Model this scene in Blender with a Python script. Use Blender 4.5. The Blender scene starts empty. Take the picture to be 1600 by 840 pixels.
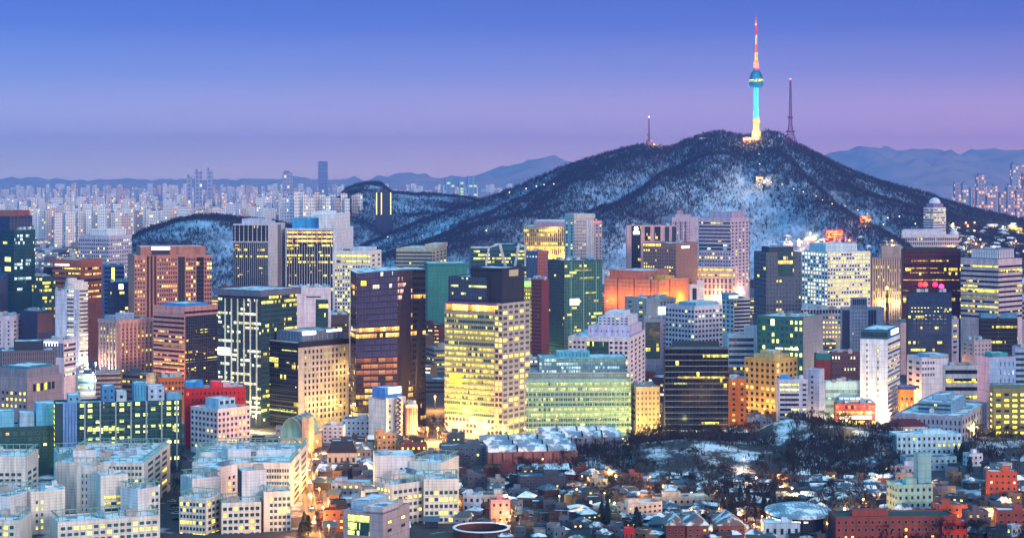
import bpy, math, random
import numpy as np
rnd = random.Random(7)
sc = bpy.context.scene
COL = sc.collection
R = math.radians

# ------------------------------------------------------------------ camera, sky, sun, exposure
F, HC, HY = 3055.0, 172.0, 270.0      # focal length in pixels of the 1600 px wide photo, camera height, horizon row
cam = bpy.data.cameras.new('camera')
cam.sensor_width = 36.0
cam.lens = F / 1600 * 36
cam.shift_y = -(420 - HY) / 1600
cam.clip_start, cam.clip_end = 5.0, 90000.0
co = bpy.data.objects.new('camera', cam)
co.location = (0, 0, HC)
co.rotation_euler = (R(90), 0, 0)
COL.objects.link(co)
sc.camera = co

SUN_EL, SUN_AZ = 9.0, 142.0            # low glow behind the camera, to the right of it (azimuth from +Y towards +X)
w = bpy.data.worlds.new('World')
sc.world = w
w.use_nodes = True
nt = w.node_tree
nt.nodes.clear()
def wn(t, **k):
    n = nt.nodes.new(t)
    for a, b in k.items(): setattr(n, a, b)
    return n
def wl(a, b): nt.links.new(a, b)
tc = wn('ShaderNodeTexCoord')
sep = wn('ShaderNodeSeparateXYZ'); wl(tc.outputs['Generated'], sep.inputs[0])
ramp = wn('ShaderNodeValToRGB')
mr = wn('ShaderNodeMapRange'); mr.inputs[1].default_value = -0.05; mr.inputs[2].default_value = 0.95
wl(sep.outputs[2], mr.inputs[0]); wl(mr.outputs[0], ramp.inputs[0])
SKY = [(0.0, (.30, .22, .40)), (.05, (1.12, .82, .80)), (.075, (.60, .50, .76)), (.10, (.215, .285, .68)), (.125, (.060, .145, .59)),
       (.15, (.020, .088, .50)), (.30, (.04, .30, .60)), (.60, (.06, .44, .74)), (1.0, (.07, .48, .80))]
el = ramp.color_ramp.elements
while len(el) < len(SKY): el.new(.5)
for e, (p, c) in zip(el, SKY): e.position = p; e.color = (*c, 1)
tr = wn('ShaderNodeValToRGB')          # the sky is bluer in the east, more mauve in the west
m2 = wn('ShaderNodeMapRange'); m2.inputs[1].default_value = -.30; m2.inputs[2].default_value = .30
wl(sep.outputs[0], m2.inputs[0]); wl(m2.outputs[0], tr.inputs[0])
tr.color_ramp.elements[0].color = (.72, .98, .98, 1); tr.color_ramp.elements[1].color = (1.08, .76, .80, 1)
mul = wn('ShaderNodeMix', data_type='RGBA', blend_type='MULTIPLY'); mul.inputs[0].default_value = 1
wl(ramp.outputs[0], mul.inputs[6]); wl(tr.outputs[0], mul.inputs[7])
smp = wn('ShaderNodeVectorMath', operation='MULTIPLY'); wl(tc.outputs['Generated'], smp.inputs[0]); smp.inputs[1].default_value = (5, 5, 55)
snz = wn('ShaderNodeTexNoise'); snz.inputs['Scale'].default_value = 1.0; snz.inputs['Detail'].default_value = 4; wl(smp.outputs[0], snz.inputs['Vector'])
smr = wn('ShaderNodeMapRange'); smr.inputs[1].default_value = .3; smr.inputs[2].default_value = .7; smr.inputs[3].default_value = .985; smr.inputs[4].default_value = 1.015; wl(snz.outputs['Fac'], smr.inputs[0])
mul2 = wn('ShaderNodeMix', data_type='RGBA', blend_type='MULTIPLY'); mul2.inputs[0].default_value = 1
wl(mul.outputs[2], mul2.inputs[6]); wl(smr.outputs[0], mul2.inputs[7]); mul = mul2
sd = (math.sin(R(SUN_AZ)) * math.cos(R(SUN_EL)), math.cos(R(SUN_AZ)) * math.cos(R(SUN_EL)), math.sin(R(SUN_EL)))
dot = wn('ShaderNodeVectorMath', operation='DOT_PRODUCT'); wl(tc.outputs['Generated'], dot.inputs[0]); dot.inputs[1].default_value = sd
gr = wn('ShaderNodeValToRGB'); wl(dot.outputs['Value'], gr.inputs[0])
gr.color_ramp.elements[0].position = 0.1; gr.color_ramp.elements[0].color = (0, 0, 0, 1)
gr.color_ramp.elements[1].position = 1.0; gr.color_ramp.elements[1].color = (.86, .74, .68, 1)
add = wn('ShaderNodeMix', data_type='RGBA', blend_type='ADD'); add.inputs[0].default_value = 1
wl(mul.outputs[2], add.inputs[6]); wl(gr.outputs[0], add.inputs[7])
dt2 = wn('ShaderNodeVectorMath', operation='DOT_PRODUCT'); wl(tc.outputs['Generated'], dt2.inputs[0]); dt2.inputs[1].default_value = (-.90, -.25, .35)
cr = wn('ShaderNodeValToRGB'); wl(dt2.outputs['Value'], cr.inputs[0])
cr.color_ramp.elements[0].position = .35; cr.color_ramp.elements[0].color = (0, 0, 0, 1)
cr.color_ramp.elements[1].position = 1.0; cr.color_ramp.elements[1].color = (.05, .50, .84, 1)
ad2 = wn('ShaderNodeMix', data_type='RGBA', blend_type='ADD'); ad2.inputs[0].default_value = 1
wl(add.outputs[2], ad2.inputs[6]); wl(cr.outputs[0], ad2.inputs[7])
bg = wn('ShaderNodeBackground'); wl(ad2.outputs[2], bg.inputs[0]); bg.inputs[1].default_value = 1.0
ns = wn('ShaderNodeTexSky', sky_type='NISHITA', sun_disc=False, sun_elevation=R(2.0), sun_rotation=R(SUN_AZ), air_density=1.2, dust_density=1.0, ozone_density=3.0)
bg2 = wn('ShaderNodeBackground'); wl(ns.outputs[0], bg2.inputs[0]); bg2.inputs[1].default_value = 0.06
ads = wn('ShaderNodeAddShader'); wl(bg.outputs[0], ads.inputs[0]); wl(bg2.outputs[0], ads.inputs[1])
wo = wn('ShaderNodeOutputWorld'); wl(ads.outputs[0], wo.inputs[0])

sl = bpy.data.lights.new('sun', 'SUN')
sl.energy, sl.angle, sl.color = 1.9, R(16), (1.0, .82, .70)
so = bpy.data.objects.new('sun', sl)
so.rotation_euler = (R(90 - SUN_EL), 0, R(180 - SUN_AZ))
COL.objects.link(so)

vs = sc.view_settings
vs.view_transform, vs.look, vs.gamma, vs.exposure = 'Standard', 'None', 1.0, 0.42
vs.use_curve_mapping = False
cy = sc.cycles
cy.max_bounces, cy.diffuse_bounces, cy.glossy_bounces, cy.transmission_bounces, cy.volume_bounces = 4, 2, 2, 2, 0
cy.transparent_max_bounces = 6
cy.caustics_reflective = cy.caustics_refractive = False
cy.sample_clamp_indirect = 3.0
cy.use_denoising = True

# ------------------------------------------------------------------ helpers
def X(px, d): return (px - 800) / F * d
def Z(py, d): return HC - (py - HY) * d / F
def D_of(yb, z=0.0): return F * (HC - z) / (yb - HY)

class MB:
    def __init__(s): s.v, s.f, s.m, s.uv = [], [], [], []
    def face(s, pts, mi=0, uv=None):
        i = len(s.v); s.v += pts; s.f.append(tuple(range(i, i + len(pts)))); s.m.append(mi)
        s.uv += uv if uv else [(p[0] + p[1], p[2]) for p in pts]
    def idx(s, verts, faces, mi=0):
        i = len(s.v); s.v += verts
        for f in faces:
            s.f.append(tuple(i + k for k in f)); s.m.append(mi)
            s.uv += [(verts[k][0] + verts[k][1], verts[k][2]) for k in f]
    def box(s, x0, x1, y0, y1, z0, z1, mi=0, top=None):
        v = [(x0, y0, z0), (x1, y0, z0), (x1, y1, z0), (x0, y1, z0), (x0, y0, z1), (x1, y0, z1), (x1, y1, z1), (x0, y1, z1)]
        s.idx(v, [(0, 1, 5, 4), (1, 2, 6, 5), (2, 3, 7, 6), (3, 0, 4, 7), (0, 3, 2, 1)], mi)
        i = len(s.v) - 8
        s.f.append((i + 4, i + 5, i + 6, i + 7)); s.m.append(mi if top is None else top); s.uv += [(v[k][0], v[k][1]) for k in (4, 5, 6, 7)]
    def tube(s, p0, p1, r0, r1, n=6, mi=0, cap=True):
        a, b = np.array(p0, float), np.array(p1, float)
        t = b - a; L = np.linalg.norm(t) or 1; t = t / L
        u = np.cross(t, (0, 0, 1) if abs(t[2]) < .9 else (1, 0, 0)); u /= np.linalg.norm(u); q = np.cross(t, u)
        vs_ = []
        for c, r in ((a, r0), (b, r1)):
            for k in range(n):
                g = 2 * math.pi * k / n
                vs_.append(tuple(c + r * (math.cos(g) * u + math.sin(g) * q)))
        fs = [(k, (k + 1) % n, n + (k + 1) % n, n + k) for k in range(n)]
        if cap: fs += [tuple(range(n, 2 * n)), tuple(range(n - 1, -1, -1))]
        s.idx(vs_, fs, mi)
    def lathe(s, prof, n=20, mi=0, cx=0, cy=0):
        vs_ = []
        for r, z in prof:
            for k in range(n):
                g = 2 * math.pi * k / n
                vs_.append((cx + r * math.cos(g), cy + r * math.sin(g), z))
        fs = []
        for j in range(len(prof) - 1):
            fs += [(j * n + k, j * n + (k + 1) % n, (j + 1) * n + (k + 1) % n, (j + 1) * n + k) for k in range(n)]
        fs.append(tuple((len(prof) - 1) * n + k for k in range(n)))
        s.idx(vs_, fs, mi)
    def mesh(s, name, mats, smooth=False):
        me = bpy.data.meshes.new(name)
        me.from_pydata(s.v, [], s.f)
        for m in mats: me.materials.append(m)
        me.polygons.foreach_set('material_index', s.m)
        if smooth: me.polygons.foreach_set('use_smooth', [True] * len(s.f))
        ul = me.uv_layers.new(name='UVMap')
        ul.data.foreach_set('uv', [c for p in s.uv for c in p])
        me.update()
        return me
def ob(name, me, parent=None, loc=(0, 0, 0), rz=0.0, sc_=None):
    o = bpy.data.objects.new(name, me)
    o.location = loc; o.rotation_euler = (0, 0, rz)
    if sc_: o.scale = sc_
    if parent: o.parent = parent
    COL.objects.link(o)
    return o
def tag(o, label=None, cat=None, group=None, kind=None):
    if label: o['label'] = label
    if cat: o['category'] = cat
    if group: o['group'] = group
    if kind: o['kind'] = kind
    return o
OCC, TAKEN = [], []
LAND = []                               # landmarks other labels can point to: (px, py, phrase)
def thing(name, label, cat, loc, rz=0.0, group=None):
    o = ob(name, None, None, loc, rz); o.empty_display_size = 3
    return tag(o, label, cat, group)

# ------------------------------------------------------------------ materials
MC = {}
def newmat(name):
    m = bpy.data.materials.new(name); m.use_nodes = True
    t = m.node_tree; t.nodes.clear()
    out = t.nodes.new('ShaderNodeOutputMaterial'); p = t.nodes.new('ShaderNodeBsdfPrincipled')
    t.links.new(p.outputs[0], out.inputs[0])
    m.cycles.emission_sampling = 'NONE'
    return m, t, p
class NT:
    def __init__(s, t): s.t = t
    def n(s, ty, **k):
        x = s.t.nodes.new(ty)
        for a, b in k.items(): setattr(x, a, b)
        return x
    def put(s, sock, v):
        if isinstance(v, (int, float)): sock.default_value = v
        elif isinstance(v, tuple): sock.default_value = v if len(v) == len(sock.default_value) else (*v, 1)
        else: s.t.links.new(v, sock)
    def m(s, op, a, b=0.0, c=None):
        x = s.n('ShaderNodeMath', operation=op); s.put(x.inputs[0], a); s.put(x.inputs[1], b)
        if c is not None: s.put(x.inputs[2], c)
        return x.outputs[0]
    def mix(s, f, a, b, bt='MIX'):
        x = s.n('ShaderNodeMix', data_type='RGBA', blend_type=bt); s.put(x.inputs[0], f); s.put(x.inputs[6], a); s.put(x.inputs[7], b)
        return x.outputs[2]
    def vec(s, a, b, c=0.0):
        x = s.n('ShaderNodeCombineXYZ'); s.put(x.inputs[0], a); s.put(x.inputs[1], b); s.put(x.inputs[2], c); return x.outputs[0]
    def noise(s, v, scale, det=2.0, dim='3D'):
        x = s.n('ShaderNodeTexNoise', noise_dimensions=dim); x.inputs['Scale'].default_value = scale; x.inputs['Detail'].default_value = det
        if v is not None: s.t.links.new(v, x.inputs['Vector'])
        return x.outputs['Fac']
    def white(s, v):
        x = s.n('ShaderNodeTexWhiteNoise', noise_dimensions='3D'); s.t.links.new(v, x.inputs['Vector']); return x.outputs['Value']
    def rng(s, v, a, b, c=0.0, d=1.0):
        x = s.n('ShaderNodeMapRange'); s.put(x.inputs[0], v)
        for i, q in enumerate((a, b, c, d)): x.inputs[i + 1].default_value = q
        return x.outputs[0]
    def scale(s, v, k):
        x = s.n('ShaderNodeVectorMath', operation='MULTIPLY'); s.t.links.new(v, x.inputs[0]); x.inputs[1].default_value = k; return x.outputs[0]

def wall(c, rough=.75, tile=None, metal=0.0):
    lu = sum(c) / 3
    c = tuple(min(.85, max(.003, lu + (x - lu) * 1.4)) ** 1.42 for x in c)
    key = ('w', tuple(round(x, 3) for x in c), rough, tile, metal)
    if key in MC: return MC[key]
    m, t, p = newmat('wall_paint'); q = NT(t)
    oc = q.n('ShaderNodeTexCoord').outputs['Object']
    n1 = q.noise(q.scale(oc, (1, 1, .25)), .35, 4)
    n2 = q.noise(q.scale(oc, (1, 1, .06)), 1.3, 2)
    f = q.m('ADD', q.rng(n1, .3, .7, .70, 1.10), q.rng(n2, .35, .7, -.15, .08))
    col = q.mix(1.0, (*c, 1), q.vec(f, f, f), 'MULTIPLY')
    if not tile and rough > .55:
        uv = q.n('ShaderNodeSeparateXYZ'); t.links.new(q.n('ShaderNodeUVMap').outputs[0], uv.inputs[0])
        a = q.m('LESS_THAN', q.m('FRACT', q.m('DIVIDE', uv.outputs[0], 5.2)), .035)
        b = q.m('LESS_THAN', q.m('FRACT', q.m('DIVIDE', uv.outputs[1], 3.7)), .07)
        col = q.mix(q.m('MULTIPLY', q.m('MAXIMUM', a, b), .38), col, (.03, .03, .04, 1))
    if tile:
        uv = q.n('ShaderNodeSeparateXYZ'); t.links.new(q.n('ShaderNodeUVMap').outputs[0], uv.inputs[0])
        a = q.m('LESS_THAN', q.m('FRACT', q.m('DIVIDE', uv.outputs[0], tile[0])), tile[2] / tile[0])
        b = q.m('LESS_THAN', q.m('FRACT', q.m('DIVIDE', uv.outputs[1], tile[1])), tile[2] / tile[1])
        col = q.mix(q.m('MULTIPLY', q.m('MAXIMUM', a, b), .45), col, (.12, .12, .14, 1))
    q.put(p.inputs['Base Color'], col)
    p.inputs['Roughness'].default_value = rough; p.inputs['Metallic'].default_value = metal
    MC[key] = m
    return m
def snow(dark=(.16, .17, .18), amt=.5):
    key = ('s', dark, amt)
    if key in MC: return MC[key]
    m, t, p = newmat('snowy_roof'); q = NT(t)
    oc = q.n('ShaderNodeNewGeometry').outputs['Position']
    f = q.m('ADD', q.noise(oc, .16, 4), q.m('MULTIPLY', q.noise(oc, .9, 2), .25))
    k = q.rng(f, .78 - amt * .5, .90 - amt * .5)
    q.put(p.inputs['Base Color'], q.mix(k, (*dark, 1), (.78, .80, .82, 1)))
    p.inputs['Roughness'].default_value = .8
    MC[key] = m
    return m
PAL = {'f': ((1.0, .20, .05), (1.0, .38, .10)), 'k': ((1.0, .45, .35), (1.0, .70, .55)), 'y': ((1.0, .68, .03), (.95, .90, .14)), 'w': ((1.0, .88, .42), (.92, 1.0, .72)), 'o': ((1.0, .42, .06), (1.0, .66, .16)),
       'r': ((1.0, .10, .06), (1.0, .25, .08)), 'g': ((.72, .92, .12), (1.0, .88, .25)), 'c': ((.55, .95, 1.0), (.9, 1.0, 1.0))}
GL = {k: tuple(x * .55 for x in v) for k, v in {'teal': (.012, .075, .085), 'dark': (.010, .016, .030), 'black': (.005, .007, .012), 'blue': (.012, .05, .14), 'grey': (.06, .08, .10),
      'bronze': (.045, .022, .020), 'green': (.02, .10, .08), 'violet': (.045, .045, .12), 'brown': (.05, .025, .02), 'ice': (.18, .30, .34), 'red': (.10, .006, .014)}.items()}
Zq = {0: 9, .01: 2.3, .02: 2.05, .03: 1.88, .05: 1.64, .08: 1.4, .1: 1.28, .12: 1.17, .15: 1.04, .2: .84, .25: .67, .3: .52, .35: .39, .4: .25, .5: 0, .55: -.13, .6: -.25, .65: -.39, .7: -.52, .75: -.67, .8: -.84, .85: -1.04, .9: -1.28, 1: -9}
def zq(l): return Zq[min(Zq, key=lambda k: abs(k - l))]
def glaz(gl='teal', lit=.1, pal='y', sp=2.0, S=1.0, mul=(.05, .055, .065), mw=.10, spread=1.0):
    key = ('g', gl, lit, pal, sp, S, mul, mw, spread)
    if key in MC: return MC[key]
    m, t, p = newmat('glazing'); q = NT(t)
    uv = q.n('ShaderNodeSeparateXYZ'); t.links.new(q.n('ShaderNodeUVMap').outputs[0], uv.inputs[0])
    u, v = uv.outputs[0], q.m('FRACT', uv.outputs[1])
    oi = q.n('ShaderNodeObjectInfo').outputs['Random']
    us = q.m('DIVIDE', u, sp); cell = q.m('FLOOR', us); fx = q.m('FRACT', us)
    oi = q.m('FRACT', q.m('ADD', oi, q.m('MULTIPLY', q.m('FLOOR', uv.outputs[1]), .377)))
    w1 = q.white(q.vec(cell, q.m('MULTIPLY', oi, 977.0), 1.5))
    w2 = q.white(q.vec(cell, q.m('MULTIPLY', oi, 977.0), 7.5))
    w3 = q.white(q.vec(q.m('MULTIPLY', oi, 977.0), 3.3, 9.5))
    cl = q.noise(q.vec(q.m('MULTIPLY', u, .05), q.m('MULTIPLY', oi, 311.0), 0), 1.0, 1)
    s_ = q.m('ADD', q.m('ADD', q.m('MULTIPLY', q.m('SUBTRACT', cl, .5), 1.1 * spread), q.m('MULTIPLY', w1, .26)), q.m('MULTIPLY', w3, .42))
    lt = q.m('GREATER_THAN', s_, .30 + .185 * zq(lit)); S = S * 1.8
    mull = q.m('MAXIMUM', q.m('LESS_THAN', fx, mw), q.m('MAXIMUM', q.m('LESS_THAN', v, .07), q.m('GREATER_THAN', v, .93)))
    inter = q.noise(q.vec(q.m('MULTIPLY', u, .9), q.m('MULTIPLY', v, 3.0), q.m('MULTIPLY', oi, 99.0)), 1.4, 2)
    br = q.m('MULTIPLY', q.m('MULTIPLY', q.rng(w2, 0, 1, .35, 1.25), q.rng(v, 0, 1, .45, 1.35)), q.rng(inter, .3, .7, .45, 1.3))
    st = q.m('MULTIPLY', q.m('MULTIPLY', lt, br), q.m('MULTIPLY', q.m('SUBTRACT', 1.0, mull), S))
    A, B = PAL[pal]
    g = GL[gl]
    gv = q.mix(q.rng(w1, 0, 1, 0, .55), (*g, 1), tuple(min(1, x * 2.2 + .004) for x in g) + (1,))
    q.put(p.inputs['Base Color'], q.mix(mull, gv, (*mul, 1)))
    q.put(p.inputs['Roughness'], q.m('ADD', q.m('MULTIPLY', mull, .5), .12))
    p.inputs['Specular IOR Level'].default_value = .22
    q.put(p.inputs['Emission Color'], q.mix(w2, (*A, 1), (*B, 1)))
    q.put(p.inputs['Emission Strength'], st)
    MC[key] = m
    return m
def pane(lit, pal='y', gl='dark', S=1.0):
    key = ('p', lit, pal, gl, S)
    if key in MC: return MC[key]
    m, t, p = newmat('window_glass'); q = NT(t)
    oi = q.n('ShaderNodeObjectInfo').outputs['Random']
    gp = q.n('ShaderNodeNewGeometry').outputs['Position']
    g = GL[gl]
    wv = q.white(q.vec(q.m('MULTIPLY', oi, 517.0), 2.0, 5.0))
    q.put(p.inputs['Base Color'], q.mix(wv, (*g, 1), tuple(min(1, x * 2.5 + .01) for x in g) + (1,)))
    p.inputs['Roughness'].default_value = .12; p.inputs['Specular IOR Level'].default_value = .22
    if lit:
        A, B = PAL[pal]
        cl = q.noise(q.scale(gp, (.13, .13, .22)), 1.0, 0)
        nn = q.noise(q.scale(gp, (1, 1, .7)), 1.3, 2)
        us = q.n('ShaderNodeSeparateXYZ'); t.links.new(q.n('ShaderNodeUVMap').outputs[0], us.inputs[0])
        w7 = q.white(q.vec(q.m('MULTIPLY', oi, 313.0), q.m('FLOOR', q.m('DIVIDE', us.outputs[0], 1.001)), 8.0))
        bl = q.m('GREATER_THAN', q.m('FRACT', us.outputs[1]), q.m('ADD', .25, w7))
        ceil = q.m('MULTIPLY', q.m('GREATER_THAN', q.m('FRACT', us.outputs[1]), .62), .5)
        mid = q.m('LESS_THAN', q.m('ABSOLUTE', q.m('SUBTRACT', q.m('FRACT', us.outputs[0]), .5)), .05)
        nn = q.m('MULTIPLY', q.m('MULTIPLY', nn, q.m('ADD', 1.0, ceil)), q.m('MULTIPLY', q.m('SUBTRACT', 1.0, q.m('MULTIPLY', bl, .5)), q.m('SUBTRACT', 1.0, q.m('MULTIPLY', mid, .8))))
        q.put(p.inputs['Emission Color'], q.mix(wv, (*A, 1), (*B, 1)))
        q.put(p.inputs['Emission Strength'], q.m('MULTIPLY', q.m('MULTIPLY', q.rng(nn, .3, .7, .45, 1.35), q.rng(cl, .3, .7, .5, 1.3)), S))
    MC[key] = m
    return m
def glow(c, s):
    key = ('e', c, s)
    if key in MC: return MC[key]
    m, t, p = newmat('lit_surface')
    p.inputs['Base Color'].default_value = (*[min(1, x) * .8 for x in c], 1)
    p.inputs['Emission Color'].default_value = (*c, 1); p.inputs['Emission Strength'].default_value = s
    MC[key] = m
    return m
STEEL = wall((.22, .23, .25), .5)
DKGREY = wall((.07, .075, .085), .6)
WHITE = wall((.74, .73, .72), .7)

# ------------------------------------------------------------------ facade features; y in photo rows, u in fractions of the face
def G(p, c, lit=.15, ww=.55, hh=.55, pal='y', y=None, u=(0, 1), gl='dark', S=2.2, fr=(.30, .30, .31)): return dict(t='g', p=p, c=c, lit=lit, ww=ww, hh=hh, pal=pal, y=y, u=u, gl=gl, S=S, fr=fr)
def Bd(p, lit=.1, hh=.62, gl='teal', sp=2.0, pal='y', y=None, u=(0, 1), S=1.0, mul=(.05, .055, .065), mw=.1, spread=1.0): return dict(t='b', p=p, lit=lit, hh=hh, gl=gl, sp=sp, pal=pal, y=y, u=u, S=S, mul=mul, mw=mw, spread=spread)
def Fn(n, w=.6, dep=.5, col=(.6, .6, .6), y=None, u=(0, 1), name='fin'): return dict(t='f', n=n, w=w, dep=dep, col=col, y=y, u=u, name=name)
def Pl(col, y, u=(0, 1), dep=.25, em=0, name='panel', mat=None): return dict(t='p', col=col, y=y, u=u, dep=dep, em=em, name=name, mat=mat)
def Ln(p, col=(.6, .6, .6), h=.5, dep=.3, y=None, u=(0, 1)): return dict(t='l', p=p, col=col, h=h, dep=dep, y=y, u=u)

WIN = {}
def winmesh(w, h, lit, pal, gl, S, fr):
    key = (round(w, 1), round(h, 1), lit, pal if lit else '', gl, S if lit else 0, fr)
    if key in WIN: return WIN[key]
    w, h = key[0] or .2, key[1] or .2
    b = MB(); t = min(.14, w * .1); o, i = .14, .05
    x, z = w / 2, h / 2
    O = [(-x, -o, -z), (x, -o, -z), (x, -o, z), (-x, -o, z)]
    I = [(-x + t, -o, -z + t), (x - t, -o, -z + t), (x - t, -o, z - t), (-x + t, -o, z - t)]
    P = [(a, -i, c) for a, _, c in I]
    K = [(a, .06, c) for a, _, c in O]
    vs_ = O + I + P + K
    fs = [(k, (k + 1) % 4, 4 + (k + 1) % 4, 4 + k) for k in range(4)] + [(4 + k, 4 + (k + 1) % 4, 8 + (k + 1) % 4, 8 + k) for k in range(4)] + [(12 + k, 12 + (k + 1) % 4, (k + 1) % 4, k) for k in range(4)]
    b.idx(vs_, fs, 0); n = len(b.v)
    b.f.append((n - 8, n - 7, n - 6, n - 5)); b.m.append(1); b.uv += [(0, 0), (1, 0), (1, 1), (0, 1)]
    WIN[key] = b.mesh('window', [wall(fr), pane(lit, pal, gl, S)])
    return WIN[key]

WCAP = 100
def facade(T, par, chain, z0, z1, feats, d, cnt, base=(0, 0, 0, 0)):
    """features on the wall chain [(x,y),(x,y),...] in the local frame of par"""
    pts = [np.array(p, float) for p in chain]
    seg = [pts[i + 1] - pts[i] for i in range(len(pts) - 1)]
    ln = [float(np.linalg.norm(s)) for s in seg]
    Ltot = sum(ln)
    cum = [0]
    for l in ln: cum.append(cum[-1] + l)
    def at(u):
        u = min(max(u, 0), Ltot - 1e-4)
        i = max(k for k in range(len(ln)) if cum[k] <= u)
        e = seg[i] / ln[i]
        return pts[i] + e * (u - cum[i]), e, np.array((e[1], -e[0]))
    def zy(py): return Z(py, d) - base[2]
    m = d / F
    for f in feats:
        ya, yb = f.get('y') or (None, None)
        zt = z1 - .9 if ya is None else min(zy(ya), z1)
        zb = z0 + .5 if yb is None else max(zy(yb), z0)
        if zt - zb < .5: continue
        U0, U1 = f['u'][0] * Ltot, f['u'][1] * Ltot
        k = f['t']
        if k in 'gbl':
            pm = f['p'] * m
            n = max(1, round((zt - zb) / pm)); pm = (zt - zb) / n
        if k == 'g':
            cw = (U1 - U0) / f['c']; w_, h_ = cw * f['ww'], pm * f['hh']
            for r in range(n):
                zc = zt - (r + .5) * pm
                hot = rnd.random() < f['lit'] * .7
                run = 0
                for c in range(f['c']):
                    p, e, nn = at(U0 + (c + .5) * cw)
                    pr = f['lit'] * .8 + (.5 if hot else 0) + (.3 if run else 0) * (f['lit'] > 0)
                    lit = rnd.random() < (f['lit'] if f['lit'] > .6 else pr * .75)
                    run = lit
                    if cnt[0] < WCAP:
                        cnt[0] += 1
                        ob('window', winmesh(w_, h_, lit, f['pal'], f['gl'], f['S'], f['fr']), par, (p[0], p[1], zc), math.atan2(e[1], e[0]))
                    else:
                        b = cnt[1].setdefault(par.name, (par, MB(), []))
                        ms = b[2]
                        mt = pane(lit, f['pal'], f['gl'], f['S'])
                        if mt not in ms: ms.append(mt)
                        q = p + nn * .08
                        A, B_ = q - e * w_ / 2, q + e * w_ / 2
                        b[1].face([(A[0], A[1], zc - h_ / 2), (B_[0], B_[1], zc - h_ / 2), (B_[0], B_[1], zc + h_ / 2), (A[0], A[1], zc + h_ / 2)], ms.index(mt), [(cnt[0] * 1.001, 0), (cnt[0] * 1.001 + 1, 0), (cnt[0] * 1.001 + 1, 1), (cnt[0] * 1.001, 1)])
        elif k == 'b':
            mt = glaz(f['gl'], f['lit'], f['pal'], f['sp'], f['S'], f['mul'], f['mw'], f['spread'])
            h_ = pm * f['hh']
            b = MB()
            us = [U0] + [c for c in cum[1:-1] if U0 < c < U1] + [U1]
            off = .12
            for a0, a1 in zip(us, us[1:]):
                pa, e, nn = at(a0 + 1e-3); pb = pa + e * (a1 - a0)
                qa, qb = pa + nn * off, pb + nn * off
                lo, hi = -h_ / 2, h_ / 2
                b.face([(qa[0], qa[1], lo), (qb[0], qb[1], lo), (qb[0], qb[1], hi), (qa[0], qa[1], hi)], 0, [(a0, 0), (a1, 0), (a1, 1), (a0, 1)])
                b.face([(qa[0], qa[1], hi), (qb[0], qb[1], hi), (pb[0], pb[1], hi), (pa[0], pa[1], hi)], 0, [(0, 0)] * 4)
                b.face([(pa[0], pa[1], lo), (pb[0], pb[1], lo), (qb[0], qb[1], lo), (qa[0], qa[1], lo)], 0, [(0, 0)] * 4)
            me = b.mesh('window_band', [mt])
            for r in range(n): ob('window_band', me, par, (0, 0, zt - (r + .5) * pm))
        elif k == 'f':
            mt = wall(f['col'])
            b = MB(); b.box(-f['w'] / 2, f['w'] / 2, -f['dep'], .05, 0, zt - zb)
            me = b.mesh(f['name'], [mt])
            for j in range(f['n']):
                p, e, nn = at(U0 + (U1 - U0) * (j + .5) / f['n'])
                ob(f['name'], me, par, (p[0], p[1], zb), math.atan2(e[1], e[0]))
        elif k == 'l':
            b = MB()
            us = [U0] + [c for c in cum[1:-1] if U0 < c < U1] + [U1]
            for a0, a1 in zip(us, us[1:]):
                pa, e, nn = at(a0 + 1e-3); pb = pa + e * (a1 - a0); qa, qb = pa + nn * f['dep'], pb + nn * f['dep']; h = f['h'] / 2
                b.idx([(qa[0], qa[1], -h), (qb[0], qb[1], -h), (qb[0], qb[1], h), (qa[0], qa[1], h), (pa[0], pa[1], -h), (pb[0], pb[1], -h), (pb[0], pb[1], h), (pa[0], pa[1], h)],
                      [(0, 1, 2, 3), (3, 2, 6, 7), (4, 5, 1, 0), (4, 0, 3, 7), (1, 5, 6, 2)])
            me = b.mesh('ledge', [wall(f['col'])])
            for r in range(n): ob('ledge', me, par, (0, 0, zt - r * pm))
        elif k == 'p':
            mt = f['mat'] or (glow(f['col'], f['em']) if f['em'] else wall(f['col']))
            p, e, nn = at((U0 + U1) / 2)
            b = MB(); b.box(-(U1 - U0) / 2, (U1 - U0) / 2, -f['dep'], .05, zb, zt)
            if f['mat']: b.uv = [(a_, (c_ - zt) / (5.0 * m if m * 5 > 3 else 3.6) + 60) for a_, c_ in b.uv]
            ob(f['name'], b.mesh(f['name'], [mt]), par, (p[0], p[1], 0), math.atan2(e[1], e[0]))

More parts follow.
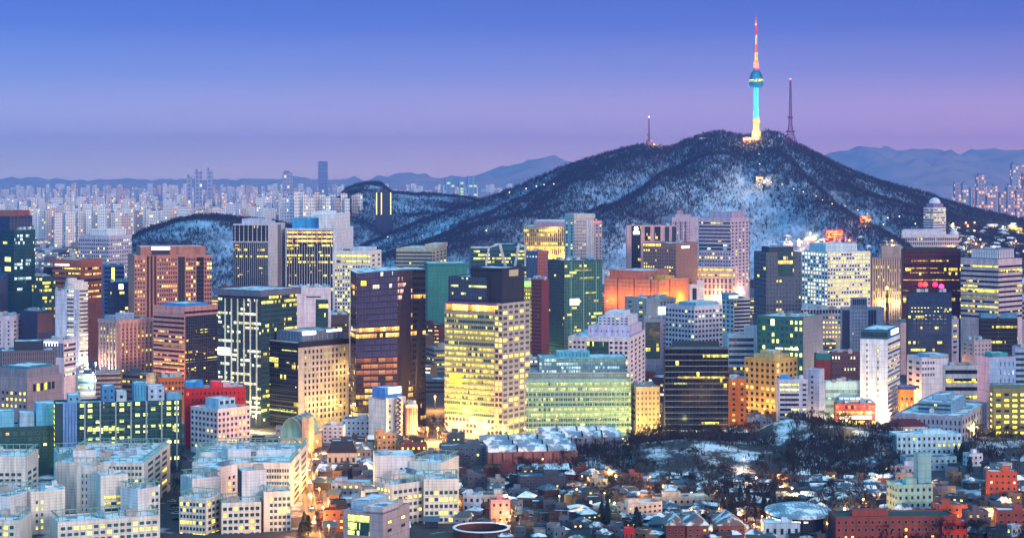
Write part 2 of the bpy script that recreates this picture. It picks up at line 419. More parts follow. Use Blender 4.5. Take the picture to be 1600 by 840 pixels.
def inset(poly, r):
    n = len(poly); out = []
    for i in range(n):
        p0, p1, p2 = (np.array(poly[k % n], float) for k in (i - 1, i, i + 1))
        e0 = (p1 - p0) / np.linalg.norm(p1 - p0); e1 = (p2 - p1) / np.linalg.norm(p2 - p1)
        n0, n1 = np.array((-e0[1], e0[0])), np.array((-e1[1], e1[0]))
        k = r / max(.3, 1 + n0.dot(n1))
        out.append(tuple(p1 + (n0 + n1) * k))
    return out
def shell(par, poly, z0, z1, wm, rm, name='wall', pp=1.0, loc=(0, 0, 0), rz=0.0, th=.45):
    """walls with a parapet round a lower roof deck"""
    b = MB(); n = len(poly); inn = inset(poly, th); u = 0
    for i in range(n):
        a, c = poly[i], poly[(i + 1) % n]; L = math.hypot(c[0] - a[0], c[1] - a[1])
        b.face([(*a, z0), (*c, z0), (*c, z1), (*a, z1)], 0, [(u, z0), (u + L, z0), (u + L, z1), (u, z1)])
        ia, ic = inn[i], inn[(i + 1) % n]
        b.face([(*a, z1), (*c, z1), (*ic, z1), (*ia, z1)], 0)
        b.face([(*ia, z1), (*ic, z1), (*ic, z1 - pp), (*ia, z1 - pp)], 0)
        u += L
    o = ob(name, b.mesh(name, [wm]), par, loc, rz)
    r = MB(); r.face([(*p, z1 - pp + .02) for p in inn], 0)
    ob('roof', r.mesh('roof', [rm]), o if name == 'wing' else par, (0, 0, 0) if name == 'wing' else loc, 0 if name == 'wing' else rz)
    return o
def flush(cnt):
    for par, b, ms in cnt[1].values():
        o = ob('window', b.mesh('window', ms), par); o['kind'] = 'stuff'
    cnt[1].clear()
UNITS = []
def units():
    if UNITS: return UNITS
    for w_, d_, h_, c in ((4, 3, 2.4, (.5, .52, .55)), (2.5, 2.5, 3.2, (.62, .64, .66)), (6, 2.6, 1.8, (.3, .32, .35)), (3, 5, 2.8, (.55, .5, .47))):
        b = MB(); b.box(-w_ / 2, w_ / 2, -d_ / 2, d_ / 2, 0, h_); b.box(-w_ / 2 + .4, w_ / 2 - .4, -d_ / 2 + .4, d_ / 2 - .4, h_, h_ + .25)
        UNITS.append(b.mesh('rooftop_unit', [wall(c)]))
    b = MB(); b.lathe([(1.5, 0), (1.5, 2.6), (1.1, 3.0), (.1, 3.1)], 14); UNITS.append(b.mesh('rooftop_tank', [wall((.35, .5, .6))]))
    return UNITS
def solve(xl, xc, xr, d, a):
    ul, ur, xx = (xl - 800) / F, (xr - 800) / F, X(xc, d)
    if xc - xl < 1:
        W = (ur * d - xx); return 0.0, W, W / a
    lo, hi = R(.5), R(89.5)
    for _ in range(60):
        th = (lo + hi) / 2; c, s = math.cos(th), math.sin(th)
        den = s + ul * c
        if den <= 1e-6: lo = th; continue
        D = (xx - ul * d) / den
        if c - ur * s <= 1e-6: hi = th; continue
        W = (ur * d - xx) / (c - ur * s)
        if W < a * D: lo = th
        else: hi = th
    return th, W, D
def short(label):
    out = []
    for w_ in label.split():
        if out and w_ in ('with', 'beside', 'behind', 'between', 'under', 'ringed', 'at', 'near', 'in', 'on', 'by', 'of', 'topped', 'lit', 'whose', 'standing', 'below', 'over', 'above', 'before', 'framed', 'striped', 'rising', 'carrying', 'against', 'from', 'washed', 'seen', 'covered', 'wrapped', 'facing', 'hemmed', 'crowned', 'having'): break
        out.append(w_)
    return ' '.join(out)
SEEN = {}
def bld(name, label, xl, xc, xr, yt, yb, col, L=(), Rr=(), S=(), a=1.0, d=None, z0=None, pent=(), roof=None, tile=None, rough=.75, cat='building', clutter=3, pp=1.0, vis=None, wm=None, group=None):
    d = d or D_of(yb)
    z0 = 0.0 if z0 is None else z0
    th, W, D = solve(xl, xc, xr, d, a)
    D = min(max(D, 8), 90)
    T = thing(name, label, cat, (X(xc, d), d, z0), th, group)
    h = Z(yt, d) - z0
    wmat = wm or wall(col, rough, tile)
    rmat = roof or snow()
    poly = [(0, 0), (W, 0), (W, D), (0, D)]
    shell(T, poly, 0, h, wmat, rmat, pp=pp)
    cnt = [0, {}]; bs = (0, 0, z0, 0)
    lim = None if vis is None else vis + 25
    def fx(fs):
        out = []
        for f in fs:
            f = dict(f)
            if lim:
                y = f.get('y') or (None, None)
                f['y'] = (y[0], min(y[1] or lim, lim))
            out.append(f)
        return out
    if Rr: facade(T, T, [(0, 0), (W, 0)], 0, h, fx(Rr), d, cnt, bs)
    if L: facade(T, T, [(0, D), (0, 0)], 0, h, fx(L), d, cnt, bs)
    if S: facade(T, T, [(W, 0), (W, D)], 0, h, fx(S), d, cnt, bs)
    for q in pent:                       # roof storeys: u0,u1,v0,v1, height in photo px, colour, features L, R
        u0, u1, v0, v1, hp, c = q[:6]
        hh = hp * d / F; z_ = h - pp + .02
        pl = [(u0 * W, v0 * D), (u1 * W, v0 * D), (u1 * W, v1 * D), (u0 * W, v1 * D)]
        o = shell(T, pl, z_, h + hh, c if not isinstance(c, tuple) else wall(c), rmat, 'penthouse', .5)
        for key, ch in (('L', (pl[3], pl[0])), ('R', (pl[0], pl[1])), ('S', (pl[1], pl[2]))):
            fs = (q[6] if len(q) > 6 else {}).get(key)
            if fs: facade(T, T, ch, h, h + hh, fs, d, cnt, bs)
    r2 = random.Random(label)
    for _ in range(clutter * 2 if d < 2100 else clutter):
        me = r2.choice(units())
        x_, y_ = r2.uniform(.12, .88) * W, r2.uniform(.12, .88) * D
        if any(q[0] * W - 3 < x_ < q[1] * W + 3 and q[2] * D - 3 < y_ < q[3] * D + 3 for q in pent): continue
        ob(me.name.split('.')[0], me, T, (x_, y_, h - pp + .02), r2.choice((0, R(90))))
    flush(cnt)
    LAND.append(((xl + xr) / 2, (yt + min(yb, vis or yb)) / 2, yb, short(label)))
    T['_w'] = (W, D, h)
    ctr = (X(xc, d) + W / 2 * math.cos(th) - D / 2 * math.sin(th), d + W / 2 * math.sin(th) + D / 2 * math.cos(th))
    TAKEN.append((*ctr, math.hypot(W, D) * .42))
    OCC.append((xl + 2, xr - 2, yt + 2, yb, d))
    return T, W, D, h, d
# ------------------------------------------------------------------ terrain
def vnoise(x, y, seed=0):
    xi, yi = np.floor(x).astype(int), np.floor(y).astype(int); fx, fy = x - xi, y - yi
    fx, fy = fx * fx * (3 - 2 * fx), fy * fy * (3 - 2 * fy)
    def hsh(a, b):
        h = (a * 374761393 + b * 668265263 + seed * 1442695041) & 0x7fffffff
        h = ((h ^ (h >> 13)) * 1274126177) & 0x7fffffff
        return ((h ^ (h >> 16)) & 0xffff) / 65535.0
    return (hsh(xi, yi) * (1 - fx) + hsh(xi + 1, yi) * fx) * (1 - fy) + (hsh(xi, yi + 1) * (1 - fx) + hsh(xi + 1, yi + 1) * fx) * fy
def fbm(x, y, seed=0, o=4):
    s, a = 0, .5
    for k in range(o): s = s + a * vnoise(x * 2 ** k, y * 2 ** k, seed + k * 17); a *= .5
    return s
def grid_mesh(name, xs, ys, hf, mat):
    Xg, Yg = np.meshgrid(xs, ys); Zg = hf(Xg, Yg)
    v = np.stack([Xg.ravel(), Yg.ravel(), Zg.ravel()], 1); nx, ny = len(xs), len(ys)
    i = np.arange(nx * ny).reshape(ny, nx)
    f = np.stack([i[:-1, :-1].ravel(), i[:-1, 1:].ravel(), i[1:, 1:].ravel(), i[1:, :-1].ravel()], 1)
    me = bpy.data.meshes.new(name); me.from_pydata(v.tolist(), [], f.tolist()); me.materials.append(mat)
    me.polygons.foreach_set('use_smooth', [True] * len(f)); me.update()
    return me
def ground_mat():
    m, t, p = newmat('winter_ground'); q = NT(t)
    gp = q.n('ShaderNodeNewGeometry').outputs['Position']
    a = q.noise(gp, .012, 4); b_ = q.noise(gp, .09, 4)
    k = q.rng(q.m('ADD', a, q.m('MULTIPLY', b_, .6)), .86, 1.0)
    c = q.mix(q.noise(gp, .05, 3), (.02, .02, .024, 1), (.045, .042, .04, 1))
    q.put(p.inputs['Base Color'], q.mix(k, c, (.60, .62, .66, 1))); p.inputs['Roughness'].default_value = .9
    return m
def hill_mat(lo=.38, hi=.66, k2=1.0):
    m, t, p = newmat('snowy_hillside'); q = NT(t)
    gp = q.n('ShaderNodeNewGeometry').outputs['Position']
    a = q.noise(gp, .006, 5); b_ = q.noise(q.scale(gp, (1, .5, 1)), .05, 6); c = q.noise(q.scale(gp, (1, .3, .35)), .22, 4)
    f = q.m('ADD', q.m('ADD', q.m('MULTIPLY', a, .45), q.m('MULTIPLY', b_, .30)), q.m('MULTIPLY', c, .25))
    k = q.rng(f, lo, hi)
    q.put(p.inputs['Base Color'], q.mix(k, (.014, .02, .032, 1), (.50, .64, .84, 1))); p.inputs['Roughness'].default_value = .9  # snow carries the blue of dusk skylight in its own colour
    return m
gm = MB(); gm.face([(-30000, -8000, 0), (30000, -8000, 0), (30000, 34000, 0), (-30000, 34000, 0)])
tag(ob('ground', gm.mesh('ground', [ground_mat()])), kind='structure')
SIL = [(400, 445), (480, 420), (560, 385), (610, 362), (660, 341), (700, 326), (760, 307), (800, 292), (850, 271), (900, 251), (950, 236), (985, 226), (1010, 223), (1045, 228), (1075, 216), (1100, 207), (1125, 204), (1150, 208), (1175, 210), (1200, 203), (1222, 208), (1242, 221), (1265, 231), (1290, 244), (1320, 260), (1350, 272), (1400, 287), (1450, 301), (1500, 318), (1560, 333), (1620, 345), (1700, 365), (1800, 385), (1950, 430)]
DR, DF = 3700.0, 2950.0
sx, sy = np.array([X(p, DR) for p, _ in SIL]), np.array([Z(q + 3.5, DR) for _, q in SIL])
SP = [([(1055, 3690), (985, 3600), (915, 3500), (820, 3380), (700, 3250)], 30, 95), ([(1130, 3680), (1120, 3560), (1060, 3430), (985, 3330), (900, 3220), (820, 3120)], 34, 85), ([(1185, 3690), (1195, 3560), (1225, 3440), (1290, 3320), (1360, 3200), (1400, 3100)], 34, 62),
      ([(1235, 3680), (1330, 3500), (1420, 3380), (1500, 3250), (1560, 3150)], 28, 90), ([(960, 3690), (880, 3560), (760, 3420), (640, 3300)], 24, 95), ([(1340, 3690), (1450, 3500), (1600, 3300)], 18, 80)]
SPW = [([(X(p, d), d) for p, d in pts], a, s) for pts, a, s in SP]
def segdist(x, y, pts):
    best = np.full(np.shape(x), 1e9)
    for (x0, y0), (x1, y1) in zip(pts, pts[1:]):
        dx, dy = x1 - x0, y1 - y0
        t = np.clip(((x - x0) * dx + (y - y0) * dy) / (dx * dx + dy * dy), 0, 1)
        best = np.minimum(best, np.hypot(x - x0 - t * dx, y - y0 - t * dy))
    return best
def ridgy(x, y):
    r = np.zeros(np.shape(x))
    for pts, a, s in SPW: r = np.maximum(r, np.exp(-(segdist(x, y, pts) / s) ** 2) * a / 30)
    return r
def hill_h(x, y):
    zr = np.interp(x * DR / np.maximum(y, DR * .8) if False else x, sx, sy)
    t = (DR - y) / (DR - DF)
    front = np.clip(1 - t, 0, 1) ** 1.35 * (1 - .0 * t); back = np.clip(1 - (y - DR) / 700, 0, 1) ** 1.2
    pr = np.where(t >= 0, front, back)
    z = zr * pr
    w_ = np.clip(np.where(t >= 0, 4 * np.clip(t, 0, 1) * np.clip(1.15 - t, 0, 1), 0), 0, 1)
    z = z + w_ * (ridgy(x, y) * 40 - 10) * np.clip(zr / 120, 0, 1) + w_ * (fbm(x / 90, y / 90, 3) - .5) * 34 * np.clip(zr / 120, 0, 1) + (fbm(x / 22, y / 22, 5) - .5) * 5 * np.clip(pr * 3, 0, 1)
    return np.where(pr <= 0, -3, z - 1)
hm = grid_mesh('hill', np.arange(-560, 1420, 7.0), np.arange(2900, 4400, 7.0), hill_h, hill_mat())
tag(ob('hill', hm), kind='structure')
def small_hill(name, sil, d, depth, mat, res=9.0, rough=10, seed=1):
    xs = np.array([X(p, d) for p, _ in sil]); zs = np.array([Z(q, d) for _, q in sil])
    def hf(x, y):
        zr = np.interp(x, xs, zs); t = np.abs(y - d) / depth
        return np.where(t < 1, zr * np.clip(1 - t ** 1.6, 0, 1) + (fbm(x / 60, y / 60, seed) - .5) * rough * np.clip(zr / 40, 0, 1) - .5, -4)
    me = grid_mesh(name, np.arange(xs[0], xs[-1], res), np.arange(d - depth, d + depth, res), hf, mat)
    tag(ob(name, me), kind='structure')
    return hf, xs[0], xs[-1], d, depth
H2 = small_hill('wooded_hill', [(150, 415), (185, 396), (215, 370), (240, 357), (270, 348), (310, 342), (350, 342), (400, 346), (440, 352), (500, 372), (540, 395), (580, 420)], 3050.0, 420.0, hill_mat(.42, .66))
H3 = small_hill('back_hill', [(515, 350), (530, 312), (545, 295), (560, 289), (575, 287), (595, 290), (612, 301), (650, 305), (690, 307), (740, 313), (780, 322), (840, 340), (900, 370)], 4400.0, 700.0, hill_mat(.42, .66), 14.0, 16, 4)
ridge_mat = wall((.85, .66, .66), .95)  # snowy ridges tinted rosy, the glow of dusk put into the colour
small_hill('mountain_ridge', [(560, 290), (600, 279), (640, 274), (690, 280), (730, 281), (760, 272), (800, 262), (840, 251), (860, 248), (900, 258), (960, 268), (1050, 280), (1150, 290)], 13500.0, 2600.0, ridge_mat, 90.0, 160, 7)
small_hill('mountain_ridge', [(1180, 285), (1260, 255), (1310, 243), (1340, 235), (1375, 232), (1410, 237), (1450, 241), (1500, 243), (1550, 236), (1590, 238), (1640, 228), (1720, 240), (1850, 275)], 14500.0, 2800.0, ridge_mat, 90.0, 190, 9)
small_hill('mountain_ridge', [(-200, 285), (-110, 282), (-30, 283.5), (40, 281.5), (110, 283), (180, 282), (240, 283.5), (310, 282), (390, 283), (470, 282), (540, 283), (620, 282), (700, 284.5)], 14000.0, 2400.0, wall((.85, .70, .70), .95), 80.0, 110, 15)  # low pale ridge added to cover the dark horizon, dusk pink in its colour
# snow meadow and slopes of the park
park = lambda x, y: 11 * np.exp(-(((x - X(1080, 1180)) / 52) ** 2 + ((y - 1180) / 42) ** 2)) + 11 * np.exp(-(((x - X(1222, 1235)) / 22) ** 2 + ((y - 1235) / 26) ** 2)) + 13 * np.exp(-(((x - X(1320, 1215)) / 42) ** 2 + ((y - 1215) / 40) ** 2)) + 5 * np.exp(-(((x - X(1500, 1230)) / 60) ** 2 + ((y - 1230) / 30) ** 2)) + (fbm(x / 12, y / 12, 8) - .5) * .7
sm, st_, sp_ = newmat('snow_ground'); q = NT(st_)
gp_ = q.n('ShaderNodeNewGeometry').outputs['Position']
q.put(sp_.inputs['Base Color'], q.mix(q.rng(q.m('ADD', q.noise(gp_, .05, 4), q.m('MULTIPLY', q.noise(gp_, .5, 3), .35)), .52, .68), (.72, .74, .78, 1), (.03, .028, .028, 1)))
sp_.inputs['Roughness'].default_value = .9
tag(ob('park_ground', grid_mesh('park_ground', np.arange(X(985, 1180), X(1640, 1180), 2.5), np.arange(1085, 1305, 2.5), lambda x, y: np.minimum(park(x, y) - .12, 30) * np.clip((y - 1085) / 14, 0, 1) * np.clip((1303 - y) / 14, 0, 1) - .05 + .06 * 0, sm)), kind='structure')
def gz(x, y):
    if X(985, 1180) < x < X(1640, 1180) and 1086 < y < 1303: return max(0, float(park(np.array(x), np.array(y))) - .3)
    return 0.0
# roads
road = wall((.05, .05, .055), .8); kerb = wall((.30, .29, .28), .8); paint = wall((.75, .73, .68), .8)
def strip(name, pts, w_, z, mat, h=0):
    mb = MB(); P = [np.array(p, float) for p in pts]; q_ = []
    for i, p in enumerate(P):
        t = P[min(i + 1, len(P) - 1)] - P[max(i - 1, 0)]; t /= np.linalg.norm(t); n = np.array((-t[1], t[0])) * w_ / 2
        q_.append((p + n, p - n))
    for (a, b_), (c, e) in zip(q_, q_[1:]):
        mb.face([(*b_, z), (*e, z), (*c, z), (*a, z)])
        if h: mb.face([(*a, z), (*c, z), (*c, z - h), (*a, z - h)]); mb.face([(*e, z), (*b_, z), (*b_, z - h), (*e, z - h)])
    return tag(ob(name, mb.mesh(name, [mat])), kind='structure')
def GP(px, py): d = D_of(py); return (X(px, d), d)
ST = [GP(489, 688), GP(487, 700), GP(488, 730), GP(490, 770), GP(496, 810), GP(506, 870)]
AV = [(-420, 1262), (-150, 1262), (170, 1268), (500, 1290)]
strip('pavement', ST, 13, .13, kerb, .13); strip('road', ST, 8.6, .17, road); strip('road_marking', ST, .25, .175, paint)
strip('pavement', AV, 46, .12, kerb, .12); strip('road', AV, 22, .16, road); strip('road_marking', AV, .4, .165, paint)
strip('road', [(-100, 1275), (-60, 1500), (-40, 2000)], 26, .15, road)
# haze
hz = MB(); hz.box(-16000, 16000, -1500, 20500, -1.0, 540)
hmat = bpy.data.materials.new('haze_air'); hmat.use_nodes = True
ht = hmat.node_tree; ht.nodes.clear()
hv = ht.nodes.new('ShaderNodeVolumePrincipled'); hv.inputs['Color'].default_value = (.34, .41, 1.0, 1); hv.inputs['Density'].default_value = 7.0e-5; hv.inputs['Anisotropy'].default_value = 0.45
ho = ht.nodes.new('ShaderNodeOutputMaterial'); ht.links.new(hv.outputs[0], ho.inputs['Volume'])
hmat.cycles.homogeneous_volume = True
tag(ob('haze', hz.mesh('haze', [hmat])), kind='stuff')
# ------------------------------------------------------------------ the city: towers of the back row
BROWN, BEIGE, LILAC, PINK, GREY = (.36, .20, .16), (.60, .50, .40), (.62, .58, .66), (.70, .50, .48), (.34, .34, .37)
WHT, NAVY, TEALC, BRICK = (.76, .74, .75), (.03, .05, .10), (.03, .12, .13), (.46, .22, .17)
b = bld
b('office_tower', 'navy glass tower with a curved brown crown at the far edge of downtown', -40, 14, 50, 338, 520, NAVY, [Bd(5, .0, .8, 'blue')], [Bd(5, .02, .8, 'blue'), Fn(7, .5, .4, (.2, .25, .4))], pent=[(.35, 1.05, .1, .9, 9, BROWN)], vis=370)
b('office_tower', 'teal glass tower with glinting mirrored windows and a column of yellow rooms', 2, 22, 55, 359, 560, TEALC, [Bd(5.5, .02, .8, 'teal', 3), Pl((1, .85, .25), (402, 409), (.3, .75), .3, 1.1, 'lit_window'), Pl((1, .85, .25), (417, 424), (.3, .75), .3, 1.1, 'lit_window')], [Bd(5.5, .08, .85, 'teal', 3, 'c', S=.6)], vis=430)  # cyan glints of the mirror glass put in as emission
T, W_, D_, h_, d_ = b('office_block', 'slate grey office block with an arched roof gable', -30, -5, 50, 436, 560, (.12, .13, .19), [], [G(7, 11, .06, .5, .6, gl='blue', y=(445, 520))], vis=490)
m_ = MB()
for k in range(12):
    a0, a1 = math.pi * k / 12, math.pi * (k + 1) / 12
    x0, x1 = W_ * .62 - 14 * math.cos(a0), W_ * .62 - 14 * math.cos(a1); z0, z1 = h_ + 9 * math.sin(a0), h_ + 9 * math.sin(a1)
    m_.idx([(x0, 0, z0), (x1, 0, z1), (x1, D_, z1), (x0, D_, z0), (W_ * .62, 0, h_ - .5), (W_ * .62, D_, h_ - .5)], [(0, 3, 2, 1), (0, 1, 4), (3, 5, 2)])
ob('arched_gable', m_.mesh('arched_gable', [wall((.10, .12, .20))]), T)
b('office_block', 'dark green glass block with a few yellow lit floors', 50, 66, 86, 432, 575, (.03, .07, .09), [Bd(6, .1, .8, 'green')], [Bd(6, .3, .75, 'green', 2.5)], vis=490)
b('office_block', 'unlit navy block behind the dark green glass block', 68, 72, 104, 418, 560, (.025, .035, .08), [], [Bd(7, .0, .5, 'blue', y=(432, 520))], vis=452)
b('office_block', 'lilac grid office block with a ribbed white rooftop hall', 123, 170, 206, 368, 545, LILAC, [G(6.2, 16, .12, .55, .5, y=(373, 440))], [G(6.2, 13, .10, .5, .5, 'w', y=(373, 440))], pent=[(-.02 + .12, .9, .12, .7, 10, (.75, .77, .8), dict(L=[Fn(10, .8, .5, (.8, .8, .82))], R=[Fn(8, .8, .5, (.8, .8, .82))]))], vis=440)
b('office_block', 'brick red office block with ribbon windows and a lit parapet', 82, 126, 160, 406, 565, BRICK, [Bd(8, .15, .35, 'dark', 3, y=(416, 470)), Pl((1, .93, .85), (413, 415.5), (.1, .6), .5, 2.0, 'roof_sign')], [Bd(9, .25, .4, 'dark', 3, 'o', y=(416, 470), u=(.15, .95))], vis=448)
b('office_block', 'blue ribbon glass block with a bright yellow stairwell', 160, 163, 194, 414, 575, (.22, .28, .42), [], [Bd(7, .05, .55, 'blue', 3), Pl((1, .9, .15), (418, 452), (.36, .52), .3, 1.2, 'lit_stairwell')], vis=500)
b('office_block', 'low dark blue glass block with a glowing white sign', 168, 172, 206, 441, 585, (.03, .05, .12), [], [Bd(6, .12, .75, 'blue', 2.5), Pl((1, .95, .75), (444, 452), (.4, .6), .5, 2.5, 'roof_sign')], vis=490)

def_b = [G(6.7, 4, .22, .6, .5, 'o', y=(405, 520), u=(.0, .14)), Fn(3, 1.6, .5, (.05, .03, .04), u=(.15, .29), y=(400, 520), name='dark_shaft'), G(6.7, 9, .25, .55, .55, 'o', y=(403, 520), u=(.29, .55)),
         Fn(2, 2.6, .5, (.04, .03, .04), u=(.56, .65), y=(402, 520), name='dark_shaft'), G(6.7, 4, .25, .62, .55, 'o', y=(403, 520), u=(.66, .79)), Pl((.03, .03, .05), (403, 520), (.80, .895), .3, name='dark_shaft', mat=glaz('dark', .05, 'o', 2.0)), G(6.7, 3, .2, .62, .55, 'o', y=(403, 520), u=(.90, 1))]
b('office_tower', 'broad pinkish brown tower with gridded windows and dark vertical shafts', 200, 210, 331, 399, 592, (.50, .30, .26), [], def_b, a=1.4, vis=500,
  pent=[(.09, .93, .15, .8, 13, (.46, .27, .23), dict(R=[Pl((1, .97, .92), (386.5, 391), (.17, .45), .4, 3.0, 'roof_sign'), Pl((.06, .06, .10), (392, 399), (.17, .45), .3, name='louvre_panel')]))])
b('hotel_tower', 'dark hotel tower striped with thin white fins and blank white end walls', 364, 420, 446, 350, 545, (.66, .64, .68), [Pl((.02, .025, .05), (352, 540), (.0, .98), .04, name='glass_wall', mat=glaz('dark', .01, 'o', 4.0)), Fn(8, .5, .6, (.75, .73, .75), y=(352, 378), u=(0, .98)), Fn(18, .24, .4, (.75, .73, .75), y=(379, 540), u=(0, .98)), Bd(5.2, .10, .7, 'dark', 1.6, 'y', y=(352, 470), u=(.01, .97), spread=.4), Ln(30, (.7, .68, .7), 1.2, 1.0, y=(378, 380), u=(0, .98))],
  [Pl((.30, .28, .30), (352, 540), (.52, .72), .2, name='recess_panel')], a=1.7, vis=470, pent=[(.1, .6, .2, .8, 8, (.6, .6, .68))])
b('hotel_tower', 'taller white framed hotel tower with a gold lit crown floor', 446, 526, 552, 357, 540, (.76, .74, .78), [Pl((.02, .02, .04), (360, 540), (.02, .93), .04, name='glass_wall', mat=glaz('dark', .01, 'o', 4.0)), Fn(10, .6, .6, (.8, .78, .78), y=(360, 381), u=(0, .95)), Fn(19, .34, .4, (.8, .78, .78), y=(382, 540), u=(0, .95)), Bd(6.4, .85, .62, 'dark', 3.0, 'o', y=(360, 380), u=(.03, .92), S=1.3), Bd(5.2, .2, .7, 'dark', 1.6, 'y', y=(381, 480), u=(.03, .92), spread=.5)],
  [], a=1.7, vis=480, pent=[(.0, .95, .05, .35, 22, (.78, .77, .80)), (.1, .7, .40, .9, 16, (.18, .42, .62)), (.2, .8, .28, .55, 26, (.80, .80, .84)), (.2, .5, .6, .95, 9, (.3, .5, .5))])
b('office_tower', 'ivory tower with two bands of big lit windows under its parapet', 523, 579, 596, 392, 575, (.76, .73, .72), [Bd(8, .55, .5, 'grey', 5, 'y', y=(396, 413), u=(.05, .98)), G(5.6, 14, .38, .6, .62, 'y', y=(414, 495), u=(.0, 1))], [G(8, 2, .1, .4, .4, y=(396, 440))], vis=490, pent=[(.2, .9, .1, .6, 5, (.65, .65, .7))])
b('office_slab', 'long beige slab with rows of small windows below the wooded hill', 619, 675, 698, 388, 470, (.62, .56, .44), [Bd(5.4, .06, .5, 'grey', 3, y=(392, 425))], [G(5.6, 4, .05, .5, .5, y=(393, 425))], a=2.2, vis=420, pent=[(.35, 1.02, -.02, .35, 5, (.62, .56, .46))])
b('building_site', 'block wrapped in green construction netting', 662, 668, 730, 414, 540, (.10, .28, .26), [], [Ln(9, (.10, .36, .32), .5, .3, y=(418, 500))], vis=450, pent=[(.0, 1, .0, 1, 3, (.08, .30, .30))])
T, W_, D_, h_, d_ = b('office_block', 'teal glass block carrying slanted white frames on its facade', 733, 736, 822, 386, 480, (.10, .22, .24), [], [Bd(5.5, .3, .6, 'teal', 3, 'y', y=(390, 440), u=(0, 1))], vis=420, a=1.6, pent=[(.42, .80, .0, .7, 5, (.10, .24, .28), dict(R=[Bd(5, .1, .7, 'teal')]))])
for poly_ in ([(.27, 0), (.33, .99), (.37, .99), (.31, 0)], [(.33, .93), (.33, 1.0), (.56, 1.22), (.56, 1.12)], [(.53, 1.2), (.585, 1.2), (.70, 0), (.645, 0)], [(.83, 0), (.88, 0), (.96, 1.2), (.91, 1.2)], [(.91, 1.12), (.91, 1.22), (1.09, 1.05), (1.09, .96)], [(1.04, 0), (1.09, 0), (1.09, 1.0), (1.04, 1.0)], [(0, .95), (0, 1.03), (.33, 1.03), (.33, .95)]):
    m_ = MB(); H_ = 30 * d_ / F; zb_ = h_ - H_
    fr_ = [(p * W_ * .93, -1.4, zb_ + q * H_) for p, q in poly_]; bk_ = [(x, .3, z) for x, _, z in fr_]
    m_.idx(fr_ + bk_, [(0, 1, 2, 3), (7, 6, 5, 4)] + [(k, 4 + k, 4 + (k + 1) % 4, (k + 1) % 4) for k in range(4)])
    ob('slanted_frame', m_.mesh('slanted_frame', [wall((.78, .76, .72))]), T)
b('office_block', 'cream block glittering with gold lit vertical fins', 818, 897, 900, 354, 475, (.42, .36, .28), [Bd(7, .55, .7, 'brown', 2.5, 'y', y=(357, 418)), Fn(26, .8, 1.0, (.75, .64, .45), y=(355, 420)), Bd(6, .9, .5, 'brown', 1.6, 'y', y=(383, 389), S=1.1), Bd(6, .6, .5, 'brown', 1.6, 'y', y=(400, 420), u=(.55, 1))], [], vis=425, a=2.0, pent=[(.1, .9, .1, .8, 8, (.50, .40, .45))])
b('apartment_tower', 'pale stepped apartment tower with a flat hat roof', 882, 897, 928, 340, 482, (.68, .62, .60), [G(5, 2, .12, .35, .5, y=(346, 410))], [G(5, 6, .06, .45, .5, gl='grey', y=(344, 410), u=(.0, .6)), Fn(2, 2.2, .8, (.72, .70, .74), y=(344, 430), u=(.55, .95))], vis=415, pent=[(-.03, 1.05, -.03, .9, 6, (.66, .62, .60))])
b('apartment_tower', 'grey apartment tower with two small red roof signs', 908, 924, 941, 345, 480, (.52, .48, .54), [G(5, 3, .1, .4, .5, y=(350, 410)), Pl((1, .12, .08), (346.5, 349), (.2, .7), .4, 1.4, 'roof_sign')], [G(5, 3, .15, .4, .5, y=(350, 410)), Pl((1, .12, .08), (346, 348.5), (.1, .8), .4, 1.2, 'roof_sign')], vis=415)
b('office_block', 'narrow grey and red brick block pierced by small square windows', 822, 840, 857, 392, 500, (.20, .22, .27), [G(6, 4, .2, .4, .4, 'c', y=(398, 440))], [Pl(BRICK, (393, 500), (.02, .98), .04, name='brick_front'), G(5.2, 4, .05, .4, .5, y=(396, 440), u=(.08, .95))], vis=440)
b('glass_tower', 'dark teal glass tower with one square white screen', 856, 882, 941, 407, 585, (.02, .06, .075), [Bd(5, .01, .8, 'teal', 2)], [Bd(5, .05, .78, 'green', 2.5, 'y', mul=(.16, .30, .26)), Bd(5, .85, .6, 'green', 2, 'y', y=(420, 425), u=(.26, .70)), Bd(5, .8, .6, 'green', 2, 'y', y=(433, 438), u=(.4, .92)), Bd(5, .8, .6, 'green', 2, 'y', y=(456, 461), u=(.55, .85)), Pl((.9, 1, .95), (467, 477), (.14, .38), .4, 1.8, 'screen'), Fn(3, .5, .5, (.35, .55, .5), u=(.0, 1))], vis=545, a=1.5)
b('office_block', 'narrow maroon slab squeezed beside the dark teal glass tower', 830, 846, 858, 436, 590, (.24, .09, .10), [Bd(6, .05, .4, 'brown')], [], vis=560)
b('office_block', 'lime and yellow lit narrow block behind the glowing gold tower', 815, 817, 836, 438, 560, (.30, .32, .12), [], [Pl((.45, .9, .2), (439, 448), (.05, .95), .3, .5, 'lit_sign'), G(6, 5, .7, .55, .5, 'y', y=(450, 540))], vis=560)
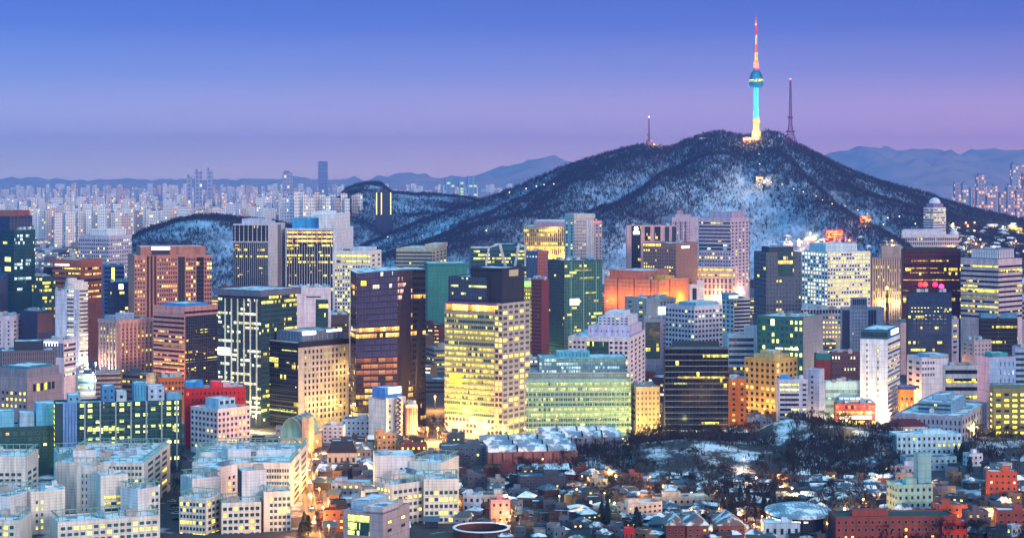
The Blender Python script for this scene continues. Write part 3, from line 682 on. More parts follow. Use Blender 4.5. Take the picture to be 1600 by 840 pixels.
b('bank_tower', 'pinkish bank tower with a round emblem on a dark glass stripe', 978, 979, 1058, 352, 500, (.68, .50, .50), [], [Pl((.02, .03, .04), (353, 424), (.10, .28), .3, name='glass_stripe', mat=glaz('dark', .08, 'y', 3.0)), Pl((1, 1, 1), (361, 366), (.13, .255), .5, 2.2, 'sign_plate'), Bd(6, .85, .6, 'dark', 2, 'w', y=(376, 388), u=(.12, .28)), Bd(6, .9, .5, 'dark', 2, 'y', y=(400, 406), u=(.1, .28)), Pl((.03, .05, .09), (354, 376), (.36, .47), .3, name='glass_stripe', mat=glaz('dark', .1, 'o', 3.0)), Pl((.03, .05, .09), (354, 376), (.55, .67), .3, name='glass_stripe', mat=glaz('dark', .1, 'o', 3.0)), Pl((.06, .08, .14), (354, 378), (.76, .84), .3, name='glass_stripe'), Pl((.06, .08, .14), (354, 378), (.90, .98), .3, name='glass_stripe')], a=2.0, vis=430, cat='building')
BT = bpy.data.objects['bank_tower']
m_ = MB(); Wd = D_of(500) / F
m_.tube((0, -1.0, 0), (0, .1, 0), 3.4 * Wd, 3.4 * Wd, 20)
ob('emblem', m_.mesh('emblem', [glow((.92, .96, 1), 2.2)]), BT, (.19 * 79 * Wd, -.2, Z(357, D_of(500))))
b('apartment_tower', 'tall mauve tower with a chimney block behind the bank tower', 1034, 1050, 1091, 339, 480, (.58, .50, .56), [G(5, 4, .05, .4, .5, gl='grey', y=(344, 400))], [G(5, 8, .08, .4, .5, gl='grey', y=(346, 400), u=(.0, .7)), Fn(3, 2.0, .5, (.20, .20, .28), y=(346, 420), u=(.05, .6), name='dark_shaft')], vis=390, pent=[(.2, .8, .2, .8, 4, (.5, .46, .52)), (.3, .55, .3, .6, 10, (.45, .36, .42))])
b('hotel_block', 'brown hotel block with a fiery lit top floor', 1005, 1056, 1090, 380, 512, (.36, .25, .22), [Bd(8, .95, .7, 'brown', 1.6, 'o', y=(380, 387), u=(0, .55), S=1.3), G(5.2, 14, .10, .5, .5, 'y', gl='dark', y=(389, 436))], [Ln(5, (.42, .32, .30), .5, .3, y=(384, 440)), Pl((1, .9, .75), (385, 388.5), (.25, .6), .5, 2.4, 'roof_sign')], vis=440, a=1.3)
b('department_store', 'windowless terracotta department store washed in orange floodlight', 944, 1030, 1076, 437, 525, (.58, .36, .27), [Ln(6, (.58, .28, .18), .4, .2, y=(426, 480)), Fn(3, 1.2, .4, (.25, .10, .08), y=(436, 490), u=(.1, 1), name='pilaster')], [Ln(5, (.60, .32, .16), .4, .2, y=(440, 488)), Fn(1, 1.2, .4, (.2, .09, .08), y=(438, 490), u=(.1, .6), name='pilaster')], vis=475, a=.8, clutter=2, pent=[(.0, .9, .3, .9, 13, (.50, .26, .20)), (.3, .6, .05, .25, 5, (.8, .5, .2))])
b('office_tower', 'stepped lilac pink tower rising over an arcaded base', 1092, 1142, 1170, 341, 505, (.60, .52, .60), [Bd(6, .15, .5, 'grey', 3, 'y', y=(346, 380)), Bd(7, .2, .7, 'teal', 5, 'c', y=(381, 392), S=.5), G(5.5, 12, .08, .5, .5, gl='grey', y=(394, 418))], [G(5.4, 5, .12, .4, .5, 'y', gl='dark', y=(346, 450))], vis=450, a=1.3, pent=[(.2, .95, .1, .8, 10, (.52, .46, .54), dict(L=[Pl((1, .98, .95), (341.5, 344), (.35, .75), .5, 2.2, 'roof_sign')]))])
b('office_block', 'cream arcaded block lit in rows beneath the stepped lilac tower', 1074, 1144, 1160, 417, 508, (.74, .60, .58), [Bd(7.5, .9, .4, 'brown', 2.6, 'y', y=(418, 434), S=1.0), G(8, 11, .08, .55, .75, 'o', gl='grey', y=(434, 462)), Ln(8, (.78, .66, .62), .6, .5, y=(418, 460))], [G(7, 3, .15, .4, .5, y=(420, 470))], a=2.0, vis=465)
b('gabled_hall', 'small white hall with an arched black doorway below the arcaded block', 1075, 1077, 1100, 444, 510, (.78, .74, .76), [], [Pl((.02, .02, .03), (450, 468), (.22, .50), .3, name='door')], vis=470, pent=[(.5, 1, 0, .6, 6, (.78, .74, .76))], clutter=0)
b('apartment_tower', 'slim teal lit tower tucked behind the stepped lilac tower', 1158, 1160, 1172, 370, 500, (.22, .34, .36), [], [G(6, 2, .4, .5, .5, 'y', y=(374, 440))], vis=450)
b('office_tower', 'charcoal gridded tower with a sunken glass notch at its crown', 1178, 1197, 1252, 394, 575, (.17, .18, .20), [G(6.6, 4, .12, .58, .55, gl='blue', y=(397, 500))], [G(6.6, 4, .10, .58, .55, gl='blue', y=(398, 436), u=(0, .32)), Pl((.02, .05, .07), (388, 432), (.34, .78), .3, name='glass_notch', mat=glaz('teal', .1, 'o', 3)), G(6.6, 2, .05, .55, .55, gl='blue', y=(398, 436), u=(.8, 1)), G(6.6, 11, .16, .58, .55, gl='blue', y=(436, 500))], vis=492, pent=[(.15, .85, .2, .8, 8, (.05, .07, .10))])
b('office_tower', 'bright white gridded tower with most office rows glowing', 1253, 1293, 1360, 393, 550, (.78, .77, .80), [G(5.9, 9, .38, .55, .55, 'w', y=(395, 478))], [G(5.9, 16, .50, .62, .55, 'y', y=(395, 478))], vis=478, pent=[(.02, .75, .1, .75, 12, (.62, .74, .80), dict(R=[Fn(16, .6, .4, (.8, .8, .82))], L=[Fn(8, .6, .4, (.5, .65, .75))]))])
b('office_block', 'brown grey block with close set vertical piers', 1360, 1362, 1410, 402, 545, (.38, .32, .32), [], [Pl((.04, .03, .03), (405, 500), (.02, .98), .04, name='glass_wall', mat=glaz('brown', .14, 'y', 2.0)), Fn(13, 1.5, .9, (.48, .40, .38), y=(403, 520)), Bd(5, .8, .7, 'brown', 2.2, 'y', y=(468, 474), u=(.02, .98))], vis=475, pent=[(.33, 1.0, .1, .8, 18, (.44, .38, .38))])
T, W_, D_, h_, d_ = b('glass_tower', 'black tower with amber lit floor lines and red neon emblems', 1409, 1411, 1501, 389, 575, (.012, .006, .010), [], [Bd(6.6, .03, .8, 'red', 2), Bd(4, .75, .5, 'red', 1.6, 'o', y=(405, 410), u=(.15, .8)), Bd(4, .7, .5, 'red', 1.6, 'o', y=(411.5, 416), u=(.02, .62)), Bd(4, .6, .5, 'red', 1.6, 'o', y=(417, 421), u=(.05, .6)), Bd(4, .85, .5, 'red', 1.6, 'o', y=(424, 428), u=(.12, .86)), Bd(4, 1, .5, 'red', 1.6, 'o', y=(435, 439), u=(.0, .97)), Bd(4, .8, .5, 'red', 1.8, 'o', y=(452, 456), u=(.0, .1)), Bd(4, .8, .5, 'red', 1.8, 'o', y=(461, 465), u=(.0, .1)), Bd(4, .8, .5, 'red', 1.8, 'o', y=(452, 456), u=(.86, 1)), Bd(4, .8, .5, 'red', 1.8, 'o', y=(470, 474), u=(.0, .1))], vis=500, pent=[(.05, .95, .1, .9, 3, (.03, .10, .08))])
for u_, c_ in ((.30, (1, .03, .05)), (.38, (1, .06, .04)), (.55, (1, .03, .10)), (.66, (1, .06, .25))):
    m_ = MB(); m_.lathe([(1.2, -2.0), (2.4, -1.0), (2.2, .8), (1.2, 1.8), (.4, 2.2)], 10)
    ob('neon_emblem', m_.mesh('neon_emblem', [glow(c_, 2.2)]), T, (u_ * W_, -1.5, Z(444 + (3 if u_ > .6 else 0), d_)))
b('office_block', 'low midnight blue block standing before the black tower', 1417, 1419, 1487, 456, 595, (.015, .02, .045), [], [Bd(5.6, .04, .8, 'blue', 2), G(6, 12, .75, .5, .45, 'y', y=(477, 490), u=(.05, .95)), G(6, 9, .4, .5, .45, 'y', y=(490, 520), u=(.1, .9))], vis=530)
b('office_tower', 'rounded pale pink tower striped with dark ribbon windows and yellow floors', 1501, 1560, 1597, 405, 585, (.66, .56, .58), [Bd(8, .28, .42, 'dark', 2.4, 'y', y=(413, 500)), Bd(4, .9, .7, 'dark', 2, 'y', y=(452, 456)), Bd(4, .85, .7, 'dark', 2, 'y', y=(463, 467))], [Bd(8, .12, .42, 'dark', 2.4, 'y', y=(413, 500)), Bd(4, .9, .6, 'dark', 2, 'y', y=(421, 426))], vis=510, pent=[(.15, .8, .1, .8, 16, (.30, .28, .36), dict(L=[Fn(16, .9, .6, (.85, .80, .82))], R=[Fn(10, .9, .6, (.85, .80, .82))]))])
T, W_, D_, h_, d_ = b('domed_tower', 'white banded tower capped by a white dome at the hill foot', 1443, 1458, 1478, 324, 372, (.78, .74, .78), [Bd(4, .05, .45, 'grey', 3, y=(326, 362))], [Bd(4, .12, .45, 'grey', 3, y=(326, 362))], d=3200, z0=40, clutter=0, pent=[(.12, .88, .12, .88, 6, (.35, .30, .40))])
m_ = MB(); m_.lathe([(9.5 * math.cos(R(a)), 9.5 * math.sin(R(a))) for a in range(0, 90, 9)] + [(.2, 9.5)], 24)
ob('dome', m_.mesh('dome', [wall((.80, .80, .84))], True), T, (W_ / 2, D_ / 2, h_ + 6.4))
T, W_, D_, h_, d_ = b('podium_hall', 'wide white colonnaded podium at the foot of the domed tower', 1408, 1410, 1498, 366, 392, (.74, .66, .70), [], [Fn(30, .8, .9, (.8, .74, .76), y=(370, 384)), Bd(8, .3, .6, 'brown', 3, 'y', y=(370, 384))], d=3180, z0=38, pent=[(.0, .75, .2, .9, 5, (.72, .70, .74)), (.02, .7, .3, .8, 8, (.66, .66, .72))])
m_ = MB(); m_.lathe([(7 * math.cos(R(a)), 7 * math.sin(R(a))) for a in range(0, 90, 9)] + [(.2, 7)], 24)
ob('dome', m_.mesh('dome', [wall((.80, .80, .84))], True), T, (W_ * .93, D_ / 2, h_))

# ------------------------------------------------------------------ middle row
T, W_, D_, h_, d_ = b('office_tower', 'white slab tower joined to a rounded bay glowing at its foot', 86, 122, 130, 452, 608, (.66, .66, .74), [G(6.2, 3, .35, .12, .5, 'w', y=(462, 545), u=(.55, .95))], [], a=.35, vis=600, clutter=1)
zt_ = Z(441, d_); m = d_ / F
arc_ = [(18 * m * math.cos(R(a)), 18 * m * math.sin(R(a)) * .8) for a in range(-180, 181, 20)][:-1]
wg_ = shell(T, arc_, 0, zt_, wall((.78, .74, .72)), snow(), 'bay', loc=(14 * m, 6, 0), rz=-T.rotation_euler[2])
c_ = [0, {}]
facade(T, wg_, arc_[0:10], 0, zt_, [Bd(6.3, .12, .42, 'grey', 2.5, 'w', y=(452, 520)), Bd(6.3, .6, .42, 'grey', 2.5, 'w', y=(520, 590), S=1.3)], d_, c_)
ob('crown', shell(T, [(x * .55, y * .55) for x, y in arc_], zt_ - 1, zt_ + 6 * m, wall((.72, .70, .72)), snow(), 'crown', loc=(6 * m, 8, 0)).data, T, (26 * m, 8, -4 * m))
arch_f = lambda n, lit: [Fn(n, 1.9, 1.0, (.66, .50, .48), y=(504, 605)), G(6, n - 1, lit, .5, .5, 'y', gl='dark', y=(512, 600), u=(.5 / n, 1 - .5 / n)), Pl((.66, .50, .48), (500, 505), (0, 1), .9, name='cornice')]
b('office_block', 'pinkish beige block with tall arch topped window bays', 154, 185, 241, 500, 612, (.60, .46, .44), arch_f(6, .3), arch_f(9, .15), vis=600, a=1.3, pent=[(.05, .5, .2, .8, 6, (.5, .5, .58)), (.3, .6, .3, .7, 9, (.55, .6, .7))], clutter=4)
b('office_tower', 'two faced tower with salmon ribbed balconies and a black glass front', 240, 288, 340, 479, 618, (.64, .42, .40), [Bd(7.2, .14, .42, 'brown', 2.5, 'o', y=(494, 612)), Bd(4, .9, .6, 'brown', 2, 'y', y=(540, 544), u=(.3, 1)), Bd(4, .9, .6, 'brown', 2, 'y', y=(567, 571), u=(.3, 1)), Ln(7.2, (.72, .50, .48), .7, .8, y=(494, 612))], [Pl((.01, .012, .02), (494, 612), (.03, 1), .04, name='glass_wall', mat=glaz('black', .03, 'y', 1.5)), Bd(4.6, .03, .72, 'black', 2, 'y', y=(494, 612), u=(.03, 1), mul=(.16, .18, .26)), Bd(5, .0, .7, 'dark', 4, y=(486, 491), u=(.0, 1))], vis=600, pent=[(.1, .8, .1, .8, 4, (.2, .4, .6))])
b('office_tower', 'grey glass tower with thin glowing white lines under an overhanging roof slab', 341, 408, 464, 461, 668, (.10, .12, .13), [Bd(7.4, .28, .62, 'grey', 2, 'w', y=(466, 655)), Fn(6, .7, .9, (.85, .82, .70), y=(468, 650), u=(.1, .98)), Pl((1, .97, 1), (546, 557), (.0, .28), .6, 2.0, 'lit_sign')], [Bd(7.4, .10, .68, 'teal', 2, 'y', y=(462, 660))], vis=650, pent=[(-.06, 1.05, -.06, 1.05, 8, (.24, .24, .30))], clutter=4, a=1.0)
b('office_block', 'white block with a teal glass corner between the grey and bronze towers', 452, 453, 517, 449, 605, (.70, .66, .72), [], [Bd(6, .0, .5, 'dark', 3, y=(462, 466), u=(.4, .75)), Pl((.02, .10, .12), (468, 540), (.63, .93), .3, name='glass_wall', mat=glaz('teal', .1, 'y', 2.5))], vis=500)
b('office_block', 'dark brown block with a big glowing white roof sign', 456, 457, 545, 492, 585, (.13, .10, .09), [], [Pl((1, .95, .85), (497, 504), (.34, .68), .5, 3.0, 'roof_sign'), Bd(5, .05, .5, 'dark', 2, y=(506, 520))], vis=520)
b('office_block', 'block with one black glass side and one white gridded side', 410, 466, 545, 534, 672, (.62, .55, .52), [Pl((.006, .01, .02), (536, 672), (0, 1), .04, name='glass_wall', mat=glaz('black', .03, 'y', 2.0)), Ln(5.4, (.05, .09, .13), .3, .5, y=(544, 668)), Bd(4, .75, .6, 'black', 1.5, 'g', y=(547, 551), u=(.55, .97)), Bd(4, .75, .6, 'black', 1.5, 'g', y=(566, 570), u=(.55, .97)), Bd(4, .7, .6, 'black', 1.5, 'g', y=(603, 607), u=(.2, .95)), Bd(4, .7, .6, 'black', 1.5, 'g', y=(640, 646), u=(.2, .95))],
  [Pl((.01, .02, .035), (534, 543), (0, 1), .4, name='cornice'), G(9.3, 11, .30, .45, .6, 'y', y=(546, 668), u=(.10, .95), S=.9)], vis=665, a=1.2, pent=[(.10, .92, .05, .75, 15, (.22, .26, .34), dict(L=[Fn(8, .4, .3, (.3, .35, .42))], R=[Pl((1, 1, .95), (519, 524.5), (.02, .33), .5, 3.0, 'roof_sign'), Pl((1, 1, .97), (515, 522), (.60, .96), .5, 3.0, 'roof_sign'), Fn(9, .4, .3, (.42, .42, .5))]))])
# faceted bronze tower
d_ = D_of(672); m = d_ / F
T = thing('glass_tower', 'tall bronze mirror glass tower with slanted facets and fiery reflections', 'building', (X(556, d_), d_, 0), 0)
def quadwall(name, P, mat, n=1, th=.0):
    """a planar slanted facet: P = four local corners, split into n floors by ledges"""
    mb = MB(); mb.face(P, 0, [(0, 0), (math.dist(P[0], P[1]), 0), (math.dist(P[0], P[1]), math.dist(P[1], P[2])), (0, math.dist(P[1], P[2]))])
    return ob(name, mb.mesh(name, [mat]), T)
zt = lambda y: Z(y, d_)
A0, A1, A2, A3 = (-11 * m, 14, 0), (-1 * m, 0, 0), (64 * m, -3, 0), (107 * m, 22, 0)
B0, B1, B2, B3 = (-11 * m, 16, zt(424)), (1 * m, 2, zt(427)), (65 * m, 5, zt(422)), (106 * m, 24, zt(423))
facets = [(A0, A1, B1, B0), (A1, A2, B2, B1), (A2, (88 * m, 11, 0), (86 * m, 14, zt(422)), B2), ((88 * m, 11, 0), A3, B3, (86 * m, 14, zt(422)))]
cols = [(.03, .022, .03), (.05, .04, .085), (.055, .04, .05), (.03, .024, .026)]
for (p0, p1, p2, p3), c in zip(facets, cols):
    quadwall('glass_facet', [p0, p1, p2, p3], wall(c, .25))
bk = MB(); bk.face([A3, (90 * m, 60, 0), (90 * m, 60, zt(424)), B3]); bk.face([(90 * m, 60, 0), (0, 60, 0), (0, 60, zt(424)), (90 * m, 60, zt(424))]); bk.face([(0, 60, 0), A0, B0, (0, 60, zt(424))])
ob('rear_wall', bk.mesh('rear_wall', [wall((.05, .04, .05))]), T)
rf = MB(); rf.face([B0, B1, B2, (86 * m, 14, zt(422)), B3, (90 * m, 60, zt(424)), (0, 60, zt(424))]); ob('roof', rf.mesh('roof', [snow()]), T)
NFL = 26
for fi, (p0, p1, p2, p3) in enumerate(facets):
    q = [np.array(x, float) for x in (p0, p1, p2, p3)]
    e = (q[1] - q[0]); L = np.linalg.norm(e); nn = np.array((e[1], -e[0], 0)) / L
    for r in range(NFL):
        f0, f1 = (r + .14) / NFL, (r + .88) / NFL
        a, c = q[0] + (q[3] - q[0]) * f0, q[1] + (q[2] - q[1]) * f0
        g, h = q[0] + (q[3] - q[0]) * f1, q[1] + (q[2] - q[1]) * f1
        yph = 422 + (1 - (r + .5) / NFL) * 250
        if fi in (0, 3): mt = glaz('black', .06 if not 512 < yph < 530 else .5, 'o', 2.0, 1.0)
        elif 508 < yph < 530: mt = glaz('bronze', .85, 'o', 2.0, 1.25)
        elif 555 < yph < 600 and fi == 1: mt = glaz('bronze', .7, 'f', 5.0, .36, spread=.4)  # fiery reflections on this facet put in as emission
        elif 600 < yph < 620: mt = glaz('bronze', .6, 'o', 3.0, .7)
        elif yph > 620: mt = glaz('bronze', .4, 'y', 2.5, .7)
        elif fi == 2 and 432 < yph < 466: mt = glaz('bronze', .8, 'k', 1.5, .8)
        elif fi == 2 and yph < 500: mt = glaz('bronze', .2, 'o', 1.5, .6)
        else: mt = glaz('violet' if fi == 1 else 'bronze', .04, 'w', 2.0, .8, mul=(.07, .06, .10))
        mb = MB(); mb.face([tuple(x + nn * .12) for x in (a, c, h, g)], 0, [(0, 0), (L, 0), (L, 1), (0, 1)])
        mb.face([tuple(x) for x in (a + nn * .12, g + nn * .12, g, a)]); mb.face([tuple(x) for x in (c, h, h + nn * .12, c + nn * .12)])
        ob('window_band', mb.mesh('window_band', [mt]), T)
pl_ = MB(); pl_.box(8 * m, 16 * m, 1.0, 3, zt(446), zt(439)); ob('lit_window', pl_.mesh('lit_window', [glow((1, .8, .05), 1.2)]), T, (0, -1.2, 0))
LAND.append((604, 540, 672, 'tall bronze mirror glass tower'))
# glowing gold tower
b('office_tower', 'glowing gold glass tower with a pale gridded corner and a dark rooftop block', 695, 785, 828, 474, 690, (.50, .46, .44),
  [Bd(10, 1, .95, 'brown', 3.0, 'o', y=(477, 489), u=(.03, .88), S=1.5, mw=.05), Bd(8.6, .40, .62, 'green', 1.5, 'y', y=(492, 655), u=(0, .86), S=.72, mul=(.28, .27, .22)), Bd(8.6, 1, .62, 'green', 1.5, 'y', y=(526, 534.6), u=(.01, .86), S=.85), Bd(8.6, 1, .62, 'green', 1.5, 'y', y=(585, 602), u=(.01, .86), S=.85), Bd(8.6, 1, .62, 'green', 1.5, 'y', y=(634, 643), u=(.01, .86), S=.85), Pl((1, .88, .02), (588, 607), (.09, .30), .5, 1.1, 'screen'), Pl((1, .90, .15), (641, 650), (.32, .48), .5, 1.2, 'screen'), G(8.6, 2, .5, .72, .6, 'y', y=(476, 680), u=(.87, 1), fr=(.5, .46, .44)), G(10, 14, .5, .7, .6, 'w', y=(655, 682), u=(0, .86)), Ln(8.6, (.52, .48, .42), .9, .6, y=(492, 655), u=(0, .86)), Pl((.30, .16, .36), (470, 476), (0, .9), .8, name='cornice')],
  [G(8.6, 5, .22, .72, .62, 'y', y=(476, 682), gl='grey', fr=(.62, .56, .58))], a=.75, vis=690, clutter=2,
  pent=[(.02, .98, .28, .95, 40, (.04, .06, .085), dict(L=[Bd(6.5, .10, .62, 'blue', 2, 'g', y=(432, 470), mul=(.14, .16, .2))], R=[Pl((.03, .05, .09), (432, 470), (.1, .9), .3, name='glass_wall', mat=glaz('blue', .04))])), (.1, .9, .05, .6, 55, (.03, .04, .07), dict(L=[Bd(8, .03, .5, 'dark', 2, y=(419, 428)), Pl((.12, .13, .17), (416, 419), (0, 1), .8, name='cornice')], R=[Pl((.4, .32, .2), (423, 433), (.3, .7), .4, .25, 'emblem')]))])
# low glass block in front
b('office_block', 'wide pale green glass block with a planted roof terrace', 818, 822, 986, 592, 682, (.34, .48, .48), [], [Bd(8.2, .45, .66, 'green', 1.6, 'g', y=(596, 676), S=.5, mul=(.30, .40, .40)), Bd(8.2, .97, .6, 'ice', 1.6, 'w', y=(605, 613), u=(.0, .92), S=.9), Bd(8.2, .95, .6, 'ice', 1.6, 'g', y=(621, 629), u=(.6, 1), S=.85), Bd(8.2, .97, .6, 'ice', 1.6, 'g', y=(645, 653), u=(.05, .75), S=.9), Bd(6, 1, .8, 'ice', 2, 'g', y=(670, 677), u=(.1, .95), S=1.4), Fn(24, .3, .5, (.5, .56, .54), y=(596, 676))], a=2.4, vis=682, clutter=0,
  pent=[(.02, .98, .03, .95, 10, (.36, .42, .46), dict(R=[Bd(9, .25, .7, 'ice', 1.5, 'w', y=(583, 591), S=.7)])), (.16, .94, .25, .9, 27, (.62, .68, .76), dict(R=[Pl((1, .95, .6), (571, 576), (.72, .88), .3, 1.3, 'lit_window')])), (.13, .96, .2, .95, 33, (.22, .46, .56), dict(R=[Bd(6, .1, .8, 'ice', 1.6, 'c', S=.4)])), (.3, .62, .4, .8, 41, (.24, .48, .58), dict(R=[Fn(9, .4, .3, (.12, .3, .40))]))])
b('office_block', 'white gridded block with a tall recessed teal window', 888, 984, 1008, 527, 652, (.74, .68, .72), [G(7.2, 4, .08, .55, .5, y=(532, 600), u=(0, .28)), Pl((.03, .11, .12), (534, 566), (.30, .66), .15, name='recessed_window', mat=glaz('green', .05, 'y', 2.0)), G(7.2, 4, .08, .55, .5, y=(532, 600), u=(.66, .98)), G(7.2, 10, .05, .55, .5, y=(600, 645))], [G(7.2, 4, .05, .42, .5, y=(532, 650))], vis=650, a=1.6, pent=[(.25, .98, .05, .75, 14, (.62, .58, .70), dict(L=[G(12, 8, .0, .14, .35, y=(516, 526))])), (.3, .9, .1, .6, 28, (.68, .66, .74), dict(L=[G(5, 7, .05, .55, .4, y=(499, 512))])), (.35, .8, .2, .5, 35, (.72, .72, .78))])
b('annex_block', 'beige annex with small arched windows beside the recessed window block', 985, 994, 1031, 604, 682, (.64, .56, .46), [G(9, 1, .1, .6, .5, y=(612, 660))], [G(8.6, 6, .08, .35, .5, y=(610, 668))], vis=675)
b('glass_block', 'square black glass block crossed by thin white floor lines', 1037, 1039, 1138, 544, 690, (.006, .010, .022), [], [Bd(9.05, .02, .88, 'black', 2.2, 'y', y=(545, 686), mul=(.02, .03, .06)), Ln(9.05, (.5, .52, .52), .28, .3, y=(544, 690)), Bd(5, .75, .8, 'black', 1.8, 'y', y=(553, 559), u=(.6, 1), S=1.1), Bd(5, .85, .8, 'black', 1.8, 'y', y=(553, 559), u=(.01, .10), S=1.1), Bd(5, .8, .8, 'black', 1.6, 'y', y=(587, 592), u=(.2, .95), S=1.1), Bd(5, .7, .8, 'black', 1.6, 'g', y=(597, 601), u=(.15, .35)), Bd(5, .9, .8, 'black', 1.6, 'y', y=(658, 663), u=(.58, .85)), Bd(5, .9, .6, 'black', 2.5, 'c', y=(670, 675), u=(.25, .7)), Bd(5, .9, .6, 'black', 2.5, 'c', y=(681, 686), u=(.05, .95), S=1.2)], a=1.1, vis=690, pent=[(.13, .86, .1, .8, 10, (.02, .06, .08)), (.10, .88, .07, .83, 3, (.10, .2, .26))])
b('office_block', 'pale grey curved block with a leafy roof above the square black block', 1040, 1085, 1129, 478, 590, (.66, .64, .70), [G(8.2, 9, .10, .62, .5, 'w', y=(483, 545))], [G(8.2, 8, .06, .62, .5, 'w', y=(483, 545))], vis=545, pent=[(.15, .95, .1, .7, 5, (.3, .5, .6))], clutter=6)
b('office_block', 'flat grey block with a white lamp box on its corner', 976, 1010, 1056, 466, 560, (.36, .40, .44), [G(7, 2, .3, .3, .4, y=(470, 520))], [Fn(4, 2, .3, (.15, .2, .25), y=(472, 488), u=(.45, .9), name='dark_shaft'), Pl((1, .92, .8), (480, 492), (.4, .62), 1.2, 2.2, 'lit_sign')], vis=520)
b('office_block', 'small dark teal glass block with a grey stone frame', 1003, 1006, 1043, 498, 585, (.40, .38, .44), [], [Pl((.02, .07, .07), (503, 560), (.08, .68), .3, name='glass_wall', mat=glaz('green', .15, 'y', 2.5)), G(7, 1, .1, .4, .4, y=(505, 560), u=(.74, 1))], vis=550)
b('office_block', 'slim white gridded block behind the pale grey curved block', 1128, 1147, 1172, 466, 560, (.66, .66, .70), [G(7, 3, .05, .5, .5, y=(470, 520))], [Bd(6, .05, .55, 'dark', 3, y=(468, 525))], vis=525, pent=[(-.4, .3, .0, .5, 8, (.25, .45, .55), dict(R=[Pl((.7, .9, 1), (461, 468), (.1, .9), .4, .9, 'billboard')]))])
b('office_block', 'white and black striped block with a raised stair tower', 1136, 1139, 1186, 523, 600, (.72, .72, .76), [], [Bd(9, .04, .55, 'blue', 3, y=(526, 580), u=(0, .82))], vis=560, pent=[(.55, .95, .1, .7, 14, (.66, .70, .76))])
b('office_block', 'dark green gridded glass block with a blank grey end wall', 1183, 1255, 1286, 495, 610, (.10, .22, .20), [G(10, 10, .20, .6, .6, 'g', gl='green', y=(499, 590), fr=(.05, .16, .15)), Pl((.95, 1, .6), (500, 510), (.3, .38), .4, 1.3, 'lit_window'), Bd(6, .9, .7, 'green', 2.2, 'w', y=(543, 549), u=(.4, .9), S=1.2), Pl((1, 1, .98), (486, 493), (.10, .45), .6, 3.0, 'roof_sign')], [Pl((.34, .34, .38), (496, 610), (0, 1), .04, name='blank_wall')], a=1.2, vis=600)
b('apartment_tower', 'sandy yellow apartment tower with bay windows and a stepped roof', 1163, 1212, 1246, 561, 655, (.58, .45, .24), [G(9, 6, .15, .55, .6, 'o', y=(566, 650), fr=(.6, .48, .3)), Ln(9, (.64, .50, .28), .5, .5, y=(566, 650))], [G(9, 5, .22, .55, .6, 'o', y=(566, 650), fr=(.6, .48, .3)), Ln(9, (.64, .50, .28), .5, .5, y=(566, 650))], vis=645, pent=[(.15, .85, .15, .8, 6, (.60, .50, .32)), (.3, .7, .3, .7, 11, (.56, .48, .36))])
b('apartment_tower', 'orange lit flats beside the sandy yellow tower', 1138, 1140, 1166, 591, 668, (.55, .26, .10), [], [G(8, 2, .35, .35, .5, 'o', y=(595, 660))], vis=640)
b('office_block', 'pale slab with ribbon windows and a taller blank stair column', 1213, 1216, 1262, 592, 690, (.58, .58, .66), [], [Bd(7.8, .45, .5, 'dark', 4, 'g', y=(597, 682), u=(.06, .70), S=1.1), G(7.8, 1, .05, .6, .5, y=(597, 682), u=(.78, 1))], vis=690, pent=[(.1, .4, .2, .7, 6, (.1, .4, .7))])
b('stair_tower', 'grey blue stair tower with a single column of dark windows', 1260, 1280, 1288, 577, 688, (.55, .55, .64), [G(7.8, 1, .05, .35, .5, y=(585, 682), u=(.2, .7))], [], vis=690, clutter=0)
b('office_tower', 'slender bright white tower with a glass topped roof box', 1344, 1387, 1406, 530, 668, (.86, .82, .86), [G(9, 1, .15, .25, .45, 'y', y=(535, 650), u=(.15, .35)), G(9, 1, .25, .25, .45, 'y', y=(535, 650), u=(.55, .75))], [Bd(7, .15, .5, 'grey', 2, 'o', y=(535, 655))], a=2.4, vis=668, clutter=0, pent=[(.02, .98, .02, .98, 15, (.10, .20, .28), dict(L=[Bd(12, .08, .75, 'teal', 3, y=(518, 529))], R=[Pl((1, .98, .9), (518, 526), (.3, .9), .4, 2.0, 'lit_sign')]))])
b('office_tower', 'grey tower with three dark vertical shafts and a louvred crown', 1313, 1316, 1381, 480, 565, (.56, .56, .64), [], [Fn(3, 2.2, .3, (.08, .09, .14), y=(484, 545), u=(.0, .18), name='dark_shaft'), G(5.5, 5, .06, .3, .4, y=(486, 545), u=(.22, .6)), Fn(3, 2.2, .3, (.08, .09, .14), y=(484, 545), u=(.62, .82), name='dark_shaft')], vis=530, pent=[(.22, .60, .0, .6, 15, (.55, .55, .62), dict(R=[Pl((.05, .06, .09), (467, 476), (.05, .95), .3, name='louvre_panel'), Fn(8, .4, .5, (.5, .5, .6), y=(467, 476))]))])
b('arcade_hall', 'long white hall with a row of dark arches under its eaves', 1244, 1246, 1314, 482, 560, (.76, .72, .76), [], [G(7, 14, .0, .72, .8, y=(483, 490)), G(7, 14, .45, .6, .45, 'o', y=(492, 530))], vis=530, a=2)
b('office_block', 'blank pinkish slab with fine horizontal joints and a mural patch', 1405, 1407, 1448, 504, 585, (.66, .52, .54), [], [Ln(5, (.70, .58, .60), .35, .2, y=(508, 545)), Pl((.2, .4, .6), (537, 546), (.4, .8), .3, name='mural')], vis=545, pent=[(.0, .8, .2, .9, 5, (.2, .3, .36))])
b('apartment_tower', 'grey flats with an outer column of yellow windows below the midnight block', 1467, 1486, 1498, 498, 590, (.42, .42, .50), [G(8, 2, .25, .3, .4, 'y', y=(505, 555))], [G(8, 1, .3, .5, .4, 'y', y=(505, 555))], vis=545)
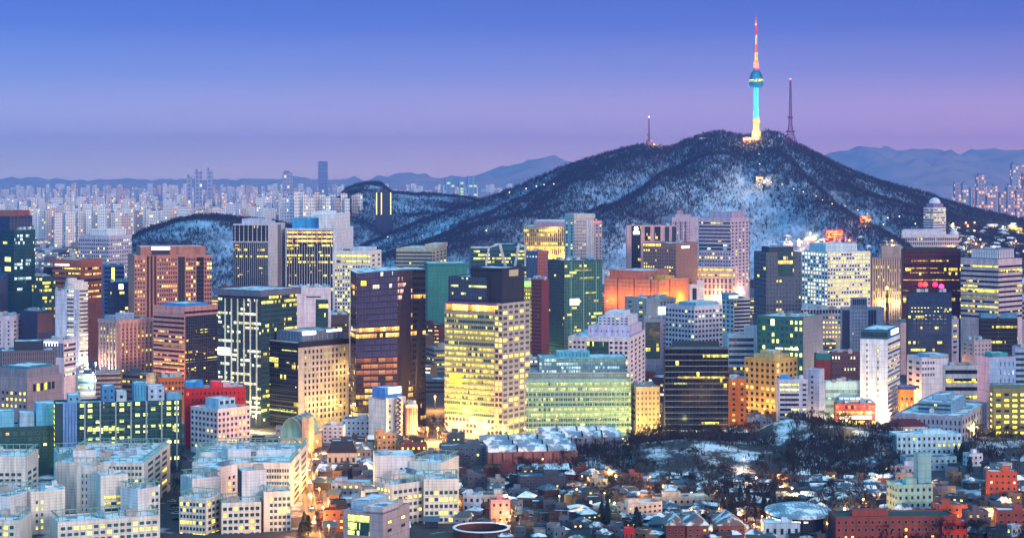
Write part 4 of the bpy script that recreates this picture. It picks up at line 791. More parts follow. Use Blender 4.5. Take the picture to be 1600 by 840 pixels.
b('office_block', 'black glass block with two long glowing floors beside the pink striped tower', 1531, 1533, 1590, 497, 585, (.01, .012, .02), [], [Bd(6, .05, .7, 'black', 2, y=(500, 550)), Bd(5, .9, .7, 'black', 1.8, 'y', y=(508, 513), u=(.3, 1), S=1.2)], vis=545, pent=[(.0, 1, .1, .9, 8, (.2, .36, .48))])
b('office_block', 'wide grey ledge roofed block behind the black glowing block', 1540, 1542, 1640, 467, 560, (.42, .44, .54), [], [Bd(7, .06, .5, 'dark', 3, y=(470, 500))], vis=500)
b('flats', 'beige small windowed flats with roof antennas', 1503, 1522, 1549, 531, 605, (.50, .44, .46), [G(8, 2, .05, .3, .4, y=(536, 556))], [G(7, 5, .08, .35, .45, y=(537, 556))], vis=560)
b('office_block', 'smooth pink corner block with teal framed slit windows', 1527, 1546, 1587, 558, 672, (.70, .52, .60), [Ln(14, (.5, .40, .46), .3, .15, y=(572, 668))], [Pl((.42, .50, .64), (560, 672), (0, 1), .04, name='grey_front'), G(13, 4, .12, .16, .55, 'c', y=(562, 615), u=(.35, .98))], vis=640, pent=[(.2, .8, .2, .8, 6, (.12, .35, .38))])
b('office_block', 'blue grey slab with wide windows at the very edge beyond the pink corner block', 1584, 1586, 1640, 541, 650, (.46, .50, .62), [], [Bd(9, .08, .5, 'teal', 3, y=(548, 600))], vis=600)
b('office_block', 'white ribbon block with one warm lit floor and roof garden', 1475, 1477, 1529, 571, 660, (.70, .68, .72), [], [Bd(13, .1, .45, 'dark', 3, 'y', y=(574, 640)), Bd(6, .95, .6, 'dark', 2, 'y', y=(594, 599), u=(.05, .95), S=1.2), Bd(5, .9, .6, 'dark', 2, 'g', y=(617, 622), u=(.4, 1), S=1.1)], vis=630)
b('office_block', 'white cubic block with paired windows and a canopy bay', 1417, 1440, 1482, 558, 640, (.72, .68, .72), [G(9, 2, .05, .45, .45, y=(563, 610))], [G(9, 5, .05, .6, .45, gl='blue', y=(562, 590), u=(0, .5))], vis=615, pent=[(.3, 1, .0, .8, 4, (.4, .5, .6))])
b('office_block', 'olive block with every window glowing yellow at the edge of the park', 1546, 1552, 1640, 606, 685, (.26, .25, .16), [G(9, 1, .9, .5, .5, 'y', y=(612, 680))], [G(9, 4, .92, .62, .55, 'y', y=(612, 680), u=(.02, .6)), G(9, 3, .5, .62, .55, 'y', y=(612, 680), u=(.62, 1))], vis=685, a=1.6, pent=[(.0, 1, .1, .9, 6, (.2, .25, .26))])
b('institute_block', 'wide low grey institute with a flat snowy roof and evenly spaced windows', 1400, 1503, 1542, 650, 702, (.44, .44, .50), [G(13, 15, .03, .35, .6, y=(655, 690))], [G(13, 9, .04, .45, .6, y=(655, 692))], a=2.0, vis=700, pent=[(.2, .8, .25, .75, 16, (.30, .42, .52), dict(L=[Bd(7, .05, .5, 'teal', 2)])), (.35, .6, .35, .6, 24, (.36, .48, .58))], clutter=6)
b('shop_building', 'shop building covered in red and yellow glowing signboards', 1303, 1306, 1368, 630, 668, (.28, .10, .10), [], [Bd(6, .85, .8, 'red', 2, 'r', y=(632, 640), S=1.0), Bd(6, .9, .8, 'brown', 2, 'o', y=(641, 648), S=1.2), Pl((1, .9, .7), (649, 654), (.1, .9), .6, 1.6, 'shop_sign'), Bd(7, .95, .8, 'brown', 2, 'y', y=(656, 664), S=1.4)], vis=668, a=1.8)
b('office_block', 'maroon brick block with a few white lit windows', 1297, 1299, 1347, 550, 640, (.20, .11, .13), [], [G(8, 10, .10, .5, .5, 'w', y=(554, 590))], vis=590)
b('office_block', 'small brick and teal block against the dark green gridded block', 1272, 1275, 1298, 552, 640, (.30, .10, .09), [], [Pl((.08, .28, .28), (552, 562), (0, 1), .3, name='panel')], vis=590)
b('office_block', 'low pale teal hall with a flat snowy roof between white towers', 1287, 1290, 1346, 595, 665, (.50, .60, .66), [], [Bd(11, .25, .4, 'ice', 4, 'c', y=(605, 640), S=.6)], vis=640)
b('flats', 'yellow lit flats tight behind the slender bright white tower', 1404, 1406, 1428, 606, 665, (.55, .30, .12), [], [G(9, 3, .4, .4, .5, 'o', y=(618, 655))], vis=650, pent=[(.0, 1.2, .0, 1, 3, (.08, .12, .3))])

# ------------------------------------------------------------------ left middle and foreground blocks
b('office_block', 'white stub of a block with narrow slots at the edge beside the dark office wall', -20, 20, 34, 493, 600, (.62, .58, .66), [G(7, 3, .0, .2, .5, y=(500, 540))], [G(7, 2, .0, .5, .4, y=(500, 540))], vis=540)
b('office_block', 'dark blue windowless block with a brown bay', 32, 58, 84, 486, 600, (.07, .08, .14), [], [Pl((.16, .10, .10), (489, 520), (.0, .95), .4, name='brown_bay')], vis=525)
b('office_block', 'charcoal pillared block with a dark plant room on its roof', 0, 2, 87, 548, 640, (.20, .19, .22), [], [Fn(24, 1.0, .7, (.30, .28, .32), y=(550, 580)), Bd(8, .04, .7, 'dark', 2, 'y', y=(550, 580))], vis=580, pent=[(.25, .78, .1, .8, 14, (.04, .07, .10))], a=1.5)
b('office_block', 'white lit office wing with broad ribbon windows', 68, 100, 118, 531, 625, (.74, .70, .78), [Fn(7, 1.6, .5, (.25, .25, .32), y=(536, 558), name='dark_shaft'), Pl((1, .9, .95), (534, 541), (.0, .7), .4, 1.3, 'lit_sign')], [Bd(8, .3, .5, 'violet', 2, 'w', y=(536, 590))], vis=590)
b('office_block', 'taupe stone block with a recessed upper floor of glowing bay windows', -12, 42, 98, 590, 672, (.44, .38, .40), [G(9, 8, .3, .5, .5, 'y', y=(610, 640))], [G(18, 6, .6, .75, .55, 'y', y=(596, 618), u=(.15, .78))], a=1.2, vis=640, pent=[(.05, .95, .05, .9, 13, (.36, .34, .38)), (.1, .8, .1, .8, 17, (.16, .32, .38))], clutter=7)
b('shop_building', 'orange lit shop house at the foot of the salmon ribbed tower', 243, 247, 288, 590, 660, (.52, .22, .08), [], [G(8, 8, .25, .6, .5, 'o', y=(594, 620))], vis=612)
b('office_block', 'fiery red gridded block with blue roof cabins', 288, 290, 384, 606, 700, (.52, .07, .05), [], [G(9, 14, .15, .6, .5, 'r', gl='brown', y=(610, 650), fr=(.5, .08, .06)), Fn(15, .5, .4, (.58, .10, .06), y=(608, 690))], a=1.5, vis=650, pent=[(.0, .3, .2, .9, 8, (.08, .34, .55)), (.42, .6, .05, .5, 9, (.6, .10, .12)), (.62, .75, .1, .5, 6, (.7, .5, .55))])
b('office_block', 'white cube with evenly punched windows and a glazed roof cabin', 298, 340, 391, 639, 712, (.76, .68, .70), [G(8.6, 7, .15, .5, .55, 'o', y=(643, 705))], [G(8.6, 8, .12, .5, .55, 'y', y=(643, 705))], vis=712, pent=[(.2, .7, .2, .7, 14, (.46, .60, .70), dict(R=[G(10, 3, .0, .6, .6, gl='blue', y=(627, 636))]))])
# dark teal apartment slab
apf = lambda: [Pl((.015, .06, .065), (630, 735), (.17, 1), .04, name='glass_wall', mat=glaz('teal', .05, 'g', 3.0)), G(8.6, 13, .40, .60, .62, 'g', gl='teal', y=(630, 735), u=(.18, .99), fr=(.12, .20, .20)), Fn(7, .9, 1.3, (.42, .48, .50), y=(628, 740), u=(.17, 1.02)), Ln(8.6, (.12, .22, .22), .4, .4, y=(634, 735), u=(.18, .99)), Pl((.30, .42, .60), (628, 740), (.06, .17), 1.0, name='stair_column'), Fn(4, .5, 1.3, (.18, .28, .45), y=(632, 700), u=(.07, .165), name='dark_shaft')]
b('apartment_slab', 'long dark teal apartment slab with yellow rooms and pale blue roof cabins', 84, 86, 284, 630, 745, (.05, .12, .13), [G(8.6, 1, .9, .5, .6, 'y', y=(632, 735))], apf(), a=4, vis=745, clutter=4, pent=[(.1, .2, .1, .9, 12, (.30, .46, .56), dict(R=[G(9, 2, .0, .3, .4)])), (.37, .47, .1, .9, 24, (.16, .32, .48), dict(R=[G(12, 2, .0, .3, .4)])), (.48, .56, .0, .6, 16, (.5, .58, .66), dict(R=[G(14, 1, .0, .3, .4)])), (.62, .72, .1, .9, 27, (.22, .44, .58), dict(R=[Fn(4, .4, .3, (.14, .28, .4))])), (.73, .86, .0, .8, 22, (.5, .58, .68), dict(R=[G(11, 2, .0, .3, .4)])), (.88, 1, .1, .9, 9, (.24, .42, .54))])
b('apartment_slab', 'low dark green apartment wing with tiled roofs beside the long teal slab', -20, -18, 88, 668, 745, (.06, .14, .14), [], [G(9, 9, .10, .5, .5, 'o', gl='green', y=(674, 720))], vis=715, a=1.8, pent=[(.1, .38, .1, .8, 24, (.30, .52, .62)), (.46, .68, .2, .8, 20, (.46, .58, .66)), (.7, 1, .1, .9, 34, (.26, .50, .66))])

def wingbox(T, name_, xl, xc, xr, yt, col, L=(), Rr=(), a=1.0, d=900, zb=0, tile=(2.1, 1.45, .16), rail=True, cnt=None):
    th, W, D = solve(xl, xc, xr, d, a)
    D = min(max(D, 5), 60); h = Z(yt, d) - T.location.z
    loc = (X(xc, d) - T.location.x, d - T.location.y, 0)
    poly = [(0, 0), (W, 0), (W, D), (0, D)]
    o = shell(T, poly, zb, h, wall(col, .6, tile), snow((.10, .15, .19), .55), 'wing', .8, loc, th)
    TAKEN.append((X(xc, d) + W / 2 * math.cos(th) - D / 2 * math.sin(th), d + W / 2 * math.sin(th) + D / 2 * math.cos(th), math.hypot(W, D) * .42))
    r3 = random.Random(int(xl * 7 + xr))
    for _ in range(int(W * D / 420) + 1):
        me = r3.choice(units()); ob(me.name.split('.')[0], me, o, (r3.uniform(.2, .8) * W, r3.uniform(.2, .8) * D, h - .78), r3.choice((0, R(90))))
    bs = (0, 0, T.location.z, 0)
    if Rr: facade(T, o, [(0, 0), (W, 0)], zb, h, Rr, d, cnt, bs)
    if L: facade(T, o, [(0, D), (0, 0)], zb, h, L, d, cnt, bs)
    if rail: railing(o, poly, h)
    return o, W, D, h
def railing(par, poly, h, up=2.2, post=3.2):
    inn = inset(poly, .9); out = inset(poly, .1); mb = MB(); n = len(poly)
    for i in range(n):
        a, c, oa, oc = inn[i], inn[(i + 1) % n], out[i], out[(i + 1) % n]
        for z0, z1 in ((h + up, h + up + .3),):
            v = [(*oa, z0), (*oc, z0), (*c, z0), (*a, z0), (*oa, z1), (*oc, z1), (*c, z1), (*a, z1)]
            mb.idx(v, [(0, 1, 5, 4), (2, 3, 7, 6), (4, 5, 6, 7), (3, 2, 1, 0)])
        L = math.dist(a, c); k = max(1, int(L / post))
        for j in range(k):
            t = (j + .5) / k; x, y = a[0] + (c[0] - a[0]) * t, a[1] + (c[1] - a[1]) * t
            mb.box(x - .14, x + .14, y - .14, y + .14, h - .4, h + up)
    ob('roof_railing', mb.mesh('roof_railing', [wall((.34, .48, .44), .6)]), par)
CW = (.76, .73, .69)
def complexb(label, d, wings, x0):
    T = thing('apartment_block', label, 'apartment block', (X(x0, d), d, -20), 0, 'white tiled apartment blocks of stepped wings')
    cnt = [0, {}]
    for wg in wings: wingbox(T, '', *wg[:5], *wg[5:7], d=d + wg[7], cnt=cnt, rail=wg[8], a=wg[9] if len(wg) > 9 else 1.0)
    flush(cnt)
    xs = [q[0] for q in wings] + [q[2] for q in wings]
    LAND.append(((min(xs) + max(xs)) / 2, 780, 850, short(label)))
wf = lambda c, lit=.2, u=(.04, .96), y=None, p=9.6: [G(p, c, lit, .66, .52, 'y', gl='teal', u=u, y=y)]
complexb('white tiled apartment block with ring shaped roof railing and stepped wings at the edge', 905, [
    (-60, 40, 60, 712, CW, wf(9, .18, (.1, .95), (736, 860)), wf(2, .05, (.1, .9), (736, 860)), 60, True, 1.6),
    (-40, 15, 60, 775, (.74, .73, .74), [], [], 12, True, 1.5),
    (-40, 30, 50, 812, CW, wf(6, .25, (.1, .9), (818, 860)), [], -5, True, 1.5),
    (33, 48, 102, 768, CW, [], [G(9.6, 2, .55, .4, .5, 'y', gl='teal', u=(.1, .4), y=(780, 830))], 25, False, 1.2)], 30)
complexb('white tiled apartment block with two lift towers between the teal slab and the street trees', 915, [
    (86, 225, 266, 722, CW, wf(9, .12, (.6, .98), (726, 860)), wf(3, .1, (.1, .9), (726, 860)), 75, True, 1.9),
    (84, 90, 240, 708, (.74, .73, .74), [], wf(14, .1, (.02, .98), (716, 800)), 105, True, 2.2),
    (120, 150, 160, 728, CW, [G(9.6, 2, .03, .3, .5, gl='teal', u=(.2, .6), y=(738, 800))], [], 40, False, 1.0),
    (112, 114, 150, 703, (.74, .73, .74), [], [], 80, False, 1.0),
    (150, 157, 200, 742, CW, [], [Bd(10.5, .45, .5, 'teal', 2.5, 'y', u=(.15, .98), y=(772, 812))], 25, False, 1.0),
    (188, 215, 250, 764, (.74, .73, .74), [], wf(2, .05, (.6, .95), (770, 860)), 15, True, 1.0),
    (78, 90, 250, 815, CW, [], wf(15, .28, (.02, .98), (821, 870)), -12, True, 2.5),
    (62, 70, 102, 762, (.74, .73, .74), [G(9.6, 1, .5, .5, .5, 'y', y=(780, 830))], [G(9.6, 1, .4, .5, .5, 'y', y=(780, 830), u=(.6, .95))], 35, False)], 170)
complexb('white tiled apartment block with a dark slit facade beside the orange lit street', 930, [
    (300, 455, 481, 722, CW, wf(9, .06, (.75, .98), (730, 870)), wf(2, .06, (.1, .95), (730, 870)), 70, True, 2.2),
    (306, 312, 470, 706, (.74, .73, .74), [], wf(14, .1, (.02, .98), (714, 800)), 95, True, 2.4),
    (352, 356, 392, 702, (.74, .73, .74), [], [], 85, False),
    (300, 340, 370, 730, (.74, .73, .74), [], [G(10, 2, .4, .5, .5, 'y', u=(.5, .95), y=(745, 775))], 45, False),
    (282, 300, 345, 747, (.74, .73, .74), [], [], 30, True),
    (372, 378, 416, 735, (.74, .73, .74), [Pl((.02, .05, .07), (737, 870), (.0, .9), .2, name='dark_slit')], [], 12, False),
    (408, 412, 455, 768, CW, [], wf(5, .12, (.2, .98), (775, 870)), 8, True),
    (280, 322, 345, 778, CW, wf(8, .3, (.02, .98), (784, 870)), wf(3, .1, (.1, .9), (784, 870)), 0, True),
    (344, 346, 408, 785, CW, [], wf(7, .2, (.02, .98), (790, 870)), 2, True, 1.5)], 380)
complexb('white tiled apartment block with a curved front beside the circular garden', 950, [
    (640, 690, 717, 722, CW, [], wf(2, .05, (.1, .95), (790, 870), 10), 45, True, 1.5),
    (583, 586, 648, 712, (.74, .73, .74), [], [G(10, 3, .3, .45, .5, 'y', u=(.6, .98), y=(728, 770))], 50, False),
    (612, 640, 692, 742, (.74, .73, .74), [], [], 30, False),
    (564, 570, 592, 764, CW, [], [Bd(10.4, .4, .5, 'teal', 3, 'y', u=(.05, .95), y=(766, 810))], 8, True, 1.0),
    (588, 612, 662, 757, CW, wf(4, .3, (.05, .95), (762, 870), 10.2), wf(6, .12, (.04, .96), (764, 870), 10.2), 2, True, 1.6),
    (660, 662, 717, 748, CW, [], wf(7, .30, (.02, .98), (764, 870), 10.2), 10, True, 1.2)], 640)
b('office_block', 'taupe block showing a brightly lit glazed hall above the street', 537, 598, 640, 800, 880, (.50, .44, .46), [Pl((.1, .1, .05), (806, 838), (.12, .66), .3, name='lit_hall', mat=glaz('green', .8, 'g', 1.2, 1.4))], [G(12, 2, .3, .3, .4, 'y', y=(812, 838))], d=885, z0=-12, a=1.4, vis=870, pent=[(.0, .6, .0, .5, 8, (.6, .56, .58)), (.2, .95, .5, .95, 12, (.55, .60, .66))])
b('office_block', 'white block with a zigzag braced corner and a bright roof sign', 576, 604, 634, 622, 690, (.74, .73, .74), [Pl((.2, .36, .62), (606, 622), (0, .9), .6, name='roof_screen')], [G(8.5, 3, .22, .28, .45, 'y', gl='blue', y=(630, 672))], vis=680, pent=[(.0, .9, .1, .8, 16, (.16, .34, .62), dict(R=[Pl((1, .9, .5), (606, 616), (.2, .9), .5, 2.0, 'roof_sign')]))])
b('office_block', 'narrow pink pillared block beside the zigzag braced block', 632, 634, 652, 632, 688, (.76, .60, .58), [], [Fn(5, .8, .5, (.12, .07, .09), y=(637, 686), name='dark_shaft')], vis=680)
# zigzag brace
T = bpy.data.objects['office_block']; 
d_ = D_of(689); m = d_ / F
T = thing('corner_tower', 'slim white tower face patterned with a black zigzag', 'building', (X(620, d_), d_ - 2, 0), 0)
mb = MB(); mb.box(0, 8 * m, 0, 8, 0, Z(620, d_)); ob('wall', mb.mesh('wall', [wall((.80, .76, .78))]), T)
mb = MB()
for k in range(9):
    z0 = Z(684 - k * 7, d_); z1 = Z(684 - k * 7 - 3.5, d_); z2 = Z(684 - k * 7 - 7, d_)
    for (xa, za, xb, zb_) in ((.8 * m, z0, 7.2 * m, z1), (7.2 * m, z1, .8 * m, z2)): mb.tube((xa, -.1, za), (xb, -.1, zb_), .55, .55, 4)
ob('zigzag_brace', mb.mesh('zigzag_brace', [wall((.05, .05, .07))]), T)
# ------------------------------------------------------------------ museum with barrel roofs, halls of the park
snowr = snow((.16, .24, .32), .42)
def barrel(T, name, x0, x1, y0, y1, z, h, mat, n=10):
    """a barrel vault running along x"""
    mb = MB(); vs_ = []
    for xx in (x0, x1):
        for k in range(n + 1):
            a = math.pi * k / n; vs_.append((xx, (y0 + y1) / 2 - (y1 - y0) / 2 * math.cos(a), z + h * math.sin(a)))
    fs = [(k, n + 1 + k, n + 2 + k, k + 1) for k in range(n)] + [tuple(range(n, -1, -1)), tuple(range(n + 1, 2 * n + 2))]
    mb.idx(vs_, fs); return ob(name, mb.mesh(name, [mat], True), T)
def museum(label, px0, px1, py, nb, rows, colr, h):
    d = D_of(py); T = thing('museum_hall', label, 'museum', (X(px0, d), d, 0), R(9))
    W = (px1 - px0) * d / F
    for r in range(rows):
        y0 = r * 17
        mb = MB(); mb.box(0, W, y0, y0 + 16, 0, h + r * .8); ob('wall', mb.mesh('wall', [wall(colr)]), T)
        for k in range(int(W / 6)):
            mb = MB(); mb.box(-.35, .35, -.5, .05, 0, h - .6 + r * .8); ob('pilaster', mb.mesh('pilaster', [wall((.18, .07, .07))]), T, (k * 6 + 3, y0, 0))
        for k in range(nb):
            x0, x1 = W * k / nb + .5, W * (k + 1) / nb - .5
            barrel(T, 'barrel_roof', x0, x1, y0 + 1, y0 + 10, h + r * .8, 3.6, snowr)
    LAND.append(((px0 + px1) / 2, py - 20, py, short(label)))
museum('long museum hall of snowy barrel roofs beyond the bare grove', 848, 975, 706, 4, 2, (.40, .40, .44), 8.5)
museum('lower brick museum wing of snowy barrel roofs at the street side', 762, 905, 728, 3, 3, (.34, .20, .19), 8.0)
# glass vaulted arcade
d_ = D_of(706); T = thing('vaulted_arcade', 'glass barrel vault with a beige arched end wall at the street mouth', 'building', (X(438, d_), d_, 0), R(-14))
W_ = 36 * d_ / F
mb = MB(); mb.box(0, W_ * 1.15, 0, 30, 0, 9); ob('wall', mb.mesh('wall', [wall((.55, .47, .38))]), T)
n = 12; mb = MB(); vs_ = []
for yy in (1, 29):
    for k in range(n + 1):
        a = math.pi * k / n; vs_.append((W_ * .5 - W_ * .5 * math.cos(a), yy, 9 + 12 * math.sin(a)))
mb.idx(vs_, [(k + 1, n + 2 + k, n + 1 + k, k) for k in range(n)] + [tuple(range(n + 1))])
ob('glass_vault', mb.mesh('glass_vault', [wall((.30, .46, .48), .2)], True), T)
for yy in (0, 7, 14, 21, 28):
    mb = MB()
    for k in range(n):
        a, c = math.pi * k / n, math.pi * (k + 1) / n
        mb.tube((W_ * .5 - W_ * .51 * math.cos(a), yy + .8, 9 + 12.2 * math.sin(a)), (W_ * .5 - W_ * .51 * math.cos(c), yy + .8, 9 + 12.2 * math.sin(c)), .3, .3, 4)
    ob('vault_rib', mb.mesh('vault_rib', [wall((.45, .5, .5))]), T)
mb = MB(); mb.box(W_ * 1.02, W_ * 1.35, -1, 8, 0, 22); ob('end_pier', mb.mesh('end_pier', [wall((.62, .52, .42))]), T)
c_ = [0, {}]; facade(T, T, [(W_ * .1, -.02), (W_ * 1.0, -.02)], 0, 9, [G(8, 4, .6, .5, .6, 'y')], d_, c_)
LAND.append((456, 675, 706, 'glass barrel vault'))

# ------------------------------------------------------------------ houses and small blocks
HB = {}
def hipmesh(W, D, ov, h, mat, gable=False):
    mb = MB(); a, b_, c, e = (-ov, -ov, 0), (W + ov, -ov, 0), (W + ov, D + ov, 0), (-ov, D + ov, 0)
    i = 0 if gable else min(W, D) * .45
    if W >= D: r0, r1 = (i - (ov if gable else 0), D / 2, h), (W - i + (ov if gable else 0), D / 2, h); fs = [(0, 1, 5, 4), (1, 2, 5), (2, 3, 4, 5), (3, 0, 4), (3, 2, 1, 0)]
    else: r0, r1 = (W / 2, i - (ov if gable else 0), h), (W / 2, D - i + (ov if gable else 0), h); fs = [(0, 1, 4), (1, 2, 5, 4), (2, 3, 5), (3, 0, 4, 5), (3, 2, 1, 0)]
    mb.idx([a, b_, c, e, r0, r1], fs); return mb.mesh('roof', [mat])
def house(name, label, px, py, wpx, hpx, kind, col, rot=None, asp=1.0, lit=.15, group=None, roofm=None, fl=None, d=None, seedk=0, cat='house'):
    d = d or D_of(py); m = d / F; W = wpx * m; h = hpx * m; D = W * asp; r = random.Random(int(px * 31 + py * 17) + seedk)
    x, y = X(px, d), d; z = gz(x, y)
    if label != 'tbd': TAKEN.append((x, y + D / 2, math.hypot(W, D) * .45))
    rot = r.uniform(-.5, .5) if rot is None else rot
    T = thing(name, label, cat, (x, y, z), rot, group)
    rm = roofm or (snow((.06, .08, .10), r.choice((.3, .45, .62))) if r.random() < .7 else snow((.04, .09, .13), .2))
    c_, s_ = -W / 2, 0
    if kind == 'flat':
        poly = [(c_, 0), (W + c_, 0), (W + c_, D), (c_, D)]
        shell(T, poly, -1, h, wall(col), rm, pp=.7, th=.3)
        if W > 8: mb = MB(); mb.box(0, W * .3, D * .3, D * .65, h - .68, h + 2.0); ob('stair_cabin', mb.mesh('stair_cabin', [wall(tuple(min(1, k * 1.1) for k in col))]), T, (c_ + W * r.uniform(.1, .6), 0, 0))
    else:
        mb = MB(); mb.box(c_, W + c_, 0, D, -1, h * .62); ob('wall', mb.mesh('wall', [wall(col)]), T)
        ob('roof', hipmesh(W, D, .8, h * .42, rm, kind == 'gable'), T, (c_, 0, h * .61))
        if kind == 'gable':
            mb = MB(); z0, z1 = h * .6, h * .98
            if W < D: mb.face([(c_, -.02, z0), (W + c_, -.02, z0), (0, -.02, z1)])
            else: mb.face([(c_ - .02, 0, z0), (c_ - .02, D / 2, z1), (c_ - .02, D, z0)])
            ob('gable', mb.mesh('gable', [wall(col)]), T)
    hh = h if kind == 'flat' else h * .6
    cnt = [0, {}]
    nfl = fl or max(1, round(hh / 3.0)); nc = max(2, round(W / 3.2))
    f = [G(hh / nfl / m, nc, lit, .42, .45, r.choice('yyow'), gl='dark')]
    if W * H_SCALE > 3:
        facade(T, T, [(c_, 0), (W + c_, 0)], 0, hh, f, d, cnt)
        if rot > .12: facade(T, T, [(c_, D), (c_, 0)], 0, hh, [G(hh / nfl / m, max(1, round(D / 4)), lit, .35, .45, 'y', gl='dark')], d, cnt)
        elif rot < -.12: facade(T, T, [(W + c_, 0), (W + c_, D)], 0, hh, [G(hh / nfl / m, max(1, round(D / 4)), lit, .35, .45, 'y', gl='dark')], d, cnt)
    flush(cnt)
    return T
H_SCALE = 1.0
def lm(px, py, phrase): LAND.append((px, py, py, phrase))
# singled-out buildings of the neighbourhood
house('school', 'cream L shaped school with two rows of square windows and a snowy roof', 1008, 812, 66, 27, 'flat', (.66, .56, .50), .55, .45, .05, fl=3, cat='school'); lm(1010, 800, 'cream L shaped school')
house('school_wing', 'pale long school wing with small windows stretching behind the cream school', 1070, 790, 96, 15, 'flat', (.60, .52, .46), .1, .35, .1, fl=2, cat='school')
for px_, w_, c_, lb in ((1056, 30, (.24, .08, .07), 'dark red gabled brick house, first of the gabled row'), (1090, 34, (.30, .14, .12), 'red gabled brick house with a lit eave in the middle of the gabled row'), (1143, 40, (.34, .16, .13), 'broad red gabled brick house standing apart from the gabled row')):
    house('brick_house', lb, px_, 842, w_, 36, 'gable', c_, .06, 1.5, .05, fl=2, roofm=snow((.16, .11, .11), .35))
lm(1098, 820, 'gabled brick row')
T = house('brick_block', 'long red brick block with a green roof terrace along the lower edge', 1400, 846, 190, 40, 'flat', (.34, .12, .10), .05, .3, .05, fl=3, roofm=wall((.06, .14, .10)), cat='apartment block'); lm(1400, 825, 'long red brick block')
house('brick_block', 'bright orange brick end block joined to the green terrace', 1492, 846, 40, 33, 'flat', (.62, .13, .05), .02, .8, .0, fl=2, cat='apartment block')
house('apartment_house', 'tall orange red brick flats glowing on the slope', 1567, 788, 44, 52, 'flat', (.56, .19, .12), -.1, .7, .2, fl=5, cat='apartment block'); lm(1567, 760, 'orange red brick flats')
house('apartment_house', 'brick flats with a white window bay by the corner', 1582, 832, 46, 36, 'flat', (.36, .13, .10), -.05, .7, .3, fl=3, cat='apartment block')
house('apartment_house', 'pair of brown flats with yellow lit windows', 1490, 822, 46, 34, 'flat', (.38, .13, .08), .15, .8, .35, fl=3, cat='apartment block')
house('apartment_house', 'grey brown flats behind the orange brick end block', 1528, 832, 34, 34, 'flat', (.22, .16, .17), .1, .8, .1, fl=3, cat='apartment block')
T = house('apartment_house', 'pale green apartment house with paired windows and a tall stair shaft', 1430, 808, 58, 52, 'flat', (.44, .54, .50), .18, .8, .0, fl=4, cat='apartment block'); lm(1428, 780, 'pale green apartment house')
mb = MB(); mb.box(4, 11, 6, 12, 10, 15 + 16); ob('stair_shaft', mb.mesh('stair_shaft', [wall((.36, .48, .50))]), T)
house('villa', 'pale cyan villa with stacked terraces below the grey institute', 1452, 716, 104, 34, 'flat', (.55, .68, .74), .1, .4, .2, fl=3, cat='villa'); lm(1452, 700, 'pale cyan villa')
house('villa', 'lower cyan terrace house with a broad snowy balcony', 1455, 735, 82, 22, 'flat', (.36, .48, .54), .1, .35, .1, fl=2, cat='villa')
house('villa', 'maroon roofed manor wing behind the pale cyan villa', 1420, 700, 60, 24, 'hip', (.60, .60, .62), .1, .5, .2, roofm=wall((.18, .04, .06)), cat='villa')
house('white_house', 'white blank gable wall house beside the park road', 1525, 728, 24, 20, 'flat', (.74, .70, .76), .3, .8, .0)
house('town_house', 'pink rendered house with a lit street wall near the circular garden', 782, 818, 30, 38, 'flat', (.70, .40, .40), .1, .8, .15, fl=3); lm(782, 795, 'pink rendered house')
house('town_house', 'white house with three small blue windows near the white tiled block', 737, 800, 28, 28, 'flat', (.60, .66, .74), -.15, .8, .0, fl=2)
house('town_house', 'cream house with wide snowy balconies behind the pink house', 772, 788, 44, 16, 'flat', (.58, .54, .50), .1, .8, .1, fl=1)
house('town_house', 'dark long house with a flat snow roof behind the cream balconies', 848, 765, 74, 22, 'flat', (.09, .10, .13), .08, .6, .12, fl=2); lm(848, 755, 'dark long house')
house('gallery_house', 'red brown gallery with a strip of green roof lawn', 780, 750, 50, 20, 'flat', (.22, .08, .08), -.1, .8, .05, fl=2, roofm=wall((.07, .16, .05)))
house('gallery_house', 'low hall under one big sloping cyan snow roof', 848, 742, 80, 15, 'gable', (.14, .20, .24), .05, .5, .05)
house('office_house', 'dark tiered office house with snowy decks beside the avenue', 725, 725, 70, 30, 'flat', (.12, .17, .22), .15, .5, .1, fl=3); lm(725, 712, 'dark tiered office house')
house('office_house', 'brown low house with a rusty red front by the lit lane', 646, 715, 42, 22, 'flat', (.26, .12, .10), .05, .6, .2, fl=2)
house('lane_house', 'beige house front glowing yellow at the lane mouth', 604, 712, 30, 36, 'flat', (.62, .42, .28), .3, .7, .35, fl=4); lm(604, 695, 'beige glowing house')
house('lane_house', 'white small windowed block behind the glass barrel vault', 520, 692, 32, 28, 'flat', (.74, .72, .76), -.1, .8, .0, fl=4)
house('lane_house', 'pale blue block with a long snowy roof behind the white small windowed block', 556, 682, 44, 28, 'flat', (.55, .62, .72), -.1, .8, .05, fl=3)
T = house('villa', 'house with a black mansard roof and two glowing dormer windows above the lane', 534, 745, 46, 38, 'flat', (.52, .48, .46), .05, .7, .2, fl=2, cat='villa'); lm(534, 735, 'black mansard house')
dd = D_of(745); mm = dd / F
mb = MB(); Wm = 46 * mm
mb.idx([(-Wm / 2 - .4, -.4, 0), (Wm / 2 + .4, -.4, 0), (Wm / 2 + .4, Wm * .7, 0), (-Wm / 2 - .4, Wm * .7, 0), (-Wm / 2 + 2, 2.2, 5), (Wm / 2 - 2, 2.2, 5), (Wm / 2 - 2, Wm * .6, 5), (-Wm / 2 + 2, Wm * .6, 5)], [(0, 1, 5, 4), (1, 2, 6, 5), (2, 3, 7, 6), (3, 0, 4, 7), (4, 5, 6, 7)])
ob('mansard_roof', mb.mesh('mansard_roof', [wall((.025, .03, .05))]), T, (0, 0, 38 * mm))
